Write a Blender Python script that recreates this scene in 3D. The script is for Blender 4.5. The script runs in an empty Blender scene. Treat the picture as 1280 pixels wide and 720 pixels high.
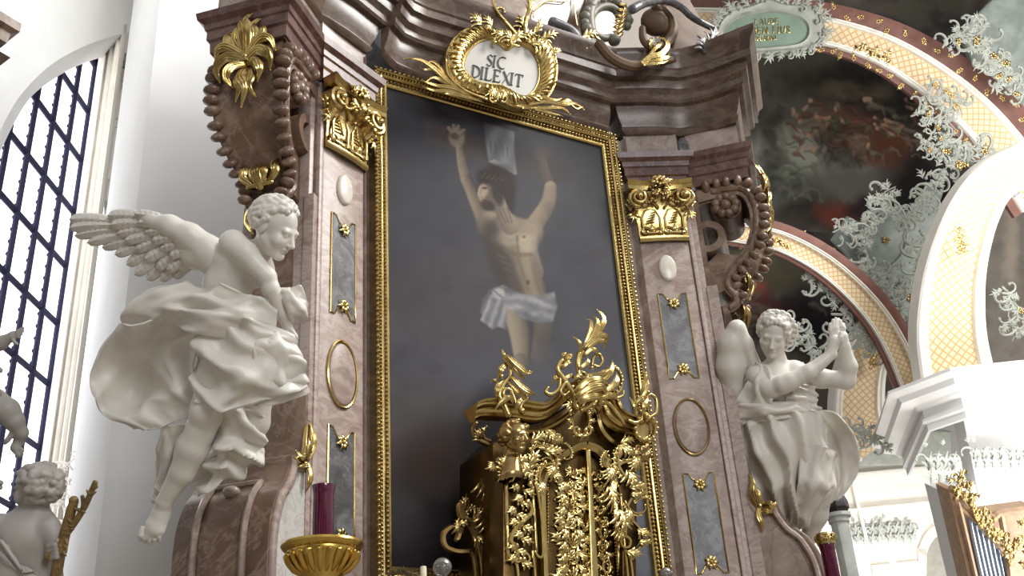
import bpy, math, random
import numpy as np
from mathutils import Vector, Matrix

random.seed(7)
PI = math.pi
F = 1300.0                                   # focal length in pixels of the 1280x720 frame
def _n(v):
    v = np.asarray(v, float)
    return v / np.linalg.norm(v)
def _c(px, py):
    return np.array([px - 640.0, 360.0 - py, -F])
UP = _n(_c(457, -2244))
XA = _c(3100, 832); XA = _n(XA - UP * np.dot(UP, XA))
YA = np.cross(UP, XA)
R = np.array([XA, YA, UP])                   # world = R @ camera
FWD = R @ np.array([0, 0, -1.0]); CR = R @ np.array([1.0, 0, 0]); CU = R @ np.array([0, 1.0, 0])
def ray(px, py): return R @ _n(_c(px, py))
def hitY(px, py, Y):
    r = ray(px, py); return r * (Y / r[1])
def hitP(px, py, p0, d):                     # vertical plane through p0 along d (xy)
    r = ray(px, py); nn = np.array([-d[1], d[0]]); return r * (np.dot(nn, p0[:2]) / np.dot(nn, r[:2]))
def hitZ(px, py, z):
    r = ray(px, py); return r * (z / r[2])
def at(px, py, c):                           # the point seen at a pixel, c metres ahead of the camera
    r = ray(px, py); return r * (c / np.dot(r, FWD))
def proj(w):
    c = R.T @ np.asarray(w, float); return (640 + F * c[0] / -c[2], 360 - F * c[1] / -c[2])

COL = bpy.context.scene.collection
# ------------------------------------------------------------------ objects
def thing(name, label, cat, loc=(0, 0, 0), group=None, kind=None):
    o = bpy.data.objects.new(name, None); COL.objects.link(o)
    o.location = tuple(float(v) for v in loc); o.empty_display_size = 0.2
    o['label'] = label; o['category'] = cat
    if group: o['group'] = group
    if kind: o['kind'] = kind
    return o
def tag(o, label, cat, group=None, kind=None):
    if label: o['label'] = label
    if cat: o['category'] = cat
    if group: o['group'] = group
    if kind: o['kind'] = kind
    return o
def root_of(o):
    while o.parent is not None: o = o.parent
    return o

class MB:
    def __init__(s):
        s.V = []; s.Fs = []; s.n = 0
    def add(s, verts, faces):
        verts = np.asarray(verts, float).reshape(-1, 3)
        b = s.n; s.V.append(verts); s.n += len(verts)
        if isinstance(faces, np.ndarray): s.Fs.extend((faces + b).tolist())
        else: s.Fs.extend([[i + b for i in f] for f in faces])
    def merge(s, o, fn=None):
        if o.n == 0: return
        v = np.concatenate(o.V)
        if fn is not None: v = fn(v)
        s.add(v, o.Fs)
    def xform(s, fn):
        if s.n: s.V = [fn(np.concatenate(s.V))]
        return s
    def grid(s, P, cu=False, cv=False):
        P = np.asarray(P, float); a, b = P.shape[:2]
        f = []
        for i in range(a if cu else a - 1):
            for j in range(b if cv else b - 1):
                i2, j2 = (i + 1) % a, (j + 1) % b
                f.append([i * b + j, i2 * b + j, i2 * b + j2, i * b + j2])
        s.add(P.reshape(-1, 3), f)
    def tube(s, pts, rad, n=8, closed=False, flat=None, nrm=None):
        """round tube; flat = (squash factor along nrm)"""
        P = np.asarray(pts, float); m = len(P)
        r = np.broadcast_to(np.asarray(rad, float), (m,)).copy()
        if closed: T = np.roll(P, -1, 0) - np.roll(P, 1, 0)
        else: T = np.gradient(P, axis=0)
        T /= np.maximum(np.linalg.norm(T, axis=1, keepdims=True), 1e-9)
        if nrm is None:
            a = np.array([0, 0, 1.0]) if abs(T[0][2]) < .9 else np.array([1.0, 0, 0])
        else: a = np.asarray(nrm, float)
        rings = []; ang = np.arange(n) * 2 * PI / n
        for i in range(m):
            if nrm is not None: a = np.asarray(nrm, float)
            a = a - T[i] * np.dot(a, T[i]); l = np.linalg.norm(a)
            if l < 1e-6:
                a = np.cross(T[i], [1, 0, 0.3]); l = np.linalg.norm(a)
            a = a / l
            b = np.cross(T[i], a)
            fa = r[i] * (flat if flat else 1)
            rings.append(P[i] + np.outer(np.cos(ang) * fa, a) + np.outer(np.sin(ang) * r[i], b))
        if not closed:
            e0 = P[0] - T[0] * r[0] * .7; e1 = P[-1] + T[-1] * r[-1] * .7
            h0 = (rings[0] - P[0]) * .75 + P[0] - T[0] * r[0] * .45
            h1 = (rings[-1] - P[-1]) * .75 + P[-1] + T[-1] * r[-1] * .45
            rings = [h0] + rings + [h1]
        b0 = s.n
        s.grid(rings, cu=closed, cv=True)
        if not closed:
            k = len(rings); s.add([e0, e1], [])
            i0, i1 = s.n - 2, s.n - 1
            for j in range(n):
                s.Fs.append([i0, b0 + (j + 1) % n, b0 + j])
                q = b0 + (k - 1) * n
                s.Fs.append([i1, q + j, q + (j + 1) % n])
    def sphere(s, c, r, n=8, axes=None):
        c = np.asarray(c, float); r = np.broadcast_to(np.asarray(r, float), (3,))
        A = np.eye(3) if axes is None else np.asarray(axes, float)
        m = max(4, n // 2 + 1)
        rings = []
        for i in range(1, m):
            t = PI * i / m
            row = [[math.sin(t) * math.cos(2 * PI * j / n), math.sin(t) * math.sin(2 * PI * j / n), math.cos(t)] for j in range(n)]
            rings.append((np.array(row) * r) @ A + c)
        b0 = s.n
        s.grid(rings, cv=True)
        s.add([c + np.array([0, 0, r[2]]) @ A, c - np.array([0, 0, r[2]]) @ A], [])
        i0, i1 = s.n - 2, s.n - 1; q = b0 + (m - 2) * n
        for j in range(n):
            s.Fs.append([i0, b0 + j, b0 + (j + 1) % n]); s.Fs.append([i1, q + (j + 1) % n, q + j])
    def lathe(s, prof, o=(0, 0, 0), n=32, M=None, flute=None):
        A = np.eye(3) if M is None else np.asarray(M, float)
        rings = []
        for k, (r, z) in enumerate(prof):
            ang = np.arange(n) * 2 * PI / n
            rr = r * (1 + (flute(ang, k) if flute else 0))
            rings.append(np.stack([np.cos(ang) * rr, np.sin(ang) * rr, np.full(n, z)], 1) @ A + np.asarray(o, float))
        s.grid(rings, cv=True)
        b0 = s.n - len(prof) * n
        s.Fs.append(list(range(b0, b0 + n))[::-1]); s.Fs.append(list(range(s.n - n, s.n)))
    def sweep(s, path, prof, closed=False, caps=True, side=1):
        """path: xy points; prof: (outward offset, z). outward = right of travel * side"""
        p = np.asarray(path, float); m = len(p)
        nr = []
        for i in range(m):
            a = p[i] - p[i - 1] if (i > 0 or closed) else None
            b = p[(i + 1) % m] - p[i] if (i < m - 1 or closed) else None
            ds = [_n(v) for v in (a, b) if v is not None]
            ns = [np.array([d[1], -d[0]]) * side for d in ds]
            q = ns[0] if len(ns) == 1 else (ns[0] + ns[1]) / max(.25, (1 + np.dot(ns[0], ns[1])))
            nr.append(q)
        G = [[[p[i][0] + nr[i][0] * o, p[i][1] + nr[i][1] * o, z] for (o, z) in prof] for i in range(m)]
        s.grid(G, cu=closed)
        if caps and not closed:
            k = len(prof); b0 = s.n - m * k
            s.Fs.append(list(range(b0, b0 + k))); s.Fs.append(list(range(s.n - k, s.n))[::-1])
    def prism(s, poly, mp, h0, h1, bevel=0.0):
        """poly: 2D outline; mp(x,y,h)->3D; from h0 (back) to h1 (front)"""
        p = np.asarray(poly, float); m = len(p)
        def ins(d):
            if d == 0: return p
            a = p - np.roll(p, 1, 0); b = np.roll(p, -1, 0) - p
            a /= np.maximum(np.linalg.norm(a, axis=1, keepdims=True), 1e-9); b /= np.maximum(np.linalg.norm(b, axis=1, keepdims=True), 1e-9)
            ar = np.sum(p[:, 0] * np.roll(p[:, 1], -1) - np.roll(p[:, 0], -1) * p[:, 1])
            sg = 1 if ar > 0 else -1
            na = np.stack([-a[:, 1], a[:, 0]], 1) * sg; nb = np.stack([-b[:, 1], b[:, 0]], 1) * sg
            q = (na + nb) / np.maximum(.4, 1 + np.sum(na * nb, 1, keepdims=True))
            return p + q * d
        lv = [(p, h0), (p, h1 - bevel)] + ([(ins(bevel * .3), h1 - bevel * .3), (ins(bevel), h1)] if bevel else [])
        if not bevel: lv = [(p, h0), (p, h1)]
        G = [[mp(x, y, h) for x, y in q] for q, h in lv]
        b0 = s.n
        s.grid(G, cv=True)
        s.Fs.append(list(range(b0, b0 + m))[::-1]); s.Fs.append(list(range(s.n - m, s.n)))
    def box(s, lo, hi):
        x0, y0, z0 = lo; x1, y1, z1 = hi
        s.add([[x0, y0, z0], [x1, y0, z0], [x1, y1, z0], [x0, y1, z0], [x0, y0, z1], [x1, y0, z1], [x1, y1, z1], [x0, y1, z1]],
              [[3, 2, 1, 0], [4, 5, 6, 7], [0, 1, 5, 4], [1, 2, 6, 5], [2, 3, 7, 6], [3, 0, 4, 7]])
    def build(s, name, mat, parent=None, smooth=True, angle=45, colors=None, recalc=True, at=None, uv=None):
        V = np.concatenate(s.V) if s.V else np.zeros((0, 3))
        off = np.zeros(3)
        if parent is not None:
            off = np.array(root_of(parent).location)
        elif at is not None: off = np.asarray(at, float)
        elif s.n:
            off = np.array([(V[:, 0].min() + V[:, 0].max()) / 2, (V[:, 1].min() + V[:, 1].max()) / 2, V[:, 2].min()])
        me = bpy.data.meshes.new(name)
        me.from_pydata((V - off).tolist(), [], s.Fs)
        me.validate()
        if recalc:
            import bmesh
            bm = bmesh.new(); bm.from_mesh(me)
            bmesh.ops.recalc_face_normals(bm, faces=bm.faces)
            bm.to_mesh(me); bm.free()
        if smooth:
            me.polygons.foreach_set('use_smooth', [True] * len(me.polygons))
            if angle < 180: me.set_sharp_from_angle(angle=math.radians(angle))
        if colors is not None:
            ca = me.color_attributes.new('Col', 'FLOAT_COLOR', 'POINT')
            c4 = np.ones((len(V), 4), np.float32); c4[:, :3] = colors
            ca.data.foreach_set('color', c4.ravel())
        if uv is not None:
            ul = me.uv_layers.new(name='UVMap'); li = np.empty(len(me.loops), np.int32); me.loops.foreach_get('vertex_index', li)
            ul.data.foreach_set('uv', np.asarray(uv, np.float32)[li].ravel())
        me.update()
        if mat is not None: me.materials.append(mat)
        o = bpy.data.objects.new(name, me); COL.objects.link(o)
        if parent is not None: o.parent = parent
        else: o.location = tuple(off)
        return o

def struct(name, mb, mat, **k):
    o = mb.build(name, mat, None, **k); o['kind'] = 'structure'
    return o
def copy_tree(o, parent=None):
    c = o.copy(); COL.objects.link(c)
    if parent is not None: c.parent = parent
    for ch in [q for q in bpy.data.objects if q.parent == o]:
        copy_tree(ch, c)
    return c

def frame(o, ex, ey):
    o = np.asarray(o, float); ex = _n(ex); ey = _n(ey); ez = np.cross(ex, ey)
    return lambda x, y, h=0.0: o + ex * x + ey * y + ez * h
def spline(pts, n=8, closed=False):
    """Catmull-Rom through pts (any dimension)"""
    P = np.asarray(pts, float); m = len(P)
    out = []
    rng = range(m if closed else m - 1)
    for i in rng:
        if closed: p0, p1, p2, p3 = P[i - 1], P[i], P[(i + 1) % m], P[(i + 2) % m]
        else: p0, p1, p2, p3 = P[max(i - 1, 0)], P[i], P[i + 1], P[min(i + 2, m - 1)]
        for k in range(n):
            t = k / n
            out.append(.5 * ((2 * p1) + (p2 - p0) * t + (2 * p0 - 5 * p1 + 4 * p2 - p3) * t * t + (3 * p1 - p0 - 3 * p2 + p3) * t ** 3))
    if not closed: out.append(P[-1])
    return np.array(out)

# ------------------------------------------------------------------ ornament kit (2D curves lifted off a surface mp(x,y,h))
def curl_pts(x, y, ang, L, k0, k1, n=26, pw=1.0):
    pts = [(x, y)]; ds = L / n
    for i in range(n):
        t = (i + .5) / n
        ang += (k0 + (k1 - k0) * t ** pw) * ds
        x += math.cos(ang) * ds; y += math.sin(ang) * ds
        pts.append((x, y))
    return np.array(pts)
def o_scroll(mb, mp, x, y, ang, L, k0, k1, r0, r1, h=0.0, n=26, pw=1.5, eye=True, seg=6, lift=0.0):
    p = curl_pts(x, y, ang, L, k0, k1, n, pw)
    t = np.linspace(0, 1, len(p))
    P = [mp(a, b, h + lift * math.sin(PI * tt)) for (a, b), tt in zip(p, t)]
    K = getattr(mp, 'k', 1.0)
    rad = (r0 + (r1 - r0) * t) * K
    rad[0] *= .35; rad[1] *= .75
    mb.tube(P, rad, seg)
    if eye: mb.sphere(mp(p[-1][0], p[-1][1], h), r1 * 1.9 * K, 6)
    return p
def o_strand(mb, mp, x, y, ang, L, w, bend, h, lift, flat=.55, m=9, seg=6, tip=0.0):
    """one tapering, arching finger of a leaf"""
    ds = L / m; P = []; K = getattr(mp, 'k', 1.0)
    for i in range(m + 1):
        t = i / m
        P.append(mp(x, y, h + lift * L * math.sin(PI * min(1, t * 1.02) * .9) + tip * L * max(0, t - .55) ** 2 * 5)); ang += bend / L * ds * (.5 + t); x += math.cos(ang) * ds; y += math.sin(ang) * ds
    t = np.linspace(0, 1, m + 1); r = w * (.30 + .70 * np.sin(PI * np.minimum(1, .12 + t * .8)) ** .8) * (1 - .5 * np.maximum(0, t - .6) / .4)
    nn = np.asarray(mp(x, y, 1.0)) - np.asarray(mp(x, y, 0.0))
    mb.tube(P, np.maximum(r, w * .12) * K, seg, flat=flat, nrm=nn / np.linalg.norm(nn))
def o_blade(mb, mp, pts, w, h=0.0, h1=None, flat=.5, rib=True, n=7):
    """a leaf blade along a curve, widest a third of the way, with a raised rib"""
    q = spline(pts, n); K = getattr(mp, 'k', 1.0); m = len(q); t = np.linspace(0, 1, m); h1 = h if h1 is None else h1
    hs = h + (h1 - h) * t + w * 1.2 * np.sin(PI * t)
    P = [mp(a, b, c) for (a, b), c in zip(q, hs)]; r = w * (.35 + .65 * np.sin(PI * np.minimum(1, .15 + t * .75))) * (1 - .72 * np.maximum(0, t - .5) / .5) * K
    nn = np.asarray(mp(q[0][0], q[0][1], 1.0)) - np.asarray(mp(q[0][0], q[0][1], 0.0)); nn = nn / np.linalg.norm(nn)
    mb.tube(P, r, 8, flat=flat, nrm=nn)
    if rib:
        d = np.gradient(q, axis=0); d /= np.maximum(np.linalg.norm(d, axis=1, keepdims=True), 1e-9); nr = np.stack([-d[:, 1], d[:, 0]], 1)
        for s in (-.5, 0, .5): mb.tube([mp(*(q[i] + nr[i] * s * r[i] / K), hs[i] + r[i] / K * flat * (.95 if s == 0 else .8)) for i in range(m)], r * .2, 5)
    mb.sphere(P[-1], r[-1] * 1.3, 6)
def o_leaf(mb, mp, x, y, ang, L, W, bend=0.0, lift=.2, h=0.0, lobes=4, nu=14, tip=0.0, thick=.25):
    """acanthus leaf: a curved spine with paired fingers that turn outwards, each arching off the surface"""
    big = nu >= 10 and lobes >= 3
    m = 3 if big else 2
    o_strand(mb, mp, x, y, ang, L, W * .2, bend, h + W * .1, lift, tip=tip, m=10 if big else 7)
    sp = [(x, y, ang)]; a = ang; px, py = x, y; ds = L / 20
    for i in range(20):
        a += bend / L * ds * (.5 + i / 20); px += math.cos(a) * ds; py += math.sin(a) * ds; sp.append((px, py, a))
    for s in (-1, 1):
        for i in range(m):
            t = .04 + .2 * i if big else .06 + .3 * i
            qx, qy, qa = sp[int(t * 20)]
            ln = L * (.62 - .1 * i) if big else L * (.6 - .15 * i)
            o_strand(mb, mp, qx, qy, qa + s * (.26 + .06 * (2 - i)), ln, W * (.2 - .02 * i), s * (1.0 - .2 * i) + bend * .5, h + lift * L * math.sin(PI * t) * .9, lift * .8, tip=tip * .6, m=7 if big else 5, seg=5)
def px_mp(Y, k=None):                        # map of photo pixels onto the vertical plane at depth Y; relief towards the camera
    k = k or Y * .00105
    f = lambda x, y, h=0.0: hitY(x, y, Y) + np.array([0, -h * k, 0])
    f.k = k
    return f
def at_mp(c, k=None):                        # the same on a plane facing the camera, c metres ahead
    k = k or c / F
    f = lambda x, y, h=0.0: at(x, y, c) - FWD * h * k
    f.k = k
    return f
def o_line(mb, mp, pts, r, n=5, seg=6, h=0.0, closed=False, r1=None):
    q = spline(pts, n, closed); K = getattr(mp, 'k', 1.0)
    r1 = r if r1 is None else r1
    mb.tube([mp(a, b, h) for a, b in q], np.linspace(r, r1, len(q)) * K, seg, closed=closed)
def o_flower(mb, mp, x, y, r, h=0.0, petals=6, rot=0.0):
    for k in range(petals):
        a = rot + 2 * PI * k / petals
        o_strand(mb, mp, x, y, a, r, r * .26, 0, h, .25, m=5, seg=5)
    mb.sphere(mp(x, y, h + r * .3), r * .24 * getattr(mp, 'k', 1.0), 8)
def o_shell(mb, mp, x, y, ang, r, spread, ribs=7, h=0.0, rr=.09):
    for k in range(ribs):
        a = ang + (k / (ribs - 1) - .5) * spread
        l = r * (1 - .18 * abs(k / (ribs - 1) - .5) * 2)
        P = [mp(x + math.cos(a) * l * t, y + math.sin(a) * l * t, h + .22 * r * math.sin(t * 2.4)) for t in np.linspace(.12, 1, 7)]
        mb.tube(P, np.linspace(.4, 1, 7) * r * rr * getattr(mp, 'k', 1.0), 6)
def o_tuft(mb, mp, x, y, ang, L, W, n=3, spread=1.6, bend=.5, lift=.22, h=0.0, tip=0.0):
    for k in range(n):
        q = (k / (n - 1) - .5) if n > 1 else 0
        o_leaf(mb, mp, x, y, ang + q * spread, L * (1 - .35 * abs(q) * 2), W, bend=bend * (2 * q), lift=lift, h=h, tip=tip)

# ------------------------------------------------------------------ implicit sculpting (smooth unions, surface nets)
class SDF:
    def __init__(s, lo, hi, vox):
        s.lo = np.asarray(lo, float); s.vox = vox
        s.sh = tuple(int(v) for v in np.ceil((np.asarray(hi) - s.lo) / vox) + 1)
        s.f = np.full(s.sh, 1e3, np.float32)
    def _sub(s, lo, hi):
        a = np.maximum(0, np.floor((lo - s.lo) / s.vox).astype(int)); b = np.minimum(s.sh, np.ceil((hi - s.lo) / s.vox).astype(int) + 1)
        if np.any(b <= a): return None
        sl = tuple(slice(i, j) for i, j in zip(a, b))
        g = [((np.arange(a[i], b[i]) * s.vox + s.lo[i]).astype(np.float32)).reshape([-1 if q == i else 1 for q in range(3)]) for i in range(3)]
        return sl, g
    def _put(s, sl, d, k, op):
        f = s.f[sl]
        if op == 'add':
            if k > 0:
                h = np.clip(.5 + .5 * (f - d) / k, 0, 1); s.f[sl] = f + (d - f) * h - k * h * (1 - h)
            else: s.f[sl] = np.minimum(f, d)
        else:
            if k > 0:
                h = np.clip(.5 - .5 * (f + d) / k, 0, 1); s.f[sl] = f + (-d - f) * h + k * h * (1 - h)
            else: s.f[sl] = np.maximum(f, -d)
    def cone(s, a, b, ra, rb, k=.03, op='add'):
        a = np.asarray(a, float); b = np.asarray(b, float); m = max(ra, rb) + k + 3 * s.vox
        q = s._sub(np.minimum(a, b) - m, np.maximum(a, b) + m)
        if q is None: return s
        sl, (X, Y, Z) = q
        ab = b - a; L2 = max(float(ab @ ab), 1e-12)
        t = np.clip(((X - a[0]) * ab[0] + (Y - a[1]) * ab[1] + (Z - a[2]) * ab[2]) / L2, 0, 1)
        d = np.sqrt((X - a[0] - t * ab[0]) ** 2 + (Y - a[1] - t * ab[1]) ** 2 + (Z - a[2] - t * ab[2]) ** 2) - (ra + (rb - ra) * t)
        s._put(sl, d, k, op); return s
    def chain(s, pts, rad, k=.03, op='add'):
        for i in range(len(pts) - 1): s.cone(pts[i], pts[i + 1], rad[i], rad[i + 1], k, op)
        return s
    def ball(s, c, r, k=.03, op='add', A=None):
        c = np.asarray(c, float); r = np.broadcast_to(np.asarray(r, float), (3,)); m = r.max() + k + 3 * s.vox
        q = s._sub(c - m, c + m)
        if q is None: return s
        sl, (X, Y, Z) = q
        X = X - c[0]; Y = Y - c[1]; Z = Z - c[2]
        if A is not None:
            A = np.asarray(A, float)
            X, Y, Z = (A[i][0] * X + A[i][1] * Y + A[i][2] * Z for i in range(3))
        k0 = np.sqrt((X / r[0]) ** 2 + (Y / r[1]) ** 2 + (Z / r[2]) ** 2); k1 = np.sqrt((X / r[0] ** 2) ** 2 + (Y / r[1] ** 2) ** 2 + (Z / r[2] ** 2) ** 2) + 1e-9
        s._put(sl, (k0 * (k0 - 1) / k1).astype(np.float32), k, op); return s
    def mesh(s):
        f = s.f; ins = f < 0
        c = np.zeros(tuple(n - 1 for n in s.sh), np.uint8)
        for i in (0, 1):
            for j in (0, 1):
                for k in (0, 1):
                    c += ins[i:s.sh[0] - 1 + i, j:s.sh[1] - 1 + j, k:s.sh[2] - 1 + k]
        act = (c > 0) & (c < 8); idx = np.argwhere(act)
        N = len(idx); ids = np.full(act.shape, -1, np.int64); ids[act] = np.arange(N)
        acc = np.zeros((N, 3)); cnt = np.zeros(N)
        cor = [(i, j, k) for i in (0, 1) for j in (0, 1) for k in (0, 1)]
        fv = {o: f[idx[:, 0] + o[0], idx[:, 1] + o[1], idx[:, 2] + o[2]] for o in cor}
        for o in cor:
            for ax in range(3):
                if o[ax] == 0:
                    p = list(o); p[ax] = 1; p = tuple(p)
                    A, B = fv[o], fv[p]; m = (A < 0) != (B < 0)
                    t = np.where(m, A / np.where(m, A - B, 1), 0)
                    q = np.array(o, float)[None].repeat(N, 0); q[:, ax] += t
                    acc[m] += q[m]; cnt[m] += 1
        V = (idx + acc / np.maximum(cnt, 1)[:, None]) * s.vox + s.lo
        faces = []
        for ax in range(3):
            a1, a2 = (ax + 1) % 3, (ax + 2) % 3
            sl0 = [slice(None)] * 3; sl1 = [slice(None)] * 3
            sl0[ax] = slice(0, -1); sl1[ax] = slice(1, None)
            m = ins[tuple(sl0)] != ins[tuple(sl1)]
            e = np.argwhere(m)
            e = e[(e[:, a1] > 0) & (e[:, a2] > 0) & (e[:, a1] < s.sh[a1] - 1) & (e[:, a2] < s.sh[a2] - 1)]
            if len(e) == 0: continue
            flip = ins[e[:, 0], e[:, 1], e[:, 2]]
            def g(d1, d2):
                q = e.copy(); q[:, a1] -= d1; q[:, a2] -= d2
                return ids[q[:, 0], q[:, 1], q[:, 2]]
            qd = np.stack([g(1, 1), g(0, 1), g(0, 0), g(1, 0)], 1)
            qd[~flip] = qd[~flip][:, ::-1]
            faces.append(qd)
        Fq = np.concatenate(faces); Fq = Fq[(Fq >= 0).all(1)]
        return V, Fq

def sheet(grid, n=6, thick=.012, folds=None, fn=None):
    """cloth: bicubic surface through a grid of 3D points, with fold relief, given thickness"""
    G = np.asarray(grid, float)
    A = np.array([spline(row, n) for row in G])                  # along columns
    B = np.array([spline(A[:, j], n) for j in range(A.shape[1])]).transpose(1, 0, 2)
    a, b = B.shape[:2]
    if folds is not None:
        du = np.gradient(B, axis=0); dv = np.gradient(B, axis=1)
        N = np.cross(du, dv); N /= np.maximum(np.linalg.norm(N, axis=2, keepdims=True), 1e-9)
        u, v = np.meshgrid(np.linspace(0, 1, a), np.linspace(0, 1, b), indexing='ij')
        if N[..., 2].mean() < 0: N = -N
        B = B + N * folds(u, v)[..., None]
    du = np.gradient(B, axis=0); dv = np.gradient(B, axis=1)
    N = np.cross(du, dv); N /= np.maximum(np.linalg.norm(N, axis=2, keepdims=True), 1e-9)
    mb = MB()
    T = B + N * thick * .5; U = B - N * thick * .5
    b0 = mb.n; mb.grid(T); b1 = mb.n; mb.grid(U[:, ::-1])
    def ti(i, j): return b0 + i * b + j
    def ui(i, j): return b1 + i * b + (b - 1 - j)
    for i in range(a - 1):
        mb.Fs.append([ti(i, 0), ui(i, 0), ui(i + 1, 0), ti(i + 1, 0)][::-1]); mb.Fs.append([ti(i, b - 1), ui(i, b - 1), ui(i + 1, b - 1), ti(i + 1, b - 1)])
    for j in range(b - 1):
        mb.Fs.append([ti(0, j), ui(0, j), ui(0, j + 1), ti(0, j + 1)]); mb.Fs.append([ti(a - 1, j), ui(a - 1, j), ui(a - 1, j + 1), ti(a - 1, j + 1)][::-1])
    return mb

# ------------------------------------------------------------------ 2-D value noise for painted surfaces and folds
_rs = np.random.RandomState(3); _tab = _rs.rand(256, 256)
def vnoise(x, y):
    xi = np.floor(x).astype(int); yi = np.floor(y).astype(int); fx = x - xi; fy = y - yi
    fx = fx * fx * (3 - 2 * fx); fy = fy * fy * (3 - 2 * fy)
    g = lambda i, j: _tab[(xi + i) % 256, (yi + j) % 256]
    return (g(0, 0) * (1 - fx) + g(1, 0) * fx) * (1 - fy) + (g(0, 1) * (1 - fx) + g(1, 1) * fx) * fy
def fbm(x, y, o=4):
    s = 0; a = .5
    for i in range(o):
        s = s + a * vnoise(x + 17.3 * i, y + 9.1 * i); x = x * 2.03; y = y * 2.03; a *= .5
    return s
def ridge(x, y): return 1 - np.abs(2 * vnoise(x, y) - 1)
def lin(c):
    c = np.asarray(c, float) / 255.0
    return np.where(c <= .04045, c / 12.92, ((c + .055) / 1.055) ** 2.4)
# ------------------------------------------------------------------ materials (procedural)
def _mat(name):
    m = bpy.data.materials.new(name); m.use_nodes = True
    nt = m.node_tree; nt.nodes.clear()
    out = nt.nodes.new('ShaderNodeOutputMaterial'); b = nt.nodes.new('ShaderNodeBsdfPrincipled')
    nt.links.new(b.outputs[0], out.inputs[0])
    return m, nt, b
def _ramp(nt, stops):
    r = nt.nodes.new('ShaderNodeValToRGB'); e = r.color_ramp.elements
    while len(e) < len(stops): e.new(.5)
    for q, (p, c) in zip(e, stops):
        q.position = p; q.color = (*lin(c), 1)
    return r
def _noise(nt, scale, detail=6, dist=0.0, rough=.55, vec=None):
    n = nt.nodes.new('ShaderNodeTexNoise'); n.inputs['Scale'].default_value = scale; n.inputs['Detail'].default_value = detail
    n.inputs['Distortion'].default_value = dist; n.inputs['Roughness'].default_value = rough
    if vec is not None: nt.links.new(vec, n.inputs['Vector'])
    return n
def _coord(nt, scale=(1, 1, 1), rot=(0, 0, 0)):
    t = nt.nodes.new('ShaderNodeTexCoord'); m = nt.nodes.new('ShaderNodeMapping')
    m.inputs['Scale'].default_value = scale; m.inputs['Rotation'].default_value = rot
    nt.links.new(t.outputs['Object'], m.inputs['Vector'])
    return m.outputs[0]
def _mix(nt, fac, a, b, mode='MIX'):
    m = nt.nodes.new('ShaderNodeMix'); m.data_type = 'RGBA'; m.blend_type = mode
    for s, v in ((m.inputs[0], fac), (m.inputs[6], a), (m.inputs[7], b)):
        if hasattr(v, 'is_linked'): nt.links.new(v, s)
        elif isinstance(v, (int, float)): s.default_value = v
        else: s.default_value = (*lin(v), 1)
    return m.outputs[2]
def _bump(nt, b, h, strength=.2, dist=.01):
    n = nt.nodes.new('ShaderNodeBump'); n.inputs['Strength'].default_value = strength; n.inputs['Distance'].default_value = dist
    nt.links.new(h, n.inputs['Height']); nt.links.new(n.outputs[0], b.inputs['Normal'])
def marble(name, stops, scale=3.0, vein=None, vscale=2.0, vw=.035, rough=.3, sc=(1, 1, 1), dist=1.2, rot=(0.4, .7, .2), spec=.5):
    m, nt, b = _mat(name)
    v = _coord(nt, sc, rot)
    n = _noise(nt, scale, 8, dist, .6, v); r = _ramp(nt, stops); nt.links.new(n.outputs[0], r.inputs[0])
    col = r.outputs[0]
    if vein is not None:
        n2 = _noise(nt, vscale, 7, 2.0, .6, v)
        r2 = _ramp(nt, [(.5 - vw, (0, 0, 0)), (.5, (255, 255, 255)), (.5 + vw, (0, 0, 0))])
        nt.links.new(n2.outputs[0], r2.inputs[0])
        f = nt.nodes.new('ShaderNodeMath'); f.operation = 'MULTIPLY'; f.inputs[1].default_value = .5; nt.links.new(r2.outputs[0], f.inputs[0])
        col = _mix(nt, f.outputs[0], col, vein)
    nt.links.new(col, b.inputs['Base Color'])
    b.inputs['Roughness'].default_value = rough; b.inputs['Specular IOR Level'].default_value = spec
    return m
def plain(name, c, rough=.6, var=.08, scale=6.0, metal=0.0, bump=0.0, bscale=30.0, spec=.5):
    m, nt, b = _mat(name)
    v = _coord(nt); n = _noise(nt, scale, 5, .3, .55, v)
    c = np.array(c, float)
    r = _ramp(nt, [(.3, np.clip(c * (1 - var), 0, 255)), (.7, np.clip(c * (1 + var * .6), 0, 255))])
    nt.links.new(n.outputs[0], r.inputs[0]); nt.links.new(r.outputs[0], b.inputs['Base Color'])
    b.inputs['Roughness'].default_value = rough; b.inputs['Metallic'].default_value = metal; b.inputs['Specular IOR Level'].default_value = spec
    if bump:
        n2 = _noise(nt, bscale, 4, 0, .5, v); _bump(nt, b, n2.outputs[0], bump, .01)
    return m
def painted(name, rough=.6, spec=.3):
    m, nt, b = _mat(name)
    a = nt.nodes.new('ShaderNodeVertexColor'); a.layer_name = 'Col'
    nt.links.new(a.outputs[0], b.inputs['Base Color']); b.inputs['Roughness'].default_value = rough; b.inputs['Specular IOR Level'].default_value = spec
    return m
def emis(name, c, s):
    m = bpy.data.materials.new(name); m.use_nodes = True; nt = m.node_tree; nt.nodes.clear()
    o = nt.nodes.new('ShaderNodeOutputMaterial'); e = nt.nodes.new('ShaderNodeEmission')
    e.inputs[0].default_value = (*lin(c), 1); e.inputs[1].default_value = s; nt.links.new(e.outputs[0], o.inputs[0]); return m

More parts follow.
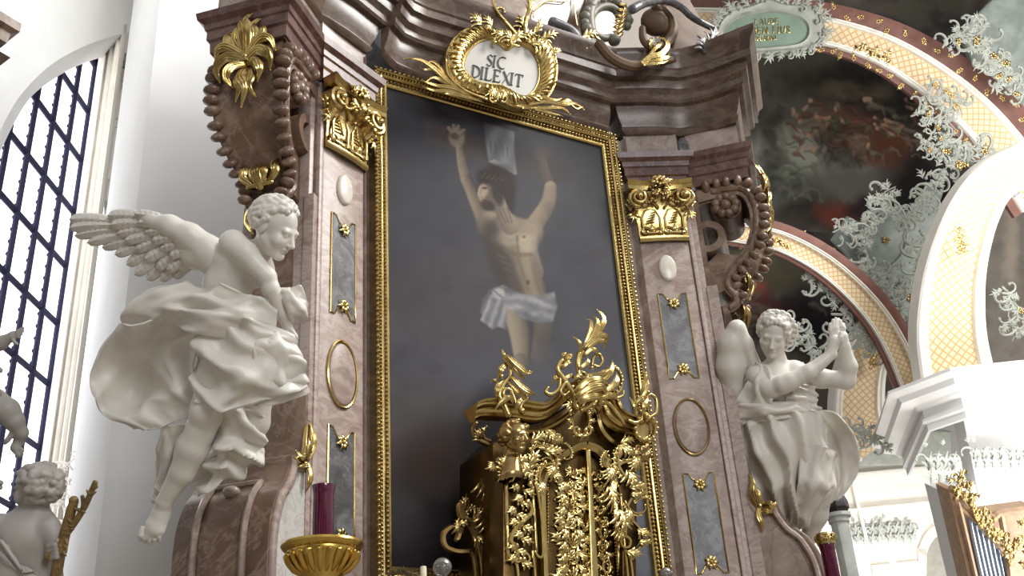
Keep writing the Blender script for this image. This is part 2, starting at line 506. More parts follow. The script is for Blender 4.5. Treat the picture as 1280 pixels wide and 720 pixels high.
M = {}
M['brown'] = marble('dark brown marble', [(.25, (64, 50, 43)), (.5, (88, 71, 60)), (.62, (110, 93, 80)), (.8, (74, 57, 48))], 2.6, (124, 106, 98), 1.6, .03, .34, sc=(1, 1, 1.6))
M['brown2'] = marble('reddish brown marble', [(.25, (86, 64, 52)), (.5, (114, 90, 74)), (.62, (138, 116, 98)), (.8, (92, 68, 56))], 3.0, (160, 140, 128), 2.0, .03, .32)
M['oxblood'] = marble('oxblood marble', [(.25, (66, 42, 38)), (.5, (92, 64, 58)), (.62, (112, 84, 76)), (.8, (72, 46, 42))], 3.0, (130, 104, 96), 2.0, .025, .34)
M['tan'] = marble('grey tan marble', [(.25, (128, 112, 102)), (.5, (154, 138, 128)), (.65, (172, 160, 150)), (.85, (138, 118, 108))], 3.0, (110, 84, 76), 2.0, .02, .22)
M['mauve'] = marble('mauve marble', [(.2, (130, 109, 99)), (.42, (156, 136, 125)), (.52, (174, 158, 147)), (.6, (145, 124, 114)), (.8, (166, 150, 139))], 2.2, (130, 102, 94), 2.0, .03, .42, sc=(1, 1, 1.8))
M['edge'] = marble('pale mauve marble', [(.25, (150, 130, 122)), (.5, (182, 166, 158)), (.7, (150, 126, 118))], 4.0, (120, 90, 82), 3.0, .03, .42, sc=(1, 1, 2))
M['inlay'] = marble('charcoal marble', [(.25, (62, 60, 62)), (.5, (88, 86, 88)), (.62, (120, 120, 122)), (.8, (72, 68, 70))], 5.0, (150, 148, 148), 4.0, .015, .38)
M['pale'] = marble('pale grey marble', [(.2, (168, 164, 156)), (.5, (204, 202, 196)), (.8, (178, 172, 164))], 7.0, (146, 128, 120), 5.0, .02, .3)
M['cream'] = marble('cream marble', [(.2, (190, 180, 166)), (.5, (222, 214, 202)), (.8, (200, 190, 178))], 6.0, None, rough=.25)
def goldmat(name, c1, c2, rough):
    m, nt, b = _mat(name); v = _coord(nt); n = _noise(nt, 9.0, 5, .4, .6, v)
    r = _ramp(nt, [(.3, c1), (.7, c2)]); nt.links.new(n.outputs[0], r.inputs[0]); nt.links.new(r.outputs[0], b.inputs['Base Color'])
    b.inputs['Metallic'].default_value = 1.0; b.inputs['Roughness'].default_value = rough
    n2 = _noise(nt, 45.0, 3, 0, .5, v); _bump(nt, b, n2.outputs[0], .12, .006)
    return m
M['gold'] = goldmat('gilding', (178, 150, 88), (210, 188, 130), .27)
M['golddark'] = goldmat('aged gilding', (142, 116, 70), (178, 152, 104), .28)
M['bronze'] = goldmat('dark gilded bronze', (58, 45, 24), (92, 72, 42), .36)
M['brass'] = goldmat('brass', (178, 142, 66), (206, 174, 96), .28)
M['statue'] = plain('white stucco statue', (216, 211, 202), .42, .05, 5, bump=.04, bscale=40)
M['putto'] = plain('backlit shade stucco statue', (162, 157, 150), .5, .06, 5)  # darker stucco: the cherubs' backlit shade is put into the colour
M['plaster'] = plain('white plaster', (226, 226, 224), .7, .02, 2)
M['plasterwarm'] = plain('warm white plaster', (240, 236, 226), .65, .03, 3)
M['pier'] = plain('grey white plaster pier', (220, 220, 218), .75, .02, 1.2)
M['stuccogreen'] = plain('pale green grey stucco', (152, 156, 147), .55, .1, 4)
M['stuccogrey'] = plain('grey stucco ornament', (178, 182, 176), .55, .12, 5)
M['umber'] = plain('umber marble', (104, 84, 66), .6, .2, 5, spec=.25)
M['olive'] = plain('olive grey stone', (122, 118, 104), .5, .12, 6)
M['celadon'] = plain('celadon field', (140, 150, 144), .55, .14, 3)
M['celadonsign'] = plain('green plaque field', (112, 134, 118), .5, .08, 3)
M['redband'] = plain('dull red band', (120, 80, 70), .6, .12, 4)
M['canvas'] = painted('oil paint', .55, .12)
M['fresco'] = painted('fresco paint', .8, .2)
M['black'] = plain('black lettering', (38, 36, 34), .6, .05)
M['plaque'] = plain('white plaque', (184, 182, 174), .5, .04, 3)
M['lead'] = plain('blue grey glazing bar', (44, 44, 66), .7, .1, 8, spec=.1)
M['glass'] = emis('daylight glass', (250, 250, 255), 2.6)
M['wood'] = plain('gilded brown wood', (120, 96, 56), .5, .25, 14, bump=.4, bscale=40)
M['wax'] = plain('candle wax', (236, 226, 196), .5, .04, 4)
M['silver'] = plain('tarnished silver', (150, 148, 144), .35, .15, 14, metal=.8)
M['steel'] = plain('organ pipe tin', (176, 188, 206), .25, .06, 4, metal=.9)
M['ironblack'] = plain('black iron', (34, 30, 30), .4, .1, 8)
M['oak'] = plain('light brown organ wood', (170, 138, 108), .5, .12, 8)
def glassred():
    m, nt, b = _mat('ruby lamp glass')
    b.inputs['Base Color'].default_value = (.10, .003, .03, 1); b.inputs['Roughness'].default_value = .07
    b.inputs['Transmission Weight'].default_value = .25; b.inputs['IOR'].default_value = 1.45; b.inputs['Coat Weight'].default_value = .6
    return m
M['ruby'] = glassred()
def lattice():
    m, nt, b = _mat('gold lattice on cream')
    t = nt.nodes.new('ShaderNodeUVMap')
    mp = nt.nodes.new('ShaderNodeMapping'); mp.inputs['Rotation'].default_value = (0, 0, PI / 4); mp.inputs['Scale'].default_value = (1, 1, 1)
    nt.links.new(t.outputs[0], mp.inputs[0])
    bk = nt.nodes.new('ShaderNodeTexBrick'); bk.offset = 0; bk.inputs['Scale'].default_value = 1.0
    bk.inputs['Brick Width'].default_value = 1; bk.inputs['Row Height'].default_value = 1; bk.inputs['Mortar Size'].default_value = .12
    bk.inputs['Color1'].default_value = (*lin((214, 196, 164)), 1); bk.inputs['Color2'].default_value = (*lin((220, 204, 174)), 1); bk.inputs['Mortar'].default_value = (*lin((196, 160, 110)), 1)
    nt.links.new(mp.outputs[0], bk.inputs[0]); nt.links.new(bk.outputs[0], b.inputs['Base Color']); b.inputs['Roughness'].default_value = .6
    return m
M['lattice'] = lattice()
# ------------------------------------------------------------------ the altar retable (one fixed piece: pilasters, brackets, wings, entablature, attic)
X0 = 4.19
CA, SA = math.cos(math.radians(26.5)), math.sin(math.radians(26.5))
RET = thing('altar_retable', 'tall brown and mauve marble altar retable with gilded capitals around the dark painting', 'altar', (X0, 7.2, -1.65))
PB = {1: np.array([X0 + 1.43, 6.93]), -1: np.array([X0 - 1.45, 6.83])}
def pil_mp(sg):
    p0 = PB[sg]; d = np.array([CA * sg, -SA]); nn = np.array([-SA * sg, -CA])
    return lambda x, z, h=0.0: np.array([p0[0] + d[0] * x + nn[0] * h, p0[1] + d[1] * x + nn[1] * h, z])
ES = math.sqrt(.5)
SB = {1: np.array([X0 + 2.01, 6.66]), -1: np.array([X0 - 1.95, 6.60])}     # inner foot of the diagonal side pieces
def diag_mp(sg):                                                            # (e outward, z, w away across the front)
    p0 = SB[sg]; e = np.array([ES * sg, -ES]); w = np.array([ES * sg, ES])
    return lambda a, z, b=0.0: np.array([p0[0] + e[0] * a + w[0] * b, p0[1] + e[1] * a + w[1] * b, z])
def smooth_poly(p, n=6): return spline(p, n)

# backing
mb = MB(); mb.box((X0 - 1.5, 7.05, -1.65), (X0 + 1.5, 7.35, 6.1))
mb.build('back_panel', M['brown'], RET)
mb = MB(); mb.box((X0 - 1.3, 7.6, 6.1), (X0 + 1.3, 7.9, 9.0)); mb.build('attic_shade_backing', M['inlay'], RET)  # dark marble stands in for the shade of the attic hollow
for sg in (1, -1):
    mp = pil_mp(sg)
    # jamb strip between frame and pilaster
    mb = MB()
    xs = (X0 + sg * 1.30, PB[sg][0])
    j0 = 1.31 if sg > 0 else 1.385
    pts = [(X0 + sg * j0, 7.06), (X0 + sg * j0, 6.99), (X0 + sg * (j0 + .025), 6.965), (X0 + sg * (j0 + .04), 6.99), (PB[sg][0] - sg * .03, 6.99), (PB[sg][0] - sg * .015, PB[sg][1] - .02), (PB[sg][0] + sg * .02, PB[sg][1] + .05)]
    G = [[(x, y, z) for (x, y) in pts] for z in (-1.65, 6.0)]
    mb.grid(G); mb.build('jamb_moulding', M['tan'], RET, angle=30)
    # pilaster shaft
    pl = MB()
    pl.prism([(0, -1.65), (.48, -1.65), (.48, 5.42), (0, 5.42)], mp, -.25, 0, .012)
    pil = pl.build('pilaster', M['mauve'], RET, angle=30)
    eb = MB()
    eb.prism([(.485, -1.65), (.53, -1.65), (.53, 5.4), (.485, 5.4)], mp, -.2, .012, .01)
    eb.prism([(.535, -1.65), (.60, -1.65), (.60, 5.4), (.535, 5.4)], mp, -.3, -.03, .01)
    eb.build('edge_moulding', M['edge'], RET, angle=30)
    def panel(x0, x1, z0, z1, top=True, bot=True):
        w = x1 - x0; c = (x0 + x1) / 2
        ears = lambda z, s: [(x1, z), (x1 - w * .16, z - s * .005), (x1 - w * .3, z - s * .06), (c, z - s * .085), (x0 + w * .3, z - s * .06), (x0 + w * .16, z - s * .005), (x0, z)]
        out = ([(x0, z0)] if not bot else ears(z0, -1)[::-1][0:0] + [(x0, z0), (x0 + w * .16, z0 + .005), (x0 + w * .3, z0 + .06), (c, z0 + .085), (x1 - w * .3, z0 + .06), (x1 - w * .16, z0 + .005)]) + [(x1, z0)] + ears(z1, 1)
        return out
    def loop_tube(m_, poly, r, h):
        p = np.array(poly); q = []
        for i in range(len(p)):
            a, b = p[i], p[(i + 1) % len(p)]; k = max(2, int(np.linalg.norm(b - a) / .12) + 1)
            for t in np.linspace(0, 1, k)[:-1]: q.append(a + (b - a) * t)
        m_.tube([mp(x, z, h) for x, z in q], r, 6, closed=True)
    for (z0, z1, bt) in ((3.37, 4.23, True), (1.63, 2.49, True), (-.4, .75, True)):
        po = panel(.105, .375, z0, z1, True, bt)
        b_ = MB(); b_.prism(po, mp, -.02, .006); ip = b_.build('inlay_panel', M['inlay'], pil, angle=30)
        b_ = MB(); loop_tube(b_, po, .0085, .006); b_.build('gilt_border', M['gold'], ip)
    for zc in (4.12, 3.46, 2.385, 1.72):
        b_ = MB(); o_flower(b_, lambda x, y, h=0: mp(.24 + x, zc + y, .012 + h), 0, 0, .062, petals=7, rot=zc); b_.build('gilt_rosette', M['gold'], pil)
    b_ = MB()
    for k, t in enumerate(np.linspace(0, 1, 6)):
        pass
    cc = [(.235 + .085 * math.cos(t) , 4.50 + .14 * math.sin(t)) for t in np.linspace(0, 2 * PI, 33)[:-1]]
    b_.prism(cc, mp, 0, .03, .022); b_.build('oval_cabochon', M['cream'], pil, angle=60)
    for zc in (2.91, 1.16):
        oo = [(.24 + .155 * math.cos(t), zc + .26 * math.sin(t)) for t in np.linspace(0, 2 * PI, 49)[:-1]]
        ii = [(.24 + .14 * math.cos(t), zc + .24 * math.sin(t)) for t in np.linspace(0, 2 * PI, 49)[:-1]]
        b_ = MB(); b_.prism(ii, mp, 0, .018, .012); om = b_.build('oval_medallion', M['mauve'], pil, angle=60)
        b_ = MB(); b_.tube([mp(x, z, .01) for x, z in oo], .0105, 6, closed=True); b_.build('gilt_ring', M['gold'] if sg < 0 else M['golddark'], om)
    # capital
    cb = MB()
    cw = lambda z: (.0 - max(0, (z - 5.0)) * .17)
    G = []
    for z, h in ((4.78, .03), (4.80, .05), (4.83, .05), (4.84, .03), (4.95, .035), (5.1, .05), (5.2, .09), (5.28, .13)):
        x0 = cw(z); x1 = .48 - x0
        G.append([mp(x0, z, -.1)] + [mp(x0 + (x1 - x0) * t, z, h + .015 * math.sin(t * PI)) for t in np.linspace(0, 1, 9)] + [mp(x1, z, -.1)])
    cb.grid(G)
    ab = [(x, 5.30) for x in ()]
    # abacus with concave front
    G = []
    for z, h in ((5.29, .10), (5.30, .16), (5.335, .17), (5.345, .15), (5.385, .19), (5.40, .17), (5.40, .0)):
        G.append([mp(-.075, z, .06)] + [mp(-.075 + .63 * t, z, h + .05 * (abs(t - .5) * 2) ** 2 - .03) for t in np.linspace(0, 1, 11)] + [mp(.555, z, .06)])
    cb.grid(G)
    for s in (-1, 1):                                    # corner volutes
        pts = []
        for t in np.linspace(0, 1, 34):
            a = -PI / 2 + s * 0 + t * 4.3 * PI; r = .085 * (1 - t) + .012
            pts.append(mp(.24 + s * .225 + s * math.cos(a) * r * 1.0, 5.2 + math.sin(a) * r, .15 + .05 * t))
        cb.tube(pts, np.linspace(.02, .012, 34), 7)
        cb.sphere(mp(.24 + s * .225, 5.2, .2), .03, 8)
        pts = [mp(.24 + s * q, z, h) for q, z, h in ((.03, 5.12, .09), (.08, 5.19, .11), (.14, 5.26, .14), (.2, 5.285, .16), (.26, 5.27, .16))]
        cb.tube(spline(pts, 5), .016, 6)
        for m_ in range(2):
            o_leaf(cb, mp, .24 + s * (.30 if m_ else .27), 5.12, PI / 2 * (1 if m_ else -1), .16, .07, bend=s * .6, lift=.15, h=.05, lobes=2)
    cap = cb.build('capital', M['gold'], pil, angle=50)
    fb = MB()
    for s in (-1, 1):                                    # framed rocaille panels on the bell
        c = .24 + s * .112
        P = [(c - .085, 4.86), (c + .085, 4.86), (c + .088, 5.03), (c + .05, 5.11), (c, 5.125), (c - .05, 5.11), (c - .088, 5.03)]
        P = [q for i in range(len(P)) for q in [P[i], tuple((np.array(P[i]) + P[(i + 1) % len(P)]) / 2)]]
        fb.tube([mp(x, z, .06) for x, z in P], .012, 6, closed=True)
        for k in range(5):
            fb.tube([mp(c - .05 + .012 * k, 4.97 + .026 * k, .05), mp(c + .03 + .005 * k, 4.985 + .026 * k, .075)], .009, 5)
        o_scroll(fb, mp, c - .01, 4.87, PI * .55, .2, 14, 46, .012, .012, h=.06)
        o_scroll(fb, mp, c + .02, 4.87, PI * .4, .17, -14, -50, .012, .012, h=.06)
        o_leaf(fb, mp, c, 4.86, PI / 2, .1, .06, h=.05, lift=.2)
    fb.build('relief_panel', M['gold'], cap)
    fb = MB()                                            # flower festoon in the middle of the abacus
    rnd = random.Random(5)
    o_flower(fb, mp, .24, 5.36, .075, h=.2, petals=7)
    for k in range(22):
        x = .24 + rnd.uniform(-.1, .1); z = 5.2 + rnd.uniform(-.03, .25) - abs(x - .24) * .5
        fb.sphere(mp(x, z, .14 + rnd.uniform(0, .07)), rnd.uniform(.014, .026), 7)
    for s in (-1, 1):
        for k in range(8):
            t = k / 7; fb.sphere(mp(.24 + s * (.06 + .17 * t), 5.2 - .05 * math.sin(PI * t) - .02 * t, .16), .02 - .006 * t, 7)
        o_leaf(fb, mp, .24, 5.32, PI / 2 + s * .9, .14, .07, h=.17, bend=s * .5)
        o_leaf(fb, mp, .24, 5.28, -PI / 2 + s * 1.0, .13, .06, h=.15)
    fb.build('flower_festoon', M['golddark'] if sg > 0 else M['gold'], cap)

# ------------------------------------------------------------------ entablature
def run(sg):        # frieze line from the middle out to the diagonal front, in plan
    p = PB[sg]; s = SB[sg]
    f = lambda x, h: pil_mp(sg)(x, 0, h)[:2]
    g = lambda a, b: diag_mp(sg)(a, 0, b)[:2]
    return f, g
ARC = [(0, 5.40), (.025, 5.40), (.03, 5.50), (.05, 5.515), (.05, 5.60), (.065, 5.61), (.07, 5.66), (.11, 5.69), (.12, 5.75), (.0, 5.755)]
COR = [(0, 6.03), (.03, 6.05), (.045, 6.08), (.03, 6.11), (.04, 6.14), (.065, 6.2), (.08, 6.27), (.085, 6.33), (.13, 6.345), (.15, 6.37), (.15, 6.43), (.165, 6.445), (.2, 6.47),
       (.215, 6.53), (.215, 6.56), (.26, 6.575), (.26, 6.66), (.275, 6.675), (.29, 6.74), (.335, 6.80), (.345, 6.83), (.345, 6.87), (0, 6.9)]
for sg in (1, -1):
    f, g = run(sg)
    mb = MB()
    mb.sweep([f(-.02, -.1), f(-.02, .02), f(.52, .02), f(.52, -.1)], ARC, side=sg)
    mb.build('architrave', M['oxblood'], RET, angle=30)
    wl = .38 if sg > 0 else .62
    # block over the bracket
    mb = MB(); bw = .60; dl = .50 if sg > 0 else .58
    mb.sweep([g(-.1, 0), g(dl, 0), g(dl, bw), g(-.1, bw)], ARC, side=sg)
    mb.build('block_architrave', M['oxblood'], RET, angle=30)
    mb = MB()
    mb.sweep([f(-.02, -.1), f(-.02, .0), f(.52, .0), f(.56, -.1), g(-.02, 0), g(dl, 0), g(dl, bw), g(-.1, bw)], [(0, 5.7), (.0, 6.06)], side=sg, caps=False)
    mb.build('frieze', M['tan'], RET, angle=30)
    path = [f(.0, .02), f(.25, .02), f(.46, .0), f(.56, -.02), g(.06, .0), g(.22, .0), g(.36, -.015), g(dl, -.05), g(dl, bw), g(-.2, bw)]
    mb = MB()
    ce = [(X0 + sg * .0, 6.97), (X0 + sg * .55, 6.97), (X0 + sg * .9, 6.97), (X0 + sg * 1.12, 6.93), (X0 + sg * 1.25, 6.84), (X0 + sg * 1.3, 6.8)] if sg < 0 else [(X0, 6.97), (X0 + 1.25, 6.97)]
    mb.sweep(ce, COR, side=sg)
    mb.build('centre_cornice', M['brown'], RET, angle=30)
    mb = MB(); mb.sweep([f(-.02, -.25)] + path, COR, side=sg)
    mb.build('cornice', M['brown'], RET, angle=30)
    # dark post and scrolled block in the gap beside the pilaster
    mb = MB()
    mb.prism([(.53, 5.36), (.64, 5.36), (.64, 5.95), (.6, 6.0), (.56, 6.0), (.53, 5.95)], pil_mp(sg), -.2, .0, .015)
    mb.build('corner_post', M['inlay'], RET, angle=30)

# ------------------------------------------------------------------ diagonal shafts, scroll brackets and wings
dl_ = {1: .50, -1: .58}
PROF = spline([(-.02, 5.36), (.3, 5.37), (.47, 5.33), (.56, 5.2), (.585, 5.0), (.55, 4.8), (.46, 4.62), (.34, 4.5), (.24, 4.42), (.2, 4.33), (.25, 4.24), (.24, 4.14), (.16, 4.08), (.06, 4.07)], 7)
for sg in (1, -1):
    mp = diag_mp(sg); W = .58
    mpf = lambda e, z, h: mp(e, z, h)
    mb = MB(); mb.prism([(-.25, -1.65), (.0, -1.65), (.0, 5.42), (-.25, 5.42)], mp, 0, W, .01)
    mb.build('side_shaft', M['brown2'], RET, angle=30)
    mb = MB()
    for b0, b1 in ((-.02, .07), (W - .09, W - .0)):
        mb.prism([(-.05, -1.65), (.05, -1.65), (.05, 4.3), (-.05, 4.3)], mp, b0, b1, .02)
    mb.build('shaft_edge', M['edge'], RET, angle=30)
    # bracket: an S-shaped slab across the front, with a scroll ring behind it
    T = np.gradient(PROF, axis=0); T /= np.linalg.norm(T, axis=1, keepdims=True); Nn = np.stack([T[:, 1], -T[:, 0]], 1)
    k = len(PROF); t = np.linspace(0, 1, k)
    th = .13 - .05 * t; wd = W * (1 - .55 * np.clip((t - .35) / .5, 0, 1)); off = (W - wd) / 2
    br = MB(); G = []
    for i in range(k):
        q = PROF[i]; b = q + Nn[i] * th[i]
        row = []
        for v in np.linspace(0, 1, 9):
            dish = -.05 * math.sin(PI * v) * min(1, 3 * t[i]) * (t[i] < .8)
            p = q - Nn[i] * -0 + Nn[i] * (-dish)
            row.append(mp(p[0], p[1], off[i] + v * wd[i]))
        for v in (1, 0): row.append(mp(b[0], b[1], off[i] + v * wd[i]))
        G.append(row)
    br.grid(G, cv=True)
    n_ = len(G[0]); b0 = br.n - k * n_
    br.Fs.append(list(range(b0, b0 + n_))); br.Fs.append(list(range(br.n - n_, br.n))[::-1])
    ring = lambda c, r0, r1, w0, w1, h=0.0: [[mp(c[0] + r * math.cos(a), c[1] + r * math.sin(a), w) for r, w in ((r0, w0), (r1, w0), (r1, w1), (r0, w1))] for a in np.linspace(0, 2 * PI, 33)[:-1]]
    br.grid(ring((.04, 4.86), .10, .17, .04, W - .04), cu=True, cv=True)
    br.grid(ring((.26, 5.16), .10, .15, .06, W - .06), cu=True, cv=True)
    br.prism([(-.02, 4.6), (.1, 4.7), (.34, 4.62), (.32, 4.46), (.12, 4.3), (-.02, 4.25)], mp, .12, W - .12, .02)
    br.prism([(-.05, 5.45), (dl_[sg] - .03, 5.45), (dl_[sg] - .04, 5.33), (.3, 5.25), (-.05, 5.2)], mp, .03, W - .03)
    brk = br.build('scroll_bracket', M['brown2'], RET, angle=50)
    # gadrooned rims
    for nm, vs in (('gadroon_rim', (0, 1)),):
        gb = MB()
        for v in vs:
            L = np.concatenate([[0], np.cumsum(np.linalg.norm(np.diff(PROF, axis=0), axis=1))])
            for d in np.arange(.12, L[-1] - .25, .098):
                i = int(np.searchsorted(L, d)); tt = t[i]; q = PROF[i] - Nn[i] * .02
                r = .056 - .018 * tt
                ax = np.array([[Nn[i][0] * ES * sg, -Nn[i][0] * ES, Nn[i][1]], [T[i][0] * ES * sg, -T[i][0] * ES, T[i][1]], [ES * sg, ES, 0]])
                gb.sphere(mp(q[0], q[1], off[i] + v * wd[i]), (r * 1.25, r * .8, r * 1.35), 10, axes=ax)
            for i in range(0): pass
            gb.tube([mp(*(PROF[i] + Nn[i] * .05), off[i] + v * wd[i]) for i in range(4, k - 6)], .035, 8)
        gb.build(nm, M['brown2'], brk)
    fb = MB()
    c5 = (.26, 5.16)
    for kk in range(9):
        a = 2 * PI * kk / 9
        fb.sphere(mp(c5[0] + .1 * math.cos(a), c5[1] + .1 * math.sin(a), .03), (.05, .05, .05), 8)
    fb.sphere(mp(c5[0], c5[1], .03), .06, 8)
    fb.build('side_flower', M['brown2'], brk)
    # gilt acanthus on top front and at the foot; front-surface map: x across, y down from the top
    gm = MB()
    def fmp(x, y, h=0.0):
        d = y; Lq = np.concatenate([[0], np.cumsum(np.linalg.norm(np.diff(PROF, axis=0), axis=1))])
        i = min(k - 1, max(0, int(np.searchsorted(Lq, d)))); q = PROF[i] - Nn[i] * h
        return mp(q[0], q[1], W / 2 + x)
    up = lambda x, y, h=0.0: mp(.585 + h, y, W / 2 + x)
    for pts, w, h in (([(0, 5.25), (-.02, 5.42), (.015, 5.56), (-.01, 5.70)], .06, .03), ([(0, 5.2), (.03, 5.06), (-.01, 4.95), (.04, 4.82)], .05, .0)): o_blade(gm, up, pts, w, h)
    for q in (-1, 1):
        for pts, w, h in (([(0, 5.27), (q * .08, 5.40), (q * .06, 5.52), (q * .11, 5.62)], .045, .03), ([(q * .02, 5.27), (q * .13, 5.36), (q * .15, 5.47), (q * .10, 5.52)], .04, .04), ([(0, 5.24), (q * .13, 5.34), (q * .22, 5.33), (q * .25, 5.24)], .045, .05), ([(0, 5.22), (q * .13, 5.25), (q * .22, 5.17), (q * .21, 5.07)], .05, .04),
                          ([(0, 5.2), (q * .10, 5.16), (q * .14, 5.07), (q * .10, 5.0)], .045, .03), ([(0, 5.18), (q * .055, 5.06), (q * .04, 4.96), (q * .085, 4.88)], .04, .01), ([(q * .02, 5.3), (q * .04, 5.46), (q * .01, 5.58), (q * .05, 5.66)], .035, .06)): o_blade(gm, up, pts, w, h)
        o_scroll(gm, up, q * .03, 5.2, PI / 2 + q * 1.1, .26, -q * 2, q * 22, .016, .012, h=.07)
    gm.sphere(up(0, 5.24, .06), .035, 8)
    gm.build('acanthus_ornament', M['gold'], brk, angle=60)
    lo = lambda x, y, h=0.0: mp(.27 + h, y, W / 2 + x)
    gm = MB()
    for q in (-1, 1):
        o_scroll(gm, lo, q * .02, 4.28, PI / 2 + q * 1.2, .2, -q * 4, -q * 24, .02, .014, h=.04)
        o_blade(gm, lo, [(q * .06, 4.3), (q * .13, 4.36), (q * .12, 4.44), (q * .16, 4.5)], .04, .03); o_blade(gm, lo, [(q * .02, 4.3), (q * .05, 4.38), (q * .03, 4.46)], .035, .05)
    o_blade(gm, lo, [(0, 4.26), (.01, 4.38), (-.01, 4.48)], .045, .04); gm.tube([lo(x, 4.285, .05) for x in np.linspace(-.1, .1, 6)], .02, 7)
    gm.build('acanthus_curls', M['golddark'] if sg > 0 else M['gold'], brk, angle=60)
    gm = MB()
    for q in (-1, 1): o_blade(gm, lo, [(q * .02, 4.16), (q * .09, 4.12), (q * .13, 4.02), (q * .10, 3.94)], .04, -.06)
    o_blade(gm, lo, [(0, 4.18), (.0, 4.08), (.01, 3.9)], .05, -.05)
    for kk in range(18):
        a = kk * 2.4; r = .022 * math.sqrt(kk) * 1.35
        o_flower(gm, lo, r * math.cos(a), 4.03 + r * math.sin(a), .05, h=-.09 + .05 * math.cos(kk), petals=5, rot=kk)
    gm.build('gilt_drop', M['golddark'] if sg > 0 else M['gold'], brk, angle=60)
    # wing buttress below
    WW = .66
    wp = spline([(0.0, 3.3), (.03, 2.9), (.06, 2.55), (.06, 2.3), (.09, 2.16), (.17, 2.13), (.235, 2.17), (.27, 2.08), (.33, 1.97), (.42, 1.87), (.49, 1.7), (.51, 1.5), (.5, 1.25)], 5)
    poly = list(map(tuple, wp)) + [(.5, -1.65), (-.3, -1.65), (-.3, 3.3)]
    mb = MB(); mb.prism(poly, mp, 0.0, WW, .012); wing = mb.build('wing_buttress', M['brown2'], RET, angle=30)
    mb = MB()
    ins = [(p[0] - .1, p[1] - .04) for p in wp if p[1] < 2.15]
    mb.prism(ins + [(ins[-1][0], 1.0), (.02, 1.0), (.02, 2.0)], mp, -.012, .05); mb.build('side_panel', M['pale'] if sg < 0 else M['tan'], wing, angle=30)
    mb = MB(); mb.tube([mp(p[0] - .045, p[1] - .02, -.005) for p in wp if p[1] < 2.3], .028, 8); mb.build('side_roll', M['mauve'], wing)
    # sunk panel with round head on the front
    mb = MB()
    def wf(x, d):
        i = min(len(wp) - 1, int(d)); return wp[i]
    idx = [i for i in range(len(wp)) if wp[i][1] < 1.98]
    G0 = [(x, wp[i][0] + .012, wp[i][1] + .004) for i in idx for x in (0,)]
    for b_ in (.16, .50):
        mb.tube([mp(e + .006, z, b_) for _, e, z in G0] + [mp(.512, 0.9, b_)], .022, 6)
    mb.tube([mp(.33, 1.98, b_) for b_ in np.linspace(.16, .5, 8)], .022, 6)
    mb.sphere(mp(.4, 1.92, .33), (.06, .06, .04), 10)
    mb.build('front_moulding', M['tan'], wing)
    # gilt leaf hugging the inner edge of the wing
    gm = MB()
    gp = [(.06, 2.42), (.07, 2.32), (.07, 2.24), (.1, 2.16), (.16, 2.125), (.21, 2.15)]
    gm.tube([mp(e, z, -.02) for e, z in spline(gp, 4)], np.array(list(np.linspace(.02, .04, 12)) + list(np.linspace(.04, .022, 9))), 7)
    lm = lambda x, y, h=0.0: mp(x, y, -.03 - h)
    for pts, w in (([(.09, 2.16), (.06, 2.26), (.07, 2.36), (.055, 2.46)], .035), ([(.1, 2.16), (.1, 2.26), (.085, 2.34)], .028), ([(.1, 2.14), (.16, 2.16), (.21, 2.15), (.24, 2.19)], .032), ([(.1, 2.13), (.15, 2.11), (.2, 2.09)], .028), ([(.09, 2.16), (.075, 2.08), (.09, 2.0), (.08, 1.95)], .028)): o_blade(gm, lm, pts, w, .0)
    gm.build('gilt_leaf', M['gold'], wing, angle=60)

# ------------------------------------------------------------------ attic above the cornice
am = px_mp(7.15)
mb = MB(); mb.prism([(505, -60), (512, -10), (535, 30), (560, 70), (585, 120), (700, 140), (690, 60), (708, 10), (700, -60)], am, -30, 30, 3)
mb.build('attic_panel', M['tan'], RET, angle=30)
mb = MB()
mb.prism([(690, -60), (704, -10), (700, 40), (712, 100), (742, 110), (728, 60), (722, 20), (738, -20), (740, -60)], am, -20, 6, 4)
mb.prism([(730, -60), (792, -60), (778, 16), (768, 50), (752, 80), (735, 110)], px_mp(7.35), -20, 0, 3)
mb.build('attic_pilaster', M['brown2'], RET, angle=30)
mb = MB()
for pts in ([(648, 18), (664, 10), (684, 9), (703, 4)], [(650, 34), (668, 20), (690, 20), (702, 8)], [(648, 0), (650, 22), (652, 40)], [(704, -10), (702, 20), (706, 50)]):
    mb.tube([am(x, y, 33) for x, y in spline(pts, 5)], .008, 6)
mb.build('gilt_line', M['gold'], RET)
def volute(mb, mp, cx, cy, r0, turns, a0, sg, tw, h, tail=None):
    pts = []
    for t in np.linspace(0, 1, 60):
        a = a0 + sg * t * turns * 2 * PI; r = r0 * (1 - .82 * t)
        pts.append((cx + r * math.cos(a), cy + r * math.sin(a)))
    if tail: pts = list(map(tuple, spline(tail + [pts[0]], 8)[:-1])) + pts
    P = [mp(x, y, h) for x, y in pts]
    n = len(P)
    mb.tube(P, np.linspace(tw, tw * .45, n), 10, flat=1.0)
vm = px_mp(6.75)
mb = MB(); volute(mb, vm, 741, 70, 19, 1.35, -2.2, 1, .062, 0, tail=[(690, 28), (712, 38), (724, 52)])
vl = mb.build('attic_volute', M['inlay'], RET)
mb = MB(); o_scroll(mb, vm, 716, 58, -.6, 34, .02, .12, 2.6, 2.2, h=14); o_leaf(mb, vm, 722, 54, -.5, 22, 10, bend=.8, h=12); o_leaf(mb, vm, 726, 58, .7, 16, 9, bend=-.6, h=12); mb.build('gilt_leaf', M['gold'], vl)
vm = px_mp(6.45)
mb = MB()
mb.prism([(828, 80), (838, 64), (842, 46), (838, 26), (832, 12), (834, -30), (858, -30), (862, 4), (874, 24), (888, 36), (902, 40), (906, 58), (896, 70), (864, 78)], vm, -30, 6, 4)
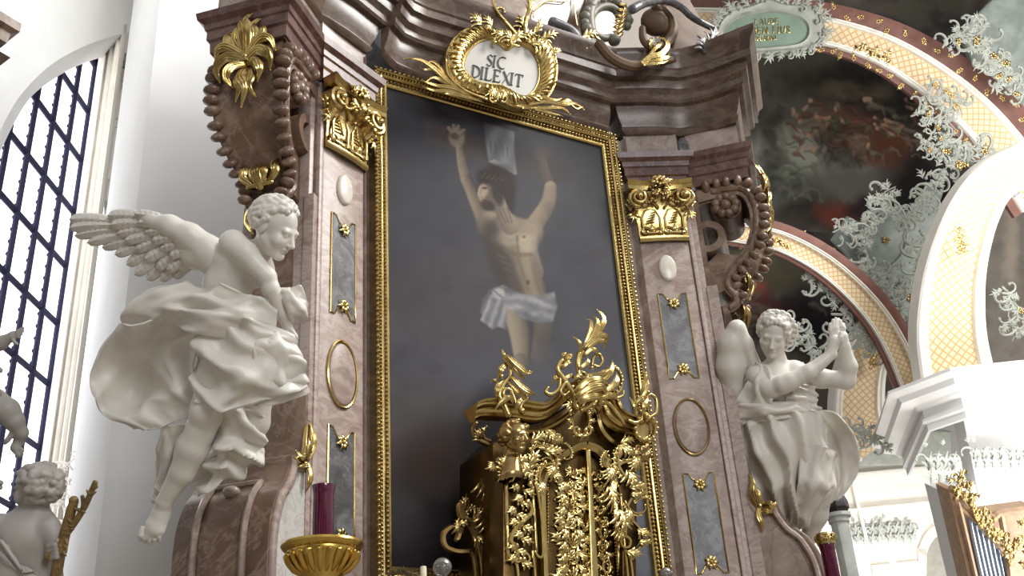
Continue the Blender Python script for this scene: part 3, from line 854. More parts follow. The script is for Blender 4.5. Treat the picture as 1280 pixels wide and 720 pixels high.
mb.tube([vm(x, y, -8) for x, y in spline([(752, 50), (768, 68), (790, 78), (806, 76), (814, 64)], 6)], np.linspace(.05, .06, 25), 8)
mb.sphere(vm(816, 30, 4), (.15, .13, .15), 16); mb.sphere(vm(812, 20, 18), (.06, .05, .05), 10)
mb.tube([vm(x, y, 6) for x, y in spline([(800, 38), (802, 54), (814, 62), (828, 58), (838, 44), (836, 28), (826, 16)], 6)], np.linspace(.035, .07, 37), 10)
v2 = mb.build('attic_volute', M['umber'], RET, angle=28)
mb = MB()
for pts, w in (([(798, 84), (806, 78), (818, 76), (826, 66), (824, 56), (816, 52)], 5), ([(802, 82), (814, 82), (828, 78), (830, 68)], 4), ([(806, 76), (812, 68), (818, 62), (816, 56)], 3.4), ([(800, 86), (812, 86), (824, 84), (832, 80)], 3), ([(808, 66), (806, 58), (811, 52)], 3)): o_blade(mb, vm, pts, w, 10)
mb.build('gilt_leaf', M['gold'], v2, angle=60)
vm = px_mp(6.9)
mb = MB(); rnd = random.Random(2)
for k in range(15):
    a = 2.4 + k * .3; r = 27
    mb.sphere(vm(757 + r * math.cos(a), 26 + r * .95 * math.sin(a), 2), (.05 + .012 * (k % 2)), 10)
o_line(mb, vm, [(757 + 19 * math.cos(a), 28 + 20 * math.sin(a)) for a in np.linspace(1.2, 6.6, 14)], 5.5, n=4, seg=10, r1=7)
o_line(mb, vm, [(738, 40), (736, 20), (742, 2), (756, -10)], 9, seg=10); mb.sphere(vm(766, 52, 4), .07, 12)
v3 = mb.build('attic_rocaille', M['olive'], RET)
mb = MB()
for k in range(6): o_blade(mb, vm, [(770 - k, 8 + 7 * k), (777 - k, 14 + 6.5 * k), (774 - 2 * k, 22 + 6 * k), (766 - k, 22 + 5 * k)], 3.4, 6)
mb.build('gilt_leaf', M['golddark'], v3)
vm = px_mp(6.2)
mb = MB(); pts = [(790, 12), (806, 4), (830, 0), (850, 8), (866, 22), (884, 32), (893, 36)]
mb.tube([vm(x, y, 0) for x, y in spline(pts, 6)], np.linspace(.05, .03, 37), 8)
volute(mb, vm, 884, 56, 12, 1.0, -1.5, 1, .025, 0, tail=[(893, 34), (894, 44)])
o_tuft(mb, vm, 880, 66, -1.2, 36, 14, n=3, spread=1.2)
mb.build('attic_moulding', M['inlay'], RET)
# ------------------------------------------------------------------ altar painting
PNT = thing('altar_painting', 'large dark altar painting of a crucified man in a beaded gilt frame', 'painting', (X0, 6.97, 1.5))
def paint_grid(corner, nx, nz):
    u, v = np.meshgrid(np.linspace(0, 1, nx), np.linspace(0, 1, nz), indexing='ij')
    P = corner(u, v)
    c = P.reshape(-1, 3) @ R
    px = (640 + F * c[:, 0] / -c[:, 2]).reshape(u.shape); py = (360 - F * c[:, 1] / -c[:, 2]).reshape(u.shape)
    return P, px, py
class Paint:
    def __init__(s, x, y, bg):
        s.x, s.y = x, y; s.c = np.zeros(x.shape + (3,)) + np.asarray(bg, float)
    def blend(s, col, a):
        a = np.clip(a, 0, 1)[..., None]; s.c = s.c * (1 - a) + np.asarray(col, float) * a
    def blob(s, cx, cy, rx, ry, col, a=1.0, soft=.5, rot=0.0):
        dx, dy = s.x - cx, s.y - cy; c, n = math.cos(rot), math.sin(rot)
        d = np.sqrt(((dx * c + dy * n) / rx) ** 2 + ((-dx * n + dy * c) / ry) ** 2)
        t = np.clip((1 - d) / soft + .5, 0, 1); s.blend(col, a * t * t * (3 - 2 * t))
    def limb(s, pts, rad, dark, light, ld=(-.6, -.6), a=1.0, soft=.25):
        pts = np.asarray(spline(pts, 5)); rad = np.asarray(spline(np.asarray(rad, float)[:, None], 5))[:, 0]
        best = np.full(s.x.shape, 9.0); nx = np.zeros(s.x.shape); ny = np.zeros(s.x.shape)
        for i in range(len(pts) - 1):
            ax, ay = pts[i]; bx, by = pts[i + 1]; dx, dy = bx - ax, by - ay; L = dx * dx + dy * dy + 1e-9
            t = np.clip(((s.x - ax) * dx + (s.y - ay) * dy) / L, 0, 1); r = rad[i] + (rad[i + 1] - rad[i]) * t
            qx, qy = (s.x - ax - t * dx) / r, (s.y - ay - t * dy) / r; d = np.sqrt(qx * qx + qy * qy)
            m = d < best; best = np.where(m, d, best); nx = np.where(m, qx, nx); ny = np.where(m, qy, ny)
        sh = np.clip(.52 + .62 * (nx * ld[0] + ny * ld[1]) - .22 * np.clip(best, 0, 1) ** 3, 0, 1)[..., None]
        col = np.asarray(dark, float) * (1 - sh) + np.asarray(light, float) * sh
        t = np.clip((1 - best) / soft + .3, 0, 1)[..., None] * a
        s.c = s.c * (1 - t) + col * t
    def poly(s, pts, col, a=1.0, soft=2.0):
        pts = np.asarray(pts, float); n = len(pts); ins = np.zeros(s.x.shape, bool); dist = np.full(s.x.shape, 1e9)
        for i in range(n):
            x1, y1 = pts[i]; x2, y2 = pts[(i + 1) % n]
            c = (y1 > s.y) != (y2 > s.y)
            ins ^= c & (s.x < (x2 - x1) * (s.y - y1) / (y2 - y1 + 1e-12) + x1)
            dx, dy = x2 - x1, y2 - y1; t = np.clip(((s.x - x1) * dx + (s.y - y1) * dy) / (dx * dx + dy * dy + 1e-9), 0, 1)
            dist = np.minimum(dist, np.hypot(s.x - x1 - t * dx, s.y - y1 - t * dy))
        sd = np.where(ins, dist, -dist); t = np.clip(sd / soft + .5, 0, 1)
        if callable(col):
            cc = col(s.x, s.y); t = (t * a)[..., None]; s.c = s.c * (1 - t) + cc * t
        else: s.blend(col, t * a)
cx0, cx1, cz0, cz1 = 3.005, 5.345, 1.58, 5.86
YC = 6.985
P_, px, py = paint_grid(lambda u, v: np.stack([cx0 + (cx1 - cx0) * u, np.full(u.shape, YC), cz0 + (cz1 - cz0) * v], -1), 250, 440)
pt = Paint(px, py, (66, 65, 69))
g = np.clip((py - 110) / 500, 0, 1)
pt.blend((104, 104, 110), g * .75)
nz = fbm(px * .012 + 3, py * .012, 4); pt.blend((44, 43, 47), np.clip(nz - .45, 0, 1) * 1.1); pt.blend((104, 104, 108), np.clip(.42 - nz, 0, 1) * 1.2)
pt.blob(700, 560, 130, 90, (98, 100, 106), .5, 1.2); pt.blob(810, 600, 40, 160, (128, 132, 142), .7, 1.0)
pt.blob(570, 380, 90, 60, (84, 80, 80), .4, 1.2); pt.blob(530, 560, 70, 70, (86, 74, 66), .4, 1.2)
pt.blob(590, 640, 110, 110, (22, 18, 18), .97, .9); pt.blob(560, 580, 60, 40, (56, 38, 32), .7, 1.0); pt.blob(620, 560, 40, 70, (24, 19, 19), .95, .8)
pt.blob(540, 690, 80, 46, (34, 31, 32), .9, 1.0); pt.blob(505, 650, 30, 40, (70, 68, 70), .5, 1.0)
pt.poly([(531, 151), (606, 172), (606, 206), (533, 177)], (92, 80, 74), .5, 5); pt.poly([(640, 188), (712, 205), (716, 232), (642, 216)], (82, 72, 68), .4, 8)
pap = lambda x, y: np.zeros(x.shape + (3,)) + np.array([122, 122, 124.]) + ((y - 185) * .35 + (x - 625) * .2 + 14 * np.sin(x * .25 + y * .1))[..., None]
pt.poly([(605, 153), (625, 158), (643, 165), (643, 190), (646, 217), (630, 208), (618, 200), (611, 202), (607, 180)], pap, .95, 2)
pt.poly([(611, 202), (618, 199), (646, 217), (644, 219)], (176, 174, 170), .8, 2)
for (a, b) in ((613, 176), (619, 178), (628, 181), (634, 183)): pt.limb([(a, b), (a + .6, b + 14)], [.8, .8], (82, 82, 84), (82, 82, 84), a=.5)
SK, SKD = (178, 162, 138), (86, 76, 70)
pt.blob(621, 232, 24, 26, (54, 46, 44), .95, .5); pt.blob(632, 250, 12, 22, (56, 48, 45), .8, .6)
# raised arms
pt.limb([(574, 180), (578, 206), (583, 226)], [5, 6.5, 7], (84, 74, 68), (176, 160, 138), (-.5, .2)); pt.limb([(583, 224), (594, 248), (606, 272)], [7, 9, 12], (72, 64, 60), (168, 150, 128), (-.8, .1))
pt.blob(571, 172, 10, 12, (150, 136, 118), .9, .5)
for (x, y) in ((561, 160), (567, 157), (573, 158), (580, 163)): pt.limb([(570, 172), (x, y)], [3.6, 2.4], (110, 98, 88), (178, 162, 142), (-.3, -.6), .9)
pt.blob(568, 170, 5, 4, (86, 62, 56), .7, .8)
pt.limb([(677, 198), (682, 220), (688, 236)], [6, 7, 8], (84, 72, 68), (122, 104, 94), (.6, 0), .8); pt.limb([(688, 234), (684, 256), (666, 284)], [8, 10, 12], (120, 106, 92), SK, (-.2, -.7))
pt.blob(677, 192, 11, 9, (98, 82, 76), .7, .8)
# trunk
pt.limb([(612, 280), (640, 290), (662, 292)], [18, 20, 18], (96, 86, 78), SK, (.3, -.6)); pt.limb([(632, 292), (644, 322), (656, 350), (664, 380)], [25, 24, 21, 22], (92, 82, 74), SK, (.55, -.15))
pt.limb([(661, 290), (660, 310), (668, 340)], [12, 12, 12], (150, 136, 116), SK, (.4, -.5), .7)
pt.blob(620, 318, 12, 40, (72, 64, 60), .75, .9, -.3); pt.limb([(613, 284), (622, 306), (634, 330), (644, 356), (652, 382)], [9, 9, 8, 8, 8], (70, 62, 58), (92, 82, 74), a=.7, soft=.9); pt.blob(672, 345, 6, 26, (110, 98, 86), .6, 1, -.25); pt.blob(636, 298, 17, 10, (202, 188, 164), .45, 1); pt.blob(660, 304, 12, 12, (210, 196, 172), .5, 1)
pt.limb([(630, 312), (646, 318), (664, 318)], [2.4, 2.8, 2.4], (118, 104, 92), (118, 104, 92), a=.6); pt.limb([(646, 296), (650, 330), (660, 362)], [2, 2.2, 2], (120, 106, 94), (120, 106, 94), a=.55)
for k in range(3): pt.limb([(622 + 5 * k, 318 + 9 * k), (634 + 4 * k, 324 + 8 * k)], [1.6, 1.6], (106, 94, 84), (106, 94, 84), a=.5)
pt.blob(660, 353, 2, 3, (84, 74, 66), .8, .8); pt.blob(655, 296, 2.2, 2, (132, 98, 88), .8, .8)
pt.limb([(622, 250), (630, 268), (638, 282)], [9, 9, 12], (110, 98, 88), (176, 160, 138), (.5, -.3))
for k in range(3): pt.limb([(624 + 5 * k, 262 - k), (632 + 4 * k, 278)], [1.2, 1.2], (96, 84, 76), (96, 84, 76), a=.5)
# head, tilted down to the left
pt.blob(609, 241, 11, 15, (112, 97, 84), .95, .4, .25); pt.blob(604, 238, 6, 8, (176, 158, 134), .9, .8); pt.blob(602, 246, 4, 5, (180, 162, 138), .7, .8)
pt.limb([(601, 234), (599, 243), (602, 246)], [1.8, 2.2, 2], (140, 122, 104), (190, 172, 148)); pt.blob(606, 235, 3.4, 1.6, (62, 52, 48), .8, .8); pt.blob(610, 257, 9, 6, (64, 52, 48), .85, .8, .3)
pt.limb([(604, 250), (611, 252)], [1.2, 1.2], (96, 60, 54), (96, 60, 54), a=.8); pt.blob(613, 222, 17, 9, (50, 43, 41), .95, .7, .2); pt.blob(622, 240, 7, 18, (56, 48, 45), .9, .7, -.2)
for k in range(5): pt.limb([(602 + 6 * k, 222 + k), (607 + 6 * k, 216 + 2 * k)], [1.3, 1.3], (80, 66, 52), (96, 78, 60), a=.6)
# legs, then the white cloth
pt.limb([(642, 386), (649, 416), (652, 452)], [15, 13, 9], (110, 100, 88), (186, 172, 148), (-.7, -.2)); pt.limb([(650, 450), (648, 480)], [9, 7], (96, 88, 80), (150, 138, 120), (-.6, 0), .7)
pt.limb([(680, 388), (678, 420), (672, 446)], [13, 12, 9], (88, 80, 74), (140, 126, 110), (-.4, -.3), .75); pt.blob(676, 450, 14, 26, (96, 94, 96), .5, 1)
def cloth(x, y):
    f = .5 + .5 * np.sin((y - .16 * x + 4 * np.sin(x * .07)) * .42 + 4 * fbm(x * .03, y * .03, 2)); f2 = fbm(x * .05, y * .08, 3)
    return np.zeros(x.shape + (3,)) + (118 + 34 * f * f2 * 1.6 + 60 * (f2 - .4))[..., None] + np.array([2, 2, 4.])
pt.poly([(612, 362), (628, 356), (650, 366), (676, 370), (693, 364), (697, 384), (691, 402), (672, 403), (654, 398), (640, 388), (622, 378)], cloth, 1, 2.5)
flap = lambda x, y: np.zeros(x.shape + (3,)) + (138 + 20 * np.sin((x + .35 * y) * .5 + 3 * fbm(x * .06, y * .06, 2)) + 60 * (fbm(x * .07, y * .05, 3) - .45))[..., None] + np.array([2, 2, 4.])
pt.poly([(613, 368), (628, 372), (634, 392), (632, 412), (622, 408), (616, 412), (600, 400), (608, 384)], flap, .97, 2.5)
pt.poly([(612, 362), (604, 374), (600, 390), (606, 396), (614, 376)], flap, .6, 3); pt.blob(623, 367, 8, 7, (190, 188, 186), .9, .6); pt.limb([(617, 363), (628, 372)], [1.2, 1.2], (110, 110, 112), (110, 110, 112), a=.7)
pt.blend((60, 58, 60), np.clip((fbm(px * .05, py * .05, 4) - .5) * .8, 0, .25))
mb = MB(); mb.grid(P_); b0 = mb.n
mb.box((cx0 - .02, YC + .004, cz0 - .02), (cx1 + .02, YC + .05, cz1 + .02))
colr = np.zeros((mb.n, 3)); colr[:b0] = lin(np.clip(pt.c * .88, 0, 255)).reshape(-1, 3)
mb.build('canvas', M['canvas'], PNT, colors=colr, recalc=False, angle=180)
# frame: mitred profile round the canvas
def rect_sweep(mb, prof, x0, x1, z0, z1, yb):
    G = []
    for (x, z, sx, sz) in ((x0, z0, -1, -1), (x1, z0, 1, -1), (x1, z1, 1, 1), (x0, z1, -1, 1)):
        G.append([(x + sx * d, yb - h, z + sz * d) for d, h in prof])
    mb.grid(G, cu=True)
mb = MB()
rect_sweep(mb, [(-.012, -.02), (-.012, .02), (.0, .032), (.018, .034), (.02, .03), (.05, .034), (.052, .06), (.058, .066), (.068, .07), (.078, .066), (.08, .05), (.098, .05), (.1, .075), (.112, .085), (.124, .075), (.126, -.02), (.126, -.09)], cx0, cx1, cz0, cz1, YC)
fr = mb.build('picture_frame', M['gold'], PNT, angle=30)
def bead_row(mb, d, h, step, r):
    x0, x1, z0, z1 = cx0 - d, cx1 + d, cz0 - d, cz1 + d
    n = int((x1 - x0) / step)
    for i in range(n + 1):
        x = x0 + (x1 - x0) * i / n
        for z in (z0, z1): mb.sphere((x, YC - h, z), r, 6)
    n = int((z1 - z0) / step)
    for i in range(1, n):
        z = z0 + (z1 - z0) * i / n
        for x in (x0, x1): mb.sphere((x, YC - h, z), r, 6)
mb = MB(); bead_row(mb, .035, .04, .036, (.016, .016, .014)); mb.build('leaf_moulding', M['golddark'], fr)
mb = MB(); bead_row(mb, .089, .062, .03, .0125); mb.build('bead_moulding', M['gold'], fr)
mb = MB(); bead_row(mb, .122, .084, .045, (.017, .014, .015)); mb.build('scallop_edge', M['gold'], fr)

# ------------------------------------------------------------------ inscribed cartouche over the frame
CAR = thing('inscription_cartouche', 'gilt shell cartouche with white plaque lettered SIC DILEXIT above the frame', 'cartouche', hitY(628, 125, 6.72))
cm = px_mp(6.72)
inner = spline([(579, 84), (584, 67), (596, 55), (611, 51), (623, 57), (632, 64), (645, 58), (660, 63), (671, 80), (672, 101), (664, 117), (651, 123), (639, 119), (628, 109), (613, 107), (597, 104), (585, 96)], 5, True)
outer = spline([(555, 84), (560, 60), (574, 44), (594, 36), (610, 40), (626, 46), (642, 48), (660, 46), (680, 54), (692, 76), (692, 104), (680, 126), (658, 136), (638, 134), (614, 124), (588, 116), (566, 104)], 5, True)
mb = MB(); mb.prism(inner + (inner - inner.mean(0)) * .04, cm, -2, 2); mb.build('plaque', M['plaque'], CAR, angle=30)
mb = MB(); G = []
for i in range(len(inner)):
    a, b = inner[i], outer[i]
    G.append([cm(*(a + (b - a) * t), h) for t, h in ((0, 1), (.06, 5), (.3, 9), (.65, 11), (.9, 8), (1.0, 3), (1.02, -4))])
mb.grid(G, cu=True); ring_ = mb.build('shell_frame', M['gold'], CAR, angle=40)
mb = MB(); nr = 62
iu = spline(np.concatenate([inner, inner[:1]]), 3); ou = spline(np.concatenate([outer, outer[:1]]), 3)
for k in range(nr):
    i = int(k / nr * (len(iu) - 1)); a, b = iu[i], ou[i]; rr = (.8 + .35 * ((k * 7) % 5) / 4)
    pts = [a + (b - a) * t for t in (.12, .3, .5, .7, .88 * rr)]
    mb.tube([cm(*p, h) for p, h in zip(pts, (6, 10.5, 12.5, 12.5, 9.5))], np.array([.5, .9, 1.3, 1.7, 1.5]) * cm.k, 6)
mb.build('gadroons', M['gold'], ring_)
mb = MB(); o_line(mb, cm, inner, 1.4, n=1, h=3, closed=True); o_line(mb, cm, outer, 2.0, n=1, h=5, closed=True)
mb.build('frame_rim', M['gold'], ring_)
mb = MB()
# side sprays, lower scrolls and the tall scrolls that rise from the top
o_line(mb, cm, [(503, 78), (520, 79), (540, 92), (560, 112), (590, 124), (612, 128)], 1.2, h=8, r1=2.6)
o_line(mb, cm, [(553, 80), (556, 100), (576, 118), (604, 130)], 2, h=10)
for pts, w in (([(592, 124), (560, 110), (538, 92), (520, 80), (502, 77)], 3.6), ([(580, 120), (556, 104), (540, 92), (528, 92), (522, 87)], 2.8), ([(560, 106), (546, 90), (536, 82), (528, 84)], 2.6), ([(590, 126), (564, 116), (540, 112), (524, 104)], 3.2), ([(586, 128), (560, 120), (538, 118), (526, 112)], 2.8), ([(570, 112), (552, 108), (538, 102), (530, 106)], 2.8), ([(600, 130), (578, 126), (556, 122), (546, 116)], 2.6),
               ([(648, 136), (676, 132), (700, 136), (714, 134), (727, 140)], 3.4), ([(650, 138), (676, 140), (698, 140), (710, 146)], 3), ([(646, 134), (668, 126), (688, 130), (700, 126)], 3), ([(660, 138), (682, 146), (700, 148)], 2.6), ([(644, 132), (660, 124), (676, 122)], 2.8), ([(690, 136), (704, 130), (714, 132)], 2.2)):
    o_blade(mb, cm, pts, w, 6)
o_line(mb, cm, [(660, 140), (685, 138), (704, 132), (716, 140), (724, 138)], 2.2, h=8, r1=1)
for s in (-1, 1):
    o_scroll(mb, cm, 618, 120, PI / 2 - s * 1.3, 24, s * .02, s * .34, 2.2, 1.6, h=10); o_leaf(mb, cm, 617, 118, PI / 2 + s * .9 + .2, 18, 9, h=10)
o_leaf(mb, cm, 617, 118, PI / 2, 14, 8, h=10)
for s in (-1, 1):
    o_scroll(mb, cm, 634, 62, -PI / 2 + s * .9, 30, -s * .02, s * .25, 2.4, 1.8, h=12)
    o_leaf(mb, cm, 634, 60, -PI / 2 + s * .5, 22, 11, bend=s * .8, h=11); o_leaf(mb, cm, 636 + s * 8, 52, -PI / 2 + s * 1.2, 20, 9, bend=s * .6, h=11)
o_line(mb, cm, [(640, 52), (628, 38), (616, 24), (610, 10), (606, -10)], 3.2, h=14, r1=2); o_line(mb, cm, [(650, 50), (651, 34), (656, 16), (652, 0), (648, -14)], 3.4, h=14, r1=2.4)
o_line(mb, cm, [(636, 52), (632, 62), (642, 66)], 2.4, h=14); o_scroll(mb, cm, 612, 20, -.6, 16, .05, .3, 2, 1.4, h=14)
for (x, y, a, L, W, bd) in ((610, 40, -2.3, 20, 8, .4), (598, 36, -2.6, 22, 9, .3), (664, 46, -1.0, 20, 9, -.5), (672, 56, -.6, 24, 9, .6), (654, 20, -1.2, 18, 7, .6), (660, 60, .2, 22, 10, .5), (650, 44, -1.8, 24, 9, -.5), (684, 70, -.2, 14, 8, .5)):
    o_leaf(mb, cm, x, y, a, L, W, bend=bd, lift=.2, h=9)
mb.build('leaf_scrolls', M['gold'], CAR, angle=60)
# lettering: roman capitals cut from thick and thin strokes, on a baseline that follows the plaque
LET = {'I': ([(0, 0, 0, 1, .13)], .16), 'L': ([(.08, 0, .08, 1, .13), (.08, .03, .5, .03, .05), (.5, 0, .52, .2, .05)], .56),
       'E': ([(.08, 0, .08, 1, .13), (.08, .97, .5, .97, .05), (.08, .52, .42, .52, .05), (.08, .03, .54, .03, .05), (.5, .82, .5, .97, .04), (.54, .03, .56, .2, .04)], .6),
       'X': ([(.04, 1, .6, 0, .13), (.56, 1, .06, 0, .05)], .64), 'T': ([(.3, 0, .3, 1, .13), (0, .97, .6, .97, .05), (.0, .82, .0, .97, .04), (.6, .82, .6, .97, .04)], .6)}
def arc(cx, cy, rx, ry, a0, a1, w0, w1, n=14):
    return [(cx + rx * math.cos(a), cy + ry * math.sin(a), w0 + (w1 - w0) * math.sin(PI * i / n)) for i, a in ((i, a0 + (a1 - a0) * i / n) for i in range(n + 1))]
CUR = {'C': ([arc(.46, .5, .42, .5, 1.0, 2 * PI - 1.0, .04, .13)], .74), 'D': ([arc(.08, .5, .56, .48, PI / 2, -PI / 2, .05, .13)], .7),
       'S': ([[(.46, .84, .05), (.3, .98, .06), (.1, .84, .09), (.12, .66, .12), (.3, .5, .14), (.45, .32, .12), (.42, .12, .09), (.24, .02, .06), (.03, .16, .05)]], .54)}
def letters(mb, text, x0, y0, ux, uy, hgt, thin=1.0):
    x = 0.0
    to = lambda a, b: (x0 + ux[0] * (x + a) * hgt + uy[0] * b * hgt, y0 + ux[1] * (x + a) * hgt + uy[1] * b * hgt)
    for ch in text:
        sg_ = []
        if ch in CUR: strokes = [spline(np.array(s), 3) for s in CUR[ch][0]]; wd = CUR[ch][1]
        else: strokes = []; wd = .3
        if ch in LET: wd = LET[ch][1]; strokes = [np.array([(a, b, w), (c, d, w)]) for a, b, c, d, w in LET[ch][0]]
        if ch == 'D': strokes.append(np.array([(.08, 0, .13), (.08, 1, .13)]))
        if ch in 'ILDET' or ch == 'T':
            xs = .3 if ch == 'T' else (.0 if ch == 'I' else .08)
            strokes.append(np.array([(xs - .13, .015, .04), (xs + .13, .015, .04)]))
            if ch != 'T': strokes.append(np.array([(xs - .13, .985, .04), (xs + .13, .985, .04)]))
        for s in strokes:
            d = np.gradient(s[:, :2], axis=0); d /= np.maximum(np.linalg.norm(d, axis=1, keepdims=True), 1e-9); n = np.stack([-d[:, 1], d[:, 0]], 1)
            w = np.maximum(s[:, 2:3] * thin, .045) * .5
            o = np.concatenate([s[:, :2] + n * w, (s[:, :2] - n * w)[::-1]])
            mb.prism([to(a, b) for a, b in o], cm2, 0.4, 1.2)
        x += wd + .12
cm2 = lambda x, y, h=0.0: cm(x, y, h + 2)
mb = MB()
ux = _n((1, .20)); uy = _n((.13, -1))
letters(mb, 'SIC', 606.5, 83.5, ux, uy, 14.5); letters(mb, 'DILEXIT', 588, 98, ux, uy, 15.5)
mb.build('lettering', M['black'], CAR, smooth=False)
# ------------------------------------------------------------------ gilded tabernacle in front of the painting
TAB = thing('tabernacle', 'ornate gilded tabernacle with twin relief doors and scrolling finials before the painting', 'tabernacle', (4.25, 6.3, -.55))
tm = px_mp(6.25)
mb = MB()
mb.prism([(616, 1300), (616, 556), (640, 532), (676, 530), (700, 512), (726, 496), (748, 512), (764, 540), (798, 546), (796, 700), (800, 1300)], tm, -80, 0, 2)
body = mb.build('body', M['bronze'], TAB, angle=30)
def tri(mb, pts, rows):                      # parallel mouldings along a pixel curve: (offset, r, h)
    q = spline(pts, 6); d = np.gradient(q, axis=0); d /= np.linalg.norm(d, axis=1, keepdims=True); n = np.stack([d[:, 1], -d[:, 0]], 1)
    G = [[tm(*(q[i] + n[i] * o), h) for o, h in rows] for i in range(len(q))]
    mb.grid(G); b0 = mb.n - len(q) * len(rows)
    mb.Fs.append(list(range(b0, b0 + len(rows)))); mb.Fs.append(list(range(mb.n - len(rows), mb.n)))
ROW = [(-8, -6), (-8, 4), (-6, 7), (-4, 7), (-3.5, 11), (-1, 13), (1, 13), (1.5, 17), (4, 20), (6, 20), (6.5, 24), (9, 25), (9, -10)]
mb = MB()
tri(mb, [(588, 520), (600, 516), (636, 517), (668, 521), (684, 514), (698, 500), (708, 493), (716, 497)], ROW)
tri(mb, [(740, 494), (748, 502), (756, 522), (770, 533), (788, 537), (802, 538)], ROW)
cor = mb.build('cornice', M['gold'], TAB, angle=35)
mb = MB()
tri(mb, [(650, 541), (672, 540), (694, 530), (708, 520), (716, 514)], [(-2, 0), (-2, 6), (1, 8), (3, 4), (3, -4)])
tri(mb, [(744, 520), (750, 540), (766, 556), (786, 560)], [(-2, 0), (-2, 6), (1, 8), (3, 4), (3, -4)])
mb.build('frieze_moulding', M['gold'], TAB, angle=35)
# doors with relief
def door(pts, name):
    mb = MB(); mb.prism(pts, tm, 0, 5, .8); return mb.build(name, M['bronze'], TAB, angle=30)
dl = door([(684, 1000), (682, 640), (681, 608), (688, 594), (700, 582), (716, 574), (727, 570), (731, 620), (737, 720), (752, 1000)], 'door')
dr = door([(735, 620), (730, 570), (742, 576), (752, 592), (757, 612), (765, 700), (788, 1000), (756, 1000), (741, 720)], 'door')
mb = MB()
for pts in ([(676, 800), (676, 720), (673, 640), (674, 606), (682, 586), (698, 572), (716, 562), (727, 559)], [(728, 559), (744, 566), (756, 584), (762, 606), (768, 660), (773, 720), (780, 800)]):
    q = spline(pts, 6); d = np.gradient(q, axis=0); d /= np.linalg.norm(d, axis=1, keepdims=True); n = np.stack([d[:, 1], -d[:, 0]], 1)
    mb.grid([[tm(*(q[i] + n[i] * o), h) for o, h in ((-5, 3), (-5, 9), (-3, 10.5), (3, 12), (5, 9), (5, 0))] for i in range(len(q))])
mb.build('door_frame', M['gold'], TAB, angle=30)
mb = MB(); mb.prism([(725, 566), (731, 566), (734, 620), (745, 800), (737, 800), (731, 720), (728, 620)], tm, 3, 13, 1.5); mb.build('meeting_stile', M['gold'], TAB, angle=30)
rnd = random.Random(11)
def relief(xl, xr, y0, y1, parent, seed):
    rnd = random.Random(seed); mb = MB(); y = y0; k = 0
    while y < y1:
        a, b = xl(y), xr(y); c = (a + b) / 2; w = (b - a)
        for s in (-1, 1):
            o_scroll(mb, tm, c + s * 1, y, PI / 2 - s * rnd.uniform(.6, 1.2), w * rnd.uniform(.8, 1.05), s * rnd.uniform(.02, .1), s * rnd.uniform(.35, .6), 1.5, 1.0, h=6.5, n=18, seg=5)
            o_leaf(mb, tm, c + s * w * .12, y + 2, PI / 2 - s * rnd.uniform(.2, 1.4), w * .42, w * .2, bend=s * rnd.uniform(-1, 1), h=5.5, nu=8, lobes=3)
            o_leaf(mb, tm, c + s * w * .3, y + 6, -PI / 2 - s * rnd.uniform(-.9, .9), w * .35, w * .17, bend=s * rnd.uniform(-1, 1), h=5.5, nu=8, lobes=3)
        if k % 3 == 1: o_flower(mb, tm, c, y + 6, w * .13, h=6, petals=6, rot=y)
        elif k % 3 == 2:
            o_line(mb, tm, [(c - w * .2, y), (c, y - 7), (c + w * .2, y), (c + w * .14, y + 9), (c, y + 12), (c - w * .14, y + 9)], 1.2, h=7, closed=True)
        else: o_shell(mb, tm, c, y + 10, -PI / 2, w * .3, 1.6, 5, h=6)
        for j in range(4): mb.sphere(tm(c + rnd.uniform(-.42, .42) * w, y + rnd.uniform(0, 14), 6), rnd.uniform(.9, 1.5) * tm.k, 6)
        y += 14.5; k += 1
    return mb.build('relief', M['gold'], parent, angle=60)
relief(lambda y: 684 + max(0, 606 - y) * .9, lambda y: 729 + (y - 570) * .06, 588, 735, dl, 1)
relief(lambda y: 734 + (y - 570) * .06, lambda y: 754 + max(0, (y - 590)) * .09, 590, 735, dr, 2)
for f0, d_ in ((lambda y: 680.5 + max(0, 606 - y) * .9, dl), (lambda y: 757 + max(0, y - 600) * .09, dr)):
    mb = MB()
    for y in range(596, 740, 4): mb.sphere(tm(f0(y), y, 7), 1.2 * tm.k, 6)
    mb.build('bead_border', M['gold'], d_)
# left herm column with a winged child's head
tf = px_mp(6.02)
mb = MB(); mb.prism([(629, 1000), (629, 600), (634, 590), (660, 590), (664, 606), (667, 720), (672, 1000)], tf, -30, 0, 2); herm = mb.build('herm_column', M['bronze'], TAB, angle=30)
mb = MB()
for pts in ([(630, 596), (640, 588), (654, 590), (662, 602), (666, 640), (669, 690)], [(632, 604), (632, 640), (634, 700)], [(668, 604), (674, 640), (677, 690), (672, 697), (667, 690)], [(642, 690), (646, 720), (648, 760)], [(664, 690), (667, 720), (670, 760)]):
    o_line(mb, tf, pts, 2.2, h=2)
o_scroll(mb, tf, 634, 604, -.9, 40, .02, .16, 2.6, 2, h=4)
o_line(mb, tf, [(656, 628), (662, 640), (652, 652), (640, 664), (636, 678), (644, 684)], 4, h=4, r1=3)
for k in range(14):
    y = 606 + k * 7.5; o_leaf(mb, tf, 648 + 5 * math.sin(k), y, PI / 2 + .9 * (-1) ** k, 17, 9, bend=.7 * (-1) ** k, h=2, nu=8)
    mb.sphere(tf(652 + 7 * math.sin(k * 1.7), y + 3, 3), 2.0 * tf.k, 6)
for s in (-1, 1): o_scroll(mb, tf, 650, 690, PI / 2 - s * 1.2, 26, s * .02, s * .4, 2, 1.6, h=4)
mb.build('scrollwork', M['gold'], herm, angle=60)
mb = MB()      # ornament round the herm: shoulders, wings, shell scrolls beside the doors
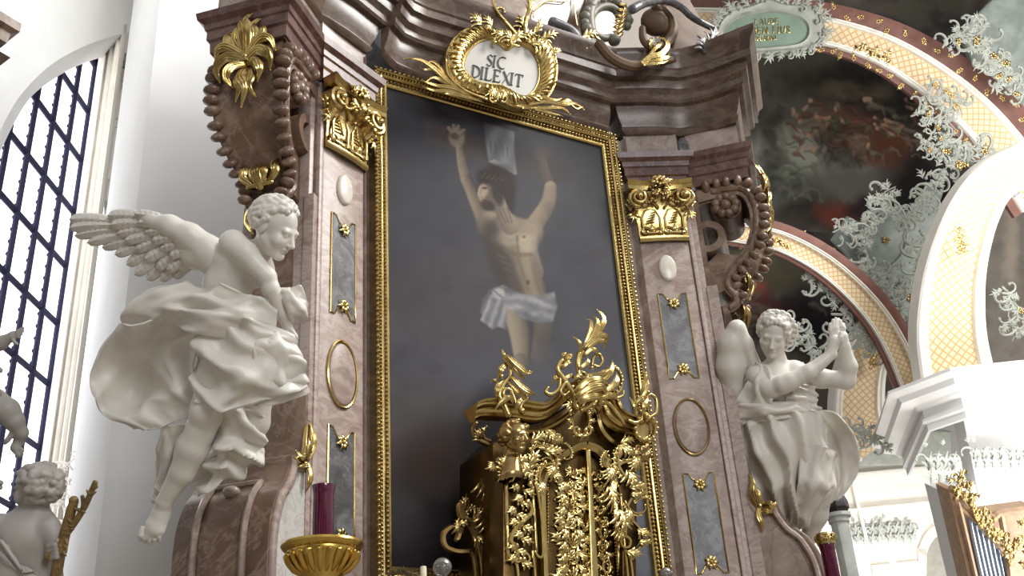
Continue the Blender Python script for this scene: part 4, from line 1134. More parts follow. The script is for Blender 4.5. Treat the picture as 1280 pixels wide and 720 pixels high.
for (x, y, a, L, W, bd) in ((640, 586, -2.4, 26, 13, -.8), (640, 586, -.9, 24, 12, .9), (626, 592, -1.9, 24, 10, .5), (656, 590, -1.3, 30, 11, .6), (634, 574, 2.2, 26, 12, -.6), (646, 576, 1.0, 26, 12, .6), (640, 578, 1.6, 26, 12, .2), (618, 580, 2.3, 18, 9, .8)):
    o_leaf(mb, tf, x, y, a, L, W, bend=bd, h=4)
for k in range(9): o_leaf(mb, tf, 628 + 3 * k, 578 + 3 * abs(k - 4), PI / 2 + (4 - k) * .16, 18, 7, h=6, lobes=2, nu=7)
mb.build('leaf_collar', M['gold'], herm, angle=60)
tq = px_mp(6.18)
mb = MB()
def rocaille(cx, cy, r, a0, sg, mp=None):
    mp = mp or tq
    o_scroll(mb, mp, cx, cy, a0, r * 3.1, sg * .2 / r, sg * 2.2 / r, r * .13, r * .09, h=8)
    pts = curl_pts(cx, cy, a0, r * 3.1, sg * .2 / r, sg * 2.2 / r, 24, 1.5)
    for i in range(2, 18, 2):
        d = pts[i + 1] - pts[i]; a = math.atan2(d[1], d[0]) - sg * 1.2
        o_leaf(mb, mp, pts[i][0], pts[i][1], a, r * .42, r * .24, bend=-sg * .5, h=7, nu=6, lobes=1)
for (x, y, a, L, W, bd) in ((676, 566, .3, 26, 11, -.8), (690, 584, 2.0, 22, 10, .6), (660, 556, -.7, 24, 9, .5), (678, 540, .8, 24, 10, .6), (700, 546, 2.6, 20, 9, -.5), (672, 604, 1.6, 24, 10, .5), (684, 592, .9, 20, 9, -.6)): o_leaf(mb, tq, x, y, a, L, W, bend=bd, h=6)
rocaille(672, 616, 17, -1.9, 1); rocaille(668, 562, 16, .2, 1); rocaille(690, 566, 15, -2.6, -1); rocaille(664, 590, 13, 2.2, -1); rocaille(680, 600, 12, -.9, -1); rocaille(700, 556, 10, .6, 1)
mb.build('rocaille_scrolls', M['gold'], TAB, angle=60); mb = MB()
rocaille(760, 604, 16, -1.4, 1); rocaille(782, 604, 20, -2.4, 1); rocaille(768, 572, 13, -.4, 1); rocaille(776, 628, 13, 1.2, -1); rocaille(788, 632, 10, -.8, 1); rocaille(756, 566, 10, 2.4, -1)
for (x, y, a, L, W, bd) in ((768, 560, .5, 26, 11, .6), (780, 590, 1.4, 30, 11, -.5),
                            (760, 586, 1.8, 26, 10, .4), (756, 610, 1.4, 34, 10, .3), (790, 612, .9, 16, 9, -.9), (770, 640, 1.5, 36, 12, -.3), (772, 556, -.4, 20, 9, .4), (792, 572, 1.9, 26, 10, .4), (784, 566, .3, 18, 9, -.4), (766, 660, 1.2, 24, 9, .5)):
    o_leaf(mb, tq, x, y, a, L, W, bend=bd, h=6)
for k in range(26): mb.sphere(tq(762 + 7 * math.sin(k * 2.1), 566 + k * 3.4, 8), (1.6 + .7 * math.sin(k)) * tq.k, 6)
mb.build('rocaille_scrolls', M['gold'], TAB, angle=60)
# right bracket with its profile head
mb = MB(); mb.prism([(776, 1000), (774, 640), (770, 610), (780, 600), (788, 612), (782, 630), (784, 646), (794, 660), (798, 676), (790, 690), (783, 698), (786, 1000)], tq, -20, 6, 2)
rb = mb.build('side_bracket', M['bronze'], TAB, angle=30)
mb = MB()
for pts in ([(784, 606), (792, 614), (782, 630), (780, 642), (786, 652), (796, 664), (800, 678), (792, 690), (786, 700)], [(772, 620), (775, 660), (780, 720), (786, 780)], [(783, 698), (786, 720), (790, 780)]): o_line(mb, tq, pts, 2.2, h=6)
o_line(mb, tq, [(776, 672), (782, 678), (780, 686), (773, 686), (770, 679), (774, 673)], 1.8, h=9, closed=True)
for (x, y, a, L, W, bd) in ((792, 664, .9, 20, 10, -.9), (794, 680, .2, 16, 9, -.8), (782, 612, -.2, 22, 11, .9), (784, 620, .3, 16, 8, -.7), (778, 692, .4, 20, 9, -.5), (782, 640, 1.9, 24, 9, .4)): o_leaf(mb, tq, x, y, a, L, W, bend=bd, h=8)
mb.build('scrollwork', M['gold'], rb, angle=60)
# open gilt ring at the right end of the cornice
mb = MB(); tr = px_mp(6.1)
o_line(mb, tr, [(806, 520), (818, 530), (816, 546), (804, 550), (795, 542), (797, 527)], 3.2, h=0, closed=True)
for k in range(14):
    a = 2 * PI * k / 14; mb.sphere(tr(806 + 14 * math.cos(a), 536 + 15 * math.sin(a), 2), 2.6 * tr.k, 6)
mb.prism([(800, 524), (813, 526), (815, 542), (805, 548), (796, 540)], tr, -14, -4); mb.build('end_shell', M['gold'], TAB)
# central mask under the big finial
mb = MB(); tmk = px_mp(6.1)
o_line(mb, tmk, [(727, 508), (736, 520), (734, 536), (726, 544), (717, 536), (715, 520)], 2.2, h=0, closed=True)
for k in range(12):
    a = 2 * PI * k / 12; o_leaf(mb, tmk, 726 + 9 * math.cos(a), 526 + 15 * math.sin(a), a, 10, 7, h=0, bend=.4, nu=6)
for s in (-1, 1): o_scroll(mb, tmk, 726, 546, PI / 2 - s * 1.5, 26, -s * .05, -s * .4, 2.4, 1.8, h=2); o_leaf(mb, tmk, 726 + s * 6, 512, -PI / 2 + s * 1.1, 22, 10, bend=s * .8, h=3)
msk = mb.build('mask_cartouche', M['gold'], TAB, angle=60)
# finials
def finial(name, parts, c, base=None):
    mb = MB(); fm = px_mp(c)
    for q in parts:
        if q[0] == 'l':
            x, y, a, L, W, bd = q[1:7]
            for dl2, da, wf in ((1, 0, .3), (.84, .2, .22), (.8, -.2, .22), (.58, .5, .18), (.55, -.45, .18)): o_strand(mb, fm, x, y, a + da, L * dl2, W * wf, bd * 1.3 + da * .8, q[7] if len(q) > 7 else 0, .12, flat=.7, m=12, seg=7, tip=q[8] if len(q) > 8 else 0)
        elif q[0] == 's': o_scroll(mb, fm, *q[1:9], h=0)
        elif q[0] == 'p': o_line(mb, fm, q[1], q[2], h=q[4] if len(q) > 4 else 0, r1=q[3])
        elif q[0] == 'b': mb.sphere(fm(q[1], q[2], q[4] if len(q) > 4 else 0), q[3] * fm.k, 10)
    return mb.build(name, M['gold'], TAB, angle=60)
def fin2(name, c, blades, tubes, balls, leaves=()):
    mb = MB(); fm = px_mp(c)
    for pts, w, h in blades: o_blade(mb, fm, pts, w, h)
    for pts, r0, r1, h in tubes: o_line(mb, fm, pts, r0, h=h, r1=r1, seg=8)
    for x, y, r, h in balls: mb.sphere(fm(x, y, h), r * fm.k, 10)
    for q in leaves: o_leaf(mb, fm, *q[:5], bend=q[5], h=q[6])
    return mb.build(name, M['gold'], TAB, angle=60)
fin2('corner_finial', 6.1, [([(631, 452), (628, 444), (627, 436)], 2.4, 0), ([(631, 446), (642, 460), (654, 469), (663, 466)], 4.2, 4), ([(632, 450), (640, 462), (648, 472), (656, 474)], 3.4, 2), ([(637, 473), (648, 488), (658, 494), (667, 495)], 4.4, 4), ([(634, 478), (642, 490), (652, 498), (662, 500)], 3.4, 2),
        ([(632, 456), (624, 464), (622, 474)], 4, 0), ([(630, 476), (621, 484), (619, 494), (625, 502)], 3.6, 0), ([(622, 480), (617, 476), (614, 478)], 2, 0), ([(640, 506), (632, 500), (622, 506), (616, 514)], 3.4, 5), ([(650, 500), (644, 506), (642, 516)], 3, 5)],
     [([(636, 520), (630, 506), (624, 494), (630, 480), (638, 470), (637, 458), (631, 448)], 4.4, 2.4, 0), ([(644, 512), (641, 500), (636, 490), (630, 488), (627, 494), (631, 499)], 2.6, 2, 4), ([(648, 516), (650, 506), (657, 500), (655, 496)], 2.4, 1.8, 4)], [(649, 516, 4, 6), (625, 472, 2.6, 4), (645, 478, 2.4, 4), (660, 466, 2.4, 2)])
fin2('crest_finial', 6.05, [([(730, 434), (743, 418), (751, 402), (745.5, 388)], 4.6, 2), ([(730, 434), (739, 418), (743, 405), (740, 397)], 3.4, 4), ([(730, 431), (735, 416), (736, 404), (732, 400)], 3, 2), ([(726, 440), (722, 430), (716, 421)], 3, 0), ([(729, 436), (744, 423), (753, 425), (755, 431)], 4.2, 4), ([(731, 437), (743, 429), (751, 433), (750, 438)], 3.6, 6),
        ([(728, 446), (734, 440), (741, 442), (744, 448)], 3, 5), ([(701, 454), (702, 446), (708, 442)], 3.4, 2), ([(703, 456), (708, 448), (714, 446)], 3.4, 4), ([(700, 462), (706, 456), (713, 456)], 2.8, 4), ([(698, 470), (692, 474), (690, 482)], 3, 0), ([(702, 476), (710, 472), (716, 476)], 3, 3),
        ([(716, 494), (726, 484), (742, 480), (756, 484)], 6, 8), ([(716, 500), (728, 492), (744, 490), (752, 498)], 6, 10), ([(718, 506), (726, 502), (740, 502), (746, 510)], 5, 10), ([(742, 484), (754, 474), (761, 462), (764, 452)], 4.6, 2), ([(752, 492), (764, 482), (768, 468)], 4.4, 4), ([(730, 470), (744, 472), (756, 466), (757, 460)], 4, 4),
        ([(726, 480), (718, 474), (712, 480)], 3.6, 6), ([(746, 500), (758, 498), (768, 502)], 4, 6), ([(722, 462), (730, 456), (732, 448)], 3, 4)],
     [([(724, 442), (722, 455), (726, 465), (742, 469), (755, 465)], 3.4, 2, 0), ([(730, 440), (724, 450), (724, 470), (726, 486)], 4, 3.4, 0), ([(738, 458), (740, 448), (746, 444), (751, 452), (746, 460), (740, 458)], 2.2, 1.8, 4), ([(719, 512), (716, 496), (704, 478), (695, 463), (700, 452)], 3.8, 3, 4), ([(699, 469), (698, 486), (688, 494), (681, 491), (684, 485)], 3, 2, 2), ([(704, 480), (698, 490), (702, 496), (708, 492)], 2.4, 1.8, 5),
      ([(763, 463), (771, 462), (776, 474), (773, 490), (764, 494)], 2.4, 2.4, 2), ([(745, 506), (756, 506), (768, 520), (776, 531)], 3.2, 2.2, 6), ([(766, 500), (776, 496), (777, 490)], 1.8, 1.4, 4), ([(736, 496), (732, 510), (722, 516)], 4, 2.6, 8)],
     [(730, 476, 4.5, 6), (742, 486, 3.4, 8), (736, 462, 2.6, 6), (750, 478, 3, 6), (712, 486, 3, 6)] + [(766 + 9 * math.sin(k * .42), 460 + 4.4 * k, 2, 5) for k in range(8)])
fin2('corner_finial', 6.1, [([(801, 496), (803, 482), (806, 470), (802, 465)], 3.4, 0), ([(800, 498), (806, 486), (806, 474)], 2.6, 3), ([(806, 500), (796, 502), (788, 510)], 4, 4), ([(798, 512), (790, 510), (786, 498)], 3, 2), ([(806, 498), (800, 510), (800, 522)], 3.4, 4)],
     [([(806, 526), (812, 522), (819, 516), (819, 500), (812, 494), (806, 499)], 3.2, 1.8, 2), ([(800, 528), (803, 514), (808, 503)], 3.4, 2.2, 2), ([(783, 527), (792, 530), (800, 526)], 2.2, 2.2, 4)], [(804, 522, 4, 6), (797, 516, 2.4, 6)])
# dark scroll arm and lower scroll on the left flank
mb = MB(); ta = px_mp(6.45)
for pts, r in (([(622, 566), (608, 556), (596, 550), (590, 540), (594, 530)], 3.2), ([(612, 552), (604, 548), (602, 540), (607, 534)], 2), ([(608, 590), (612, 640), (616, 700), (618, 760)], 2.4), ([(604, 760), (600, 700), (590, 660), (578, 650), (574, 636), (580, 628)], 5), ([(586, 690), (570, 690), (556, 684), (553, 670), (562, 660), (572, 666), (570, 676)], 3.4), ([(596, 740), (592, 700), (584, 690)], 3)):
    o_line(mb, ta, pts, r, h=2)
for (x, y, a, L, W, bd) in ((600, 552, -2.4, 18, 9, .6), (596, 548, -1.2, 16, 7, .6), (566, 660, -.5, 24, 10, .8), (580, 640, -1.8, 22, 10, .6), (590, 650, -.8, 26, 12, .5), (580, 656, 2.8, 22, 10, -.6), (590, 670, .6, 24, 11, .4), (604, 640, 1.6, 40, 13, .2), (600, 600, 1.5, 36, 12, -.3)): o_leaf(mb, ta, x, y, a, L, W, bend=bd, h=2, thick=.5)
for k in range(8): o_flower(mb, ta, 588 + 8 * math.cos(k * 2.4) , 645 + 9 * math.sin(k * 2.4), 6, h=3, petals=5, rot=k)
mb.build('flank_scroll', M['golddark'], TAB, angle=60)
# candle stub, silver bosses and brown sprig at the foot of the frame
# ------------------------------------------------------------------ floor, back wall, vault shell
mb = MB(); mb.box((-22, -8, -1.85), (45, 45, -1.65)); struct('floor', mb, plain('worn stone floor', (150, 142, 130), .5, .1, 1.5))
bm_ = at_mp(34.0)
mb = MB(); mb.prism([(-500, -500), (1800, -500), (1800, 1200), (-500, 1200)], bm_, -10, 0); struct('wall_back', mb, M['plaster'])

# ------------------------------------------------------------------ left: window wall, window, jambs, pier
wd = (math.cos(math.radians(59)), math.sin(math.radians(59))); wp0 = at(100, 250, 13.0)[:2]; wn = np.array([wd[1], -wd[0]])
def win_mp(dp=0.0):
    p = wp0 - wn * dp
    return lambda x, y, h=0.0: hitP(x, y, p, wd) + np.array([wn[0] * h, wn[1] * h, 0])
W0, W1, W2 = win_mp(0), win_mp(.35), win_mp(.6)
arch_o = [(-60, 330), (-40, 260), (-14, 200), (6, 152), (28, 116), (60, 84), (92, 64), (126, 50), (160, 41), (215, 33)]
arch_i = [(-60, 330), (-30, 250), (0, 190), (20, 150), (42, 118), (78, 92), (103, 80), (126, 72), (150, 67), (215, 58)]
mb = MB(); so = spline(arch_o, 5); si = spline(arch_i, 5)
top = [(-60 + i * 275 / (len(so) - 1), -160) for i in range(len(so))]
mb.grid([[W0(*t) for t in top], [W0(*p) for p in so], [W0(*(p + np.array([1, 5]))) - np.append(wn * .06, 0) for p in so], [W1(*q) for q in si], [W2(*q) for q in si]])
struct('wall_left', mb, M['plaster'], angle=40)
mb = MB(); jx = lambda y, x0: 457 + (x0 - 457) * (y + 2244) / (300 + 2244)      # a vertical through (x0, 300)
ys = [30, 720 + 200]
mb.grid([[hitP(jx(y, x), y, wp0 + wn * h, wd) for x, h in ((90, -.8), (90.5, -.5), (93, -.4), (96, -.35), (99, -.28), (102, -.3), (105, -.2), (110, -.18), (112, -.08), (116, -.06), (118, 0), (124, 0), (124.5, -.8))] for y in ys])
struct('trim_1', mb, M['plasterwarm'], angle=25)
win = thing('window_1', None, None, W2(20, 500)); del win['label'], win['category']; win['kind'] = 'structure'
mb = MB(); mb.prism([(-120, 900), (-120, 40), (130, 40), (130, 900)], win_mp(.72), -.02, 0); mb.build('glass_pane', M['glass'], win)
mb = MB()
zs = [hitP(x, y, wp0 - wn * .6, wd)[2] for x, y in ((110, 140), (78, 330), (43, 556))]
p_ = wp0 - wn * .6
def along(x, y): h = hitP(x, y, p_, wd); return float(np.dot(h[:2] - p_, wd))
s0 = along(110, 140); ds = (along(112, 140) - along(44, 122 + 18)) / 3
wl = lambda s, z, h=0.0: np.array([p_[0] + wd[0] * s + wn[0] * h, p_[1] + wd[1] * s + wn[1] * h, z])
for k in range(9):
    mb.tube([wl(s0 - k * ds, z, .02) for z in np.linspace(-1, 12.5, 40)], .035 if k else .045, 6)
zst = (hitP(110, 140, p_, wd)[2] - hitP(43, 556, p_, wd)[2]) / 6
for k in range(-2, 14):
    z = hitP(110, 140, p_, wd)[2] + zst - k * zst
    mb.tube([wl(s, z) for s in (s0 - 9 * ds, s0)], .04, 6)
    for j in range(1, 9):
        for q in range(5): mb.sphere(wl(s0 - j * ds, z - zst * (q + .5) / 5), .035, 4)
mb.build('glazing_bars', M['lead'], win)
# distant bay: stucco pilaster with entablature seen past the jamb
mb = MB(); pm = at_mp(17.0)
for (y0, y1, x0, x1, h) in ((92, 104, 142, 250, 14), (104, 112, 146, 250, 8), (112, 138, 150, 250, 4), (138, 150, 144, 250, 10), (150, 160, 150, 250, 4), (160, 215, 152, 250, 2), (215, 225, 146, 250, 8), (225, 262, 152, 250, 0), (60, 92, 150, 250, -2), (262, 1000, 120, 250, -4)):
    sh = lambda x, y: x - (y - 100) * .13
    mb.prism([(sh(x0, y0), y0), (sh(x1, y0), y0 - 8), (sh(x1, y1), y1 - 8), (sh(x0, y1), y1)], pm, -30, h, 1.0)
struct('trim_2', mb, M['plasterwarm'], angle=30)
mb = MB(); rnd = random.Random(4)
for k in range(9):
    x = 146 + k * 5; o_scroll(mb, pm, x, 72 + 3 * (k % 3), rnd.uniform(0, 6), 14, .05, .5, 1.2, .8, h=10); o_leaf(mb, pm, x, 70 - k * .6, rnd.uniform(0, 6), 10, 5, h=9)
tag(mb.build('stucco_crest', M['stuccogrey'], None), 'small white stucco crest topping the pilaster between tall window and grey pier', 'stucco ornament')
mb = MB()
for k in range(6): o_leaf(mb, pm, 130 + 5 * k, 262, -PI / 2 + rnd.uniform(-.6, .6), 14, 6, bend=.5, h=8)
tag(mb.build('stucco_foliage', M['stuccogrey'], None), 'grey stucco leaf tuft just above the spread wing of the left angel', 'stucco ornament')
mb = MB(); mb.add([hitY(195, 0, 9.2), hitY(118, 720, 9.2)], [])
e0 = hitY(118, 720, 9.2); e1 = hitY(306, 250, 9.2)
mb = MB(); mb.box((e0[0], 9.2, -1.65), (e1[0] + .05, 11.5, 14)); struct('wall_pier', mb, M['pier'])
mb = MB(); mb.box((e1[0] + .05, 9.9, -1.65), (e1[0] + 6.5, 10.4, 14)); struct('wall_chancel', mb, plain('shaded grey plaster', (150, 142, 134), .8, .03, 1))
# corner of a neighbouring marble cornice, top left
q = [at(24, 42, 7.2), at(-10, 52, 6.6), at(-4, -30, 7.9)]
nbz = at(24, 42, 7.2)[2]
NC = thing('neighbour_cornice', 'corner of a reddish marble cornice entering at the top left before the white wall', 'cornice', at(0, 30, 7.0))
mb = MB(); c0 = at(25, 40, 7.0); PR = [(-.02, -.22), (-.1, -.2), (-.12, -.12), (-.05, -.1), (-.04, -.02), (0, 0), (0, .07), (-.3, .07), (-.3, -.22)]
mb.sweep([c0[:2] + np.array([-.62, -.35]), c0[:2], c0[:2] + np.array([-.28, .62])], [(o, c0[2] + z) for o, z in PR], side=1)
mb.build('moulded_corner', M['brown2'], NC, angle=30)
# white stucco scrollwork low on the window jamb
for (cx, cy, sc_, sd, lab) in ((96, 590, 1.0, 1, 'thin white stucco scroll spray low on the window jamb behind the cherub branch'), (112, 690, .7, 2, 'small white stucco scroll tip beside the grey pier near the bottom edge')):
    mb = MB(); rnd = random.Random(sd); jm = at_mp(11.7)
    o_line(mb, jm, [(cx - 22 * sc_, cy + 40 * sc_), (cx - 18 * sc_, cy), (cx - 4 * sc_, cy - 16 * sc_), (cx + 12 * sc_, cy - 30 * sc_), (cx + 20 * sc_, cy - 32 * sc_)], 1.8, r1=.8)
    o_line(mb, jm, [(cx - 26 * sc_, cy - 12 * sc_), (cx - 12 * sc_, cy - 10 * sc_), (cx - 2 * sc_, cy + 6 * sc_), (cx - 6 * sc_, cy + 30 * sc_), (cx - 12 * sc_, cy + 60 * sc_)], 2, r1=1.2)
    for k in range(14):
        o_scroll(mb, jm, cx + rnd.uniform(-22, 10) * sc_, cy + rnd.uniform(-20, 44) * sc_, rnd.uniform(0, 6.2), 16 * sc_, .08, .5, 1.2, .8, h=1); o_leaf(mb, jm, cx + rnd.uniform(-22, 10) * sc_, cy + rnd.uniform(-18, 50) * sc_, rnd.uniform(0, 6.2), 14 * sc_, 6 * sc_, bend=.8)
    mb.prism([(cx - 30 * sc_, cy + 60 * sc_), (cx + 6 * sc_, cy + 62 * sc_), (cx + 2 * sc_, cy + 80 * sc_), (cx - 28 * sc_, cy + 78 * sc_)], jm, -4, 3, 1)
    tag(mb.build('stucco_scroll', M['plasterwarm'], None), lab, 'stucco ornament')

# ------------------------------------------------------------------ right: painted vault
def shell(cpx, c0, nx, nz, bulge):
    """curved painted shell filling a pixel box; its middle lies further back"""
    x0, y0, x1, y1 = cpx
    def f(u, v):
        out = np.zeros(u.shape + (3,))
        for i in range(u.shape[0]):
            for j in range(u.shape[1]):
                a, b = u[i, j], v[i, j]
                out[i, j] = at(x0 + (x1 - x0) * a, y0 + (y1 - y0) * b, c0 + bulge * math.sin(PI * a) * math.sin(PI * b))
        return out
    return paint_grid(f, nx, nz)
def fresco(name, box, c0, nx, nz, bulge, draw):
    P, px, py = shell(box, c0, nx, nz, bulge); w1 = (fbm(px * .05, py * .05, 3) - .45) * 22; w2 = (fbm(px * .05 + 40, py * .05 + 7, 3) - .45) * 22
    p = Paint(px + w1, py + w2, (74, 69, 64)); draw(p, px + w1 * .5, py + w2 * .5)
    mb = MB(); mb.grid(P); o = mb.build(name, M['fresco'], None, colors=lin(np.clip(p.c * 1.35, 0, 255)).reshape(-1, 3), recalc=False, angle=180); o['kind'] = 'structure'; return o
def draw1(p, x, y):
    n = fbm(x * .011, y * .016 + 5, 5); n2 = fbm(x * .03 + 9, y * .03, 4)
    p.blend((30, 27, 26), np.clip((n - .42) * 3, 0, 1)); p.blend((92, 90, 82), np.clip((.47 - n) * 4, 0, 1) * .6)
    p.blob(1010, 90, 70, 34, (64, 66, 58), .8, 1); p.blob(1080, 105, 90, 26, (30, 29, 26), .8, 1); p.blob(1075, 112, 60, 12, (96, 84, 66), .6, 1)
    p.blob(985, 195, 60, 34, (142, 146, 134), .85, .9, -.15); p.blob(1040, 190, 50, 26, (150, 150, 140), .85, .9, .1); p.blob(1070, 225, 60, 30, (108, 108, 102), .8, 1); p.blob(960, 230, 40, 30, (96, 100, 90), .8, 1)
    p.blob(1080, 205, 22, 10, (132, 130, 122), .5, 1); p.blob(1010, 176, 30, 8, (132, 134, 124), .5, 1)
    p.blob(1080, 170, 60, 30, (98, 60, 48), .55, 1, .4); p.blob(1110, 190, 34, 20, (104, 66, 48), .5, 1, .5); p.blob(1165, 165, 16, 10, (110, 58, 44), .6, 1); p.blob(1050, 265, 28, 16, (110, 52, 40), .75, .9)
    p.blob(1150, 240, 40, 50, (34, 32, 34), .85, 1); p.blob(1100, 265, 40, 20, (40, 38, 40), .8, 1); p.blob(1170, 110, 60, 50, (34, 31, 29), .6, 1)
    rnd = random.Random(8)
    for k in range(80):                          # a crowd of reclining figures on clouds
        cx, cy = 980 + rnd.random() * 160, 135 + rnd.random() * 55 + 12 * math.sin(k)
        tone = rnd.choice([(140, 92, 74), (150, 130, 110), (118, 76, 60), (120, 116, 100), (92, 100, 80), (160, 140, 122)])
        dk = tuple(v * .45 for v in tone); a = rnd.uniform(-.5, .8); L = rnd.uniform(5, 13)
        p.limb([(cx, cy), (cx + L * math.cos(a), cy + L * math.sin(a)), (cx + L * 1.6 * math.cos(a + .5), cy + L * 1.6 * math.sin(a + .5))], [rnd.uniform(1.5, 4.2), rnd.uniform(1.5, 3.6), 1.2], dk, tone, (-.3, -.7), .6, .7)
        if k % 2 == 0: p.blob(cx - 4, cy - 4, 3, 3.4, (168, 136, 112), .7, .7)
    for k in range(10):
        cx, cy = 946 + rnd.random() * 60, 205 + rnd.random() * 44; p.limb([(cx, cy), (cx + 16, cy - 9), (cx + 30, cy + 4)], [3, 4, 2], (60, 64, 56), (124, 126, 112), (-.2, -.8), .6, .7)
    p.blend((26, 23, 22), np.clip((n2 - .5) * 2.2, 0, .55))
fresco('ceiling', (860, 20, 1290, 330), 30.0, 300, 220, 2.0, draw1)
def draw2(p, x, y):
    n = fbm(x * .018 + 4, y * .02, 5)
    p.blend((24, 21, 21), np.clip((n - .42) * 3, 0, 1)); p.blend((84, 86, 70), np.clip((.46 - n) * 4, 0, 1) * .55)
    p.blob(940, 335, 40, 16, (92, 90, 62), .6, 1, .2); p.blob(985, 345, 50, 18, (56, 54, 40), .7, 1); p.blob(935, 360, 24, 14, (132, 60, 50), .8, .8, .2); p.blob(1010, 400, 50, 34, (26, 24, 27), .85, 1); p.blob(1040, 370, 26, 20, (50, 48, 50), .6, 1)
    p.blob(960, 385, 30, 16, (74, 40, 40), .7, 1, .3); p.blob(915, 395, 16, 18, (110, 108, 100), .6, 1); p.blob(985, 420, 30, 10, (88, 60, 58), .5, 1, .3)
    rnd = random.Random(5)
    for k in range(18):
        cx, cy = 905 + rnd.random() * 110, 345 + rnd.random() * 70; tone = rnd.choice([(140, 70, 60), (120, 110, 96), (96, 66, 58), (108, 104, 84)]); a = rnd.uniform(-.4, .9); L = rnd.uniform(8, 16)
        p.limb([(cx, cy), (cx + L * math.cos(a), cy + L * math.sin(a)), (cx + L * 1.6 * math.cos(a + .6), cy + L * 1.6 * math.sin(a + .6))], [3, 3.6, 1.6], tuple(v * .4 for v in tone), tone, (-.3, -.7), .6, .7)
fresco('ceiling.001', (860, 290, 1160, 520), 27.0, 170, 120, 1.5, draw2)
def draw3(p, x, y):
    n = fbm(x * .03, y * .03, 4); p.blend((150, 148, 140), np.clip(n * .8, 0, 1)); p.blend((70, 64, 60), np.clip((n - .45) * 3, 0, 1)); p.blob(1262, 300, 10, 40, (120, 110, 100), .6, 1)
fresco('ceiling.002', (1225, 200, 1300, 470), 26.0, 40, 90, .8, draw3)
def draw4(p, x, y):
    n = fbm(x * .02, y * .03, 4); p.blend((70, 72, 58), np.clip((.55 - n) * 3, 0, 1)); p.blend((34, 30, 30), np.clip((n - .45) * 3, 0, .9))
fresco('ceiling.003', (1030, -60, 1240, 60), 28.0, 90, 50, .5, draw4)
# ribs: bands swept along a curve of the vault
def rib(name, mid, wid, c, lat=True, kind_lat='lattice', du=6.0, edge=M['plasterwarm'], n=10, red=None, dc=0.0):
    m_ = spline(mid, n); wv = np.asarray(spline(np.asarray(wid, float)[:, None], n))[:, 0]
    d = np.gradient(m_, axis=0); d /= np.linalg.norm(d, axis=1, keepdims=True); nr = np.stack([d[:, 1], -d[:, 0]], 1)
    k = len(m_); cs = c + np.linspace(0, dc, k); K = c / F
    def line(rows):
        return [[at(*(m_[i] + nr[i] * wv[i] * o), cs[i]) - FWD * h * K for o, h in rows] for i in range(k)]
    mb = MB(); mb.grid(line([(1.0, -24), (1.0, 4), (.94, 7), (.84, 7), (.8, 4), (.76, 6), (.68, 6), (.64, 0), (.64, -2)])); mb.grid(line([(-.64, -2), (-.64, 0), (-.68, 6), (-.76, 6), (-.8, 4), (-.84, 7), (-.94, 7), (-1.0, 4), (-1.0, -24)]))
    root = thing(name, None, None, at(*m_[k // 2], c)); del root['label'], root['category']; root['kind'] = 'structure'
    mb.build('edge_moulding', edge, root, angle=30)
    mb = MB(); rows = np.linspace(.66, -.66, 7); mb.grid(line([(o, 0) for o in rows]))
    L = np.concatenate([[0], np.cumsum(np.linalg.norm(np.diff(m_, axis=0), axis=1))])
    uv = [(L[i] / du, wv[i] * o / du) for i in range(k) for o in rows]
    mb.build('lattice_field', M[kind_lat], root, uv=uv)
    if red:
        mb = MB()
        for r0, r1 in red: mb.grid(line([(r0, -6), (r0, 2), ((r0 + r1) / 2, 3), (r1, 2), (r1, -6)]))
        mb.build('red_border', M['redband'], root)
    return root, m_, nr, wv
R1 = rib('trim_3', [(860, 28), (930, 30), (1000, 36), (1050, 44), (1110, 66), (1170, 104), (1220, 146), (1262, 196), (1300, 250)], [18, 18, 18, 18, 20, 23, 25, 27, 28], 24.0, du=7, red=[(1.04, 2.0), (-1.05, -1.4)])
R2 = rib('trim_4', [(890, 286), (930, 292), (975, 302), (1022, 326), (1062, 358), (1096, 396), (1122, 440), (1146, 500)], [13, 13, 13, 13.5, 14, 14.5, 15, 15], 23.0, du=5.5, red=[(1.05, 1.75), (-1.05, -1.35)])
R3 = rib('trim_5', [(1196, 470), (1188, 420), (1190, 360), (1200, 310), (1218, 262), (1244, 226), (1290, 200)], [46, 44, 40, 36, 32, 28, 26], 21.0, du=8)
R4 = rib('trim_6', [(1096, 560), (1076, 530), (1074, 490), (1082, 450), (1100, 420), (1130, 400)], [36, 33, 31, 28, 25, 22], 25.5, du=6.5)
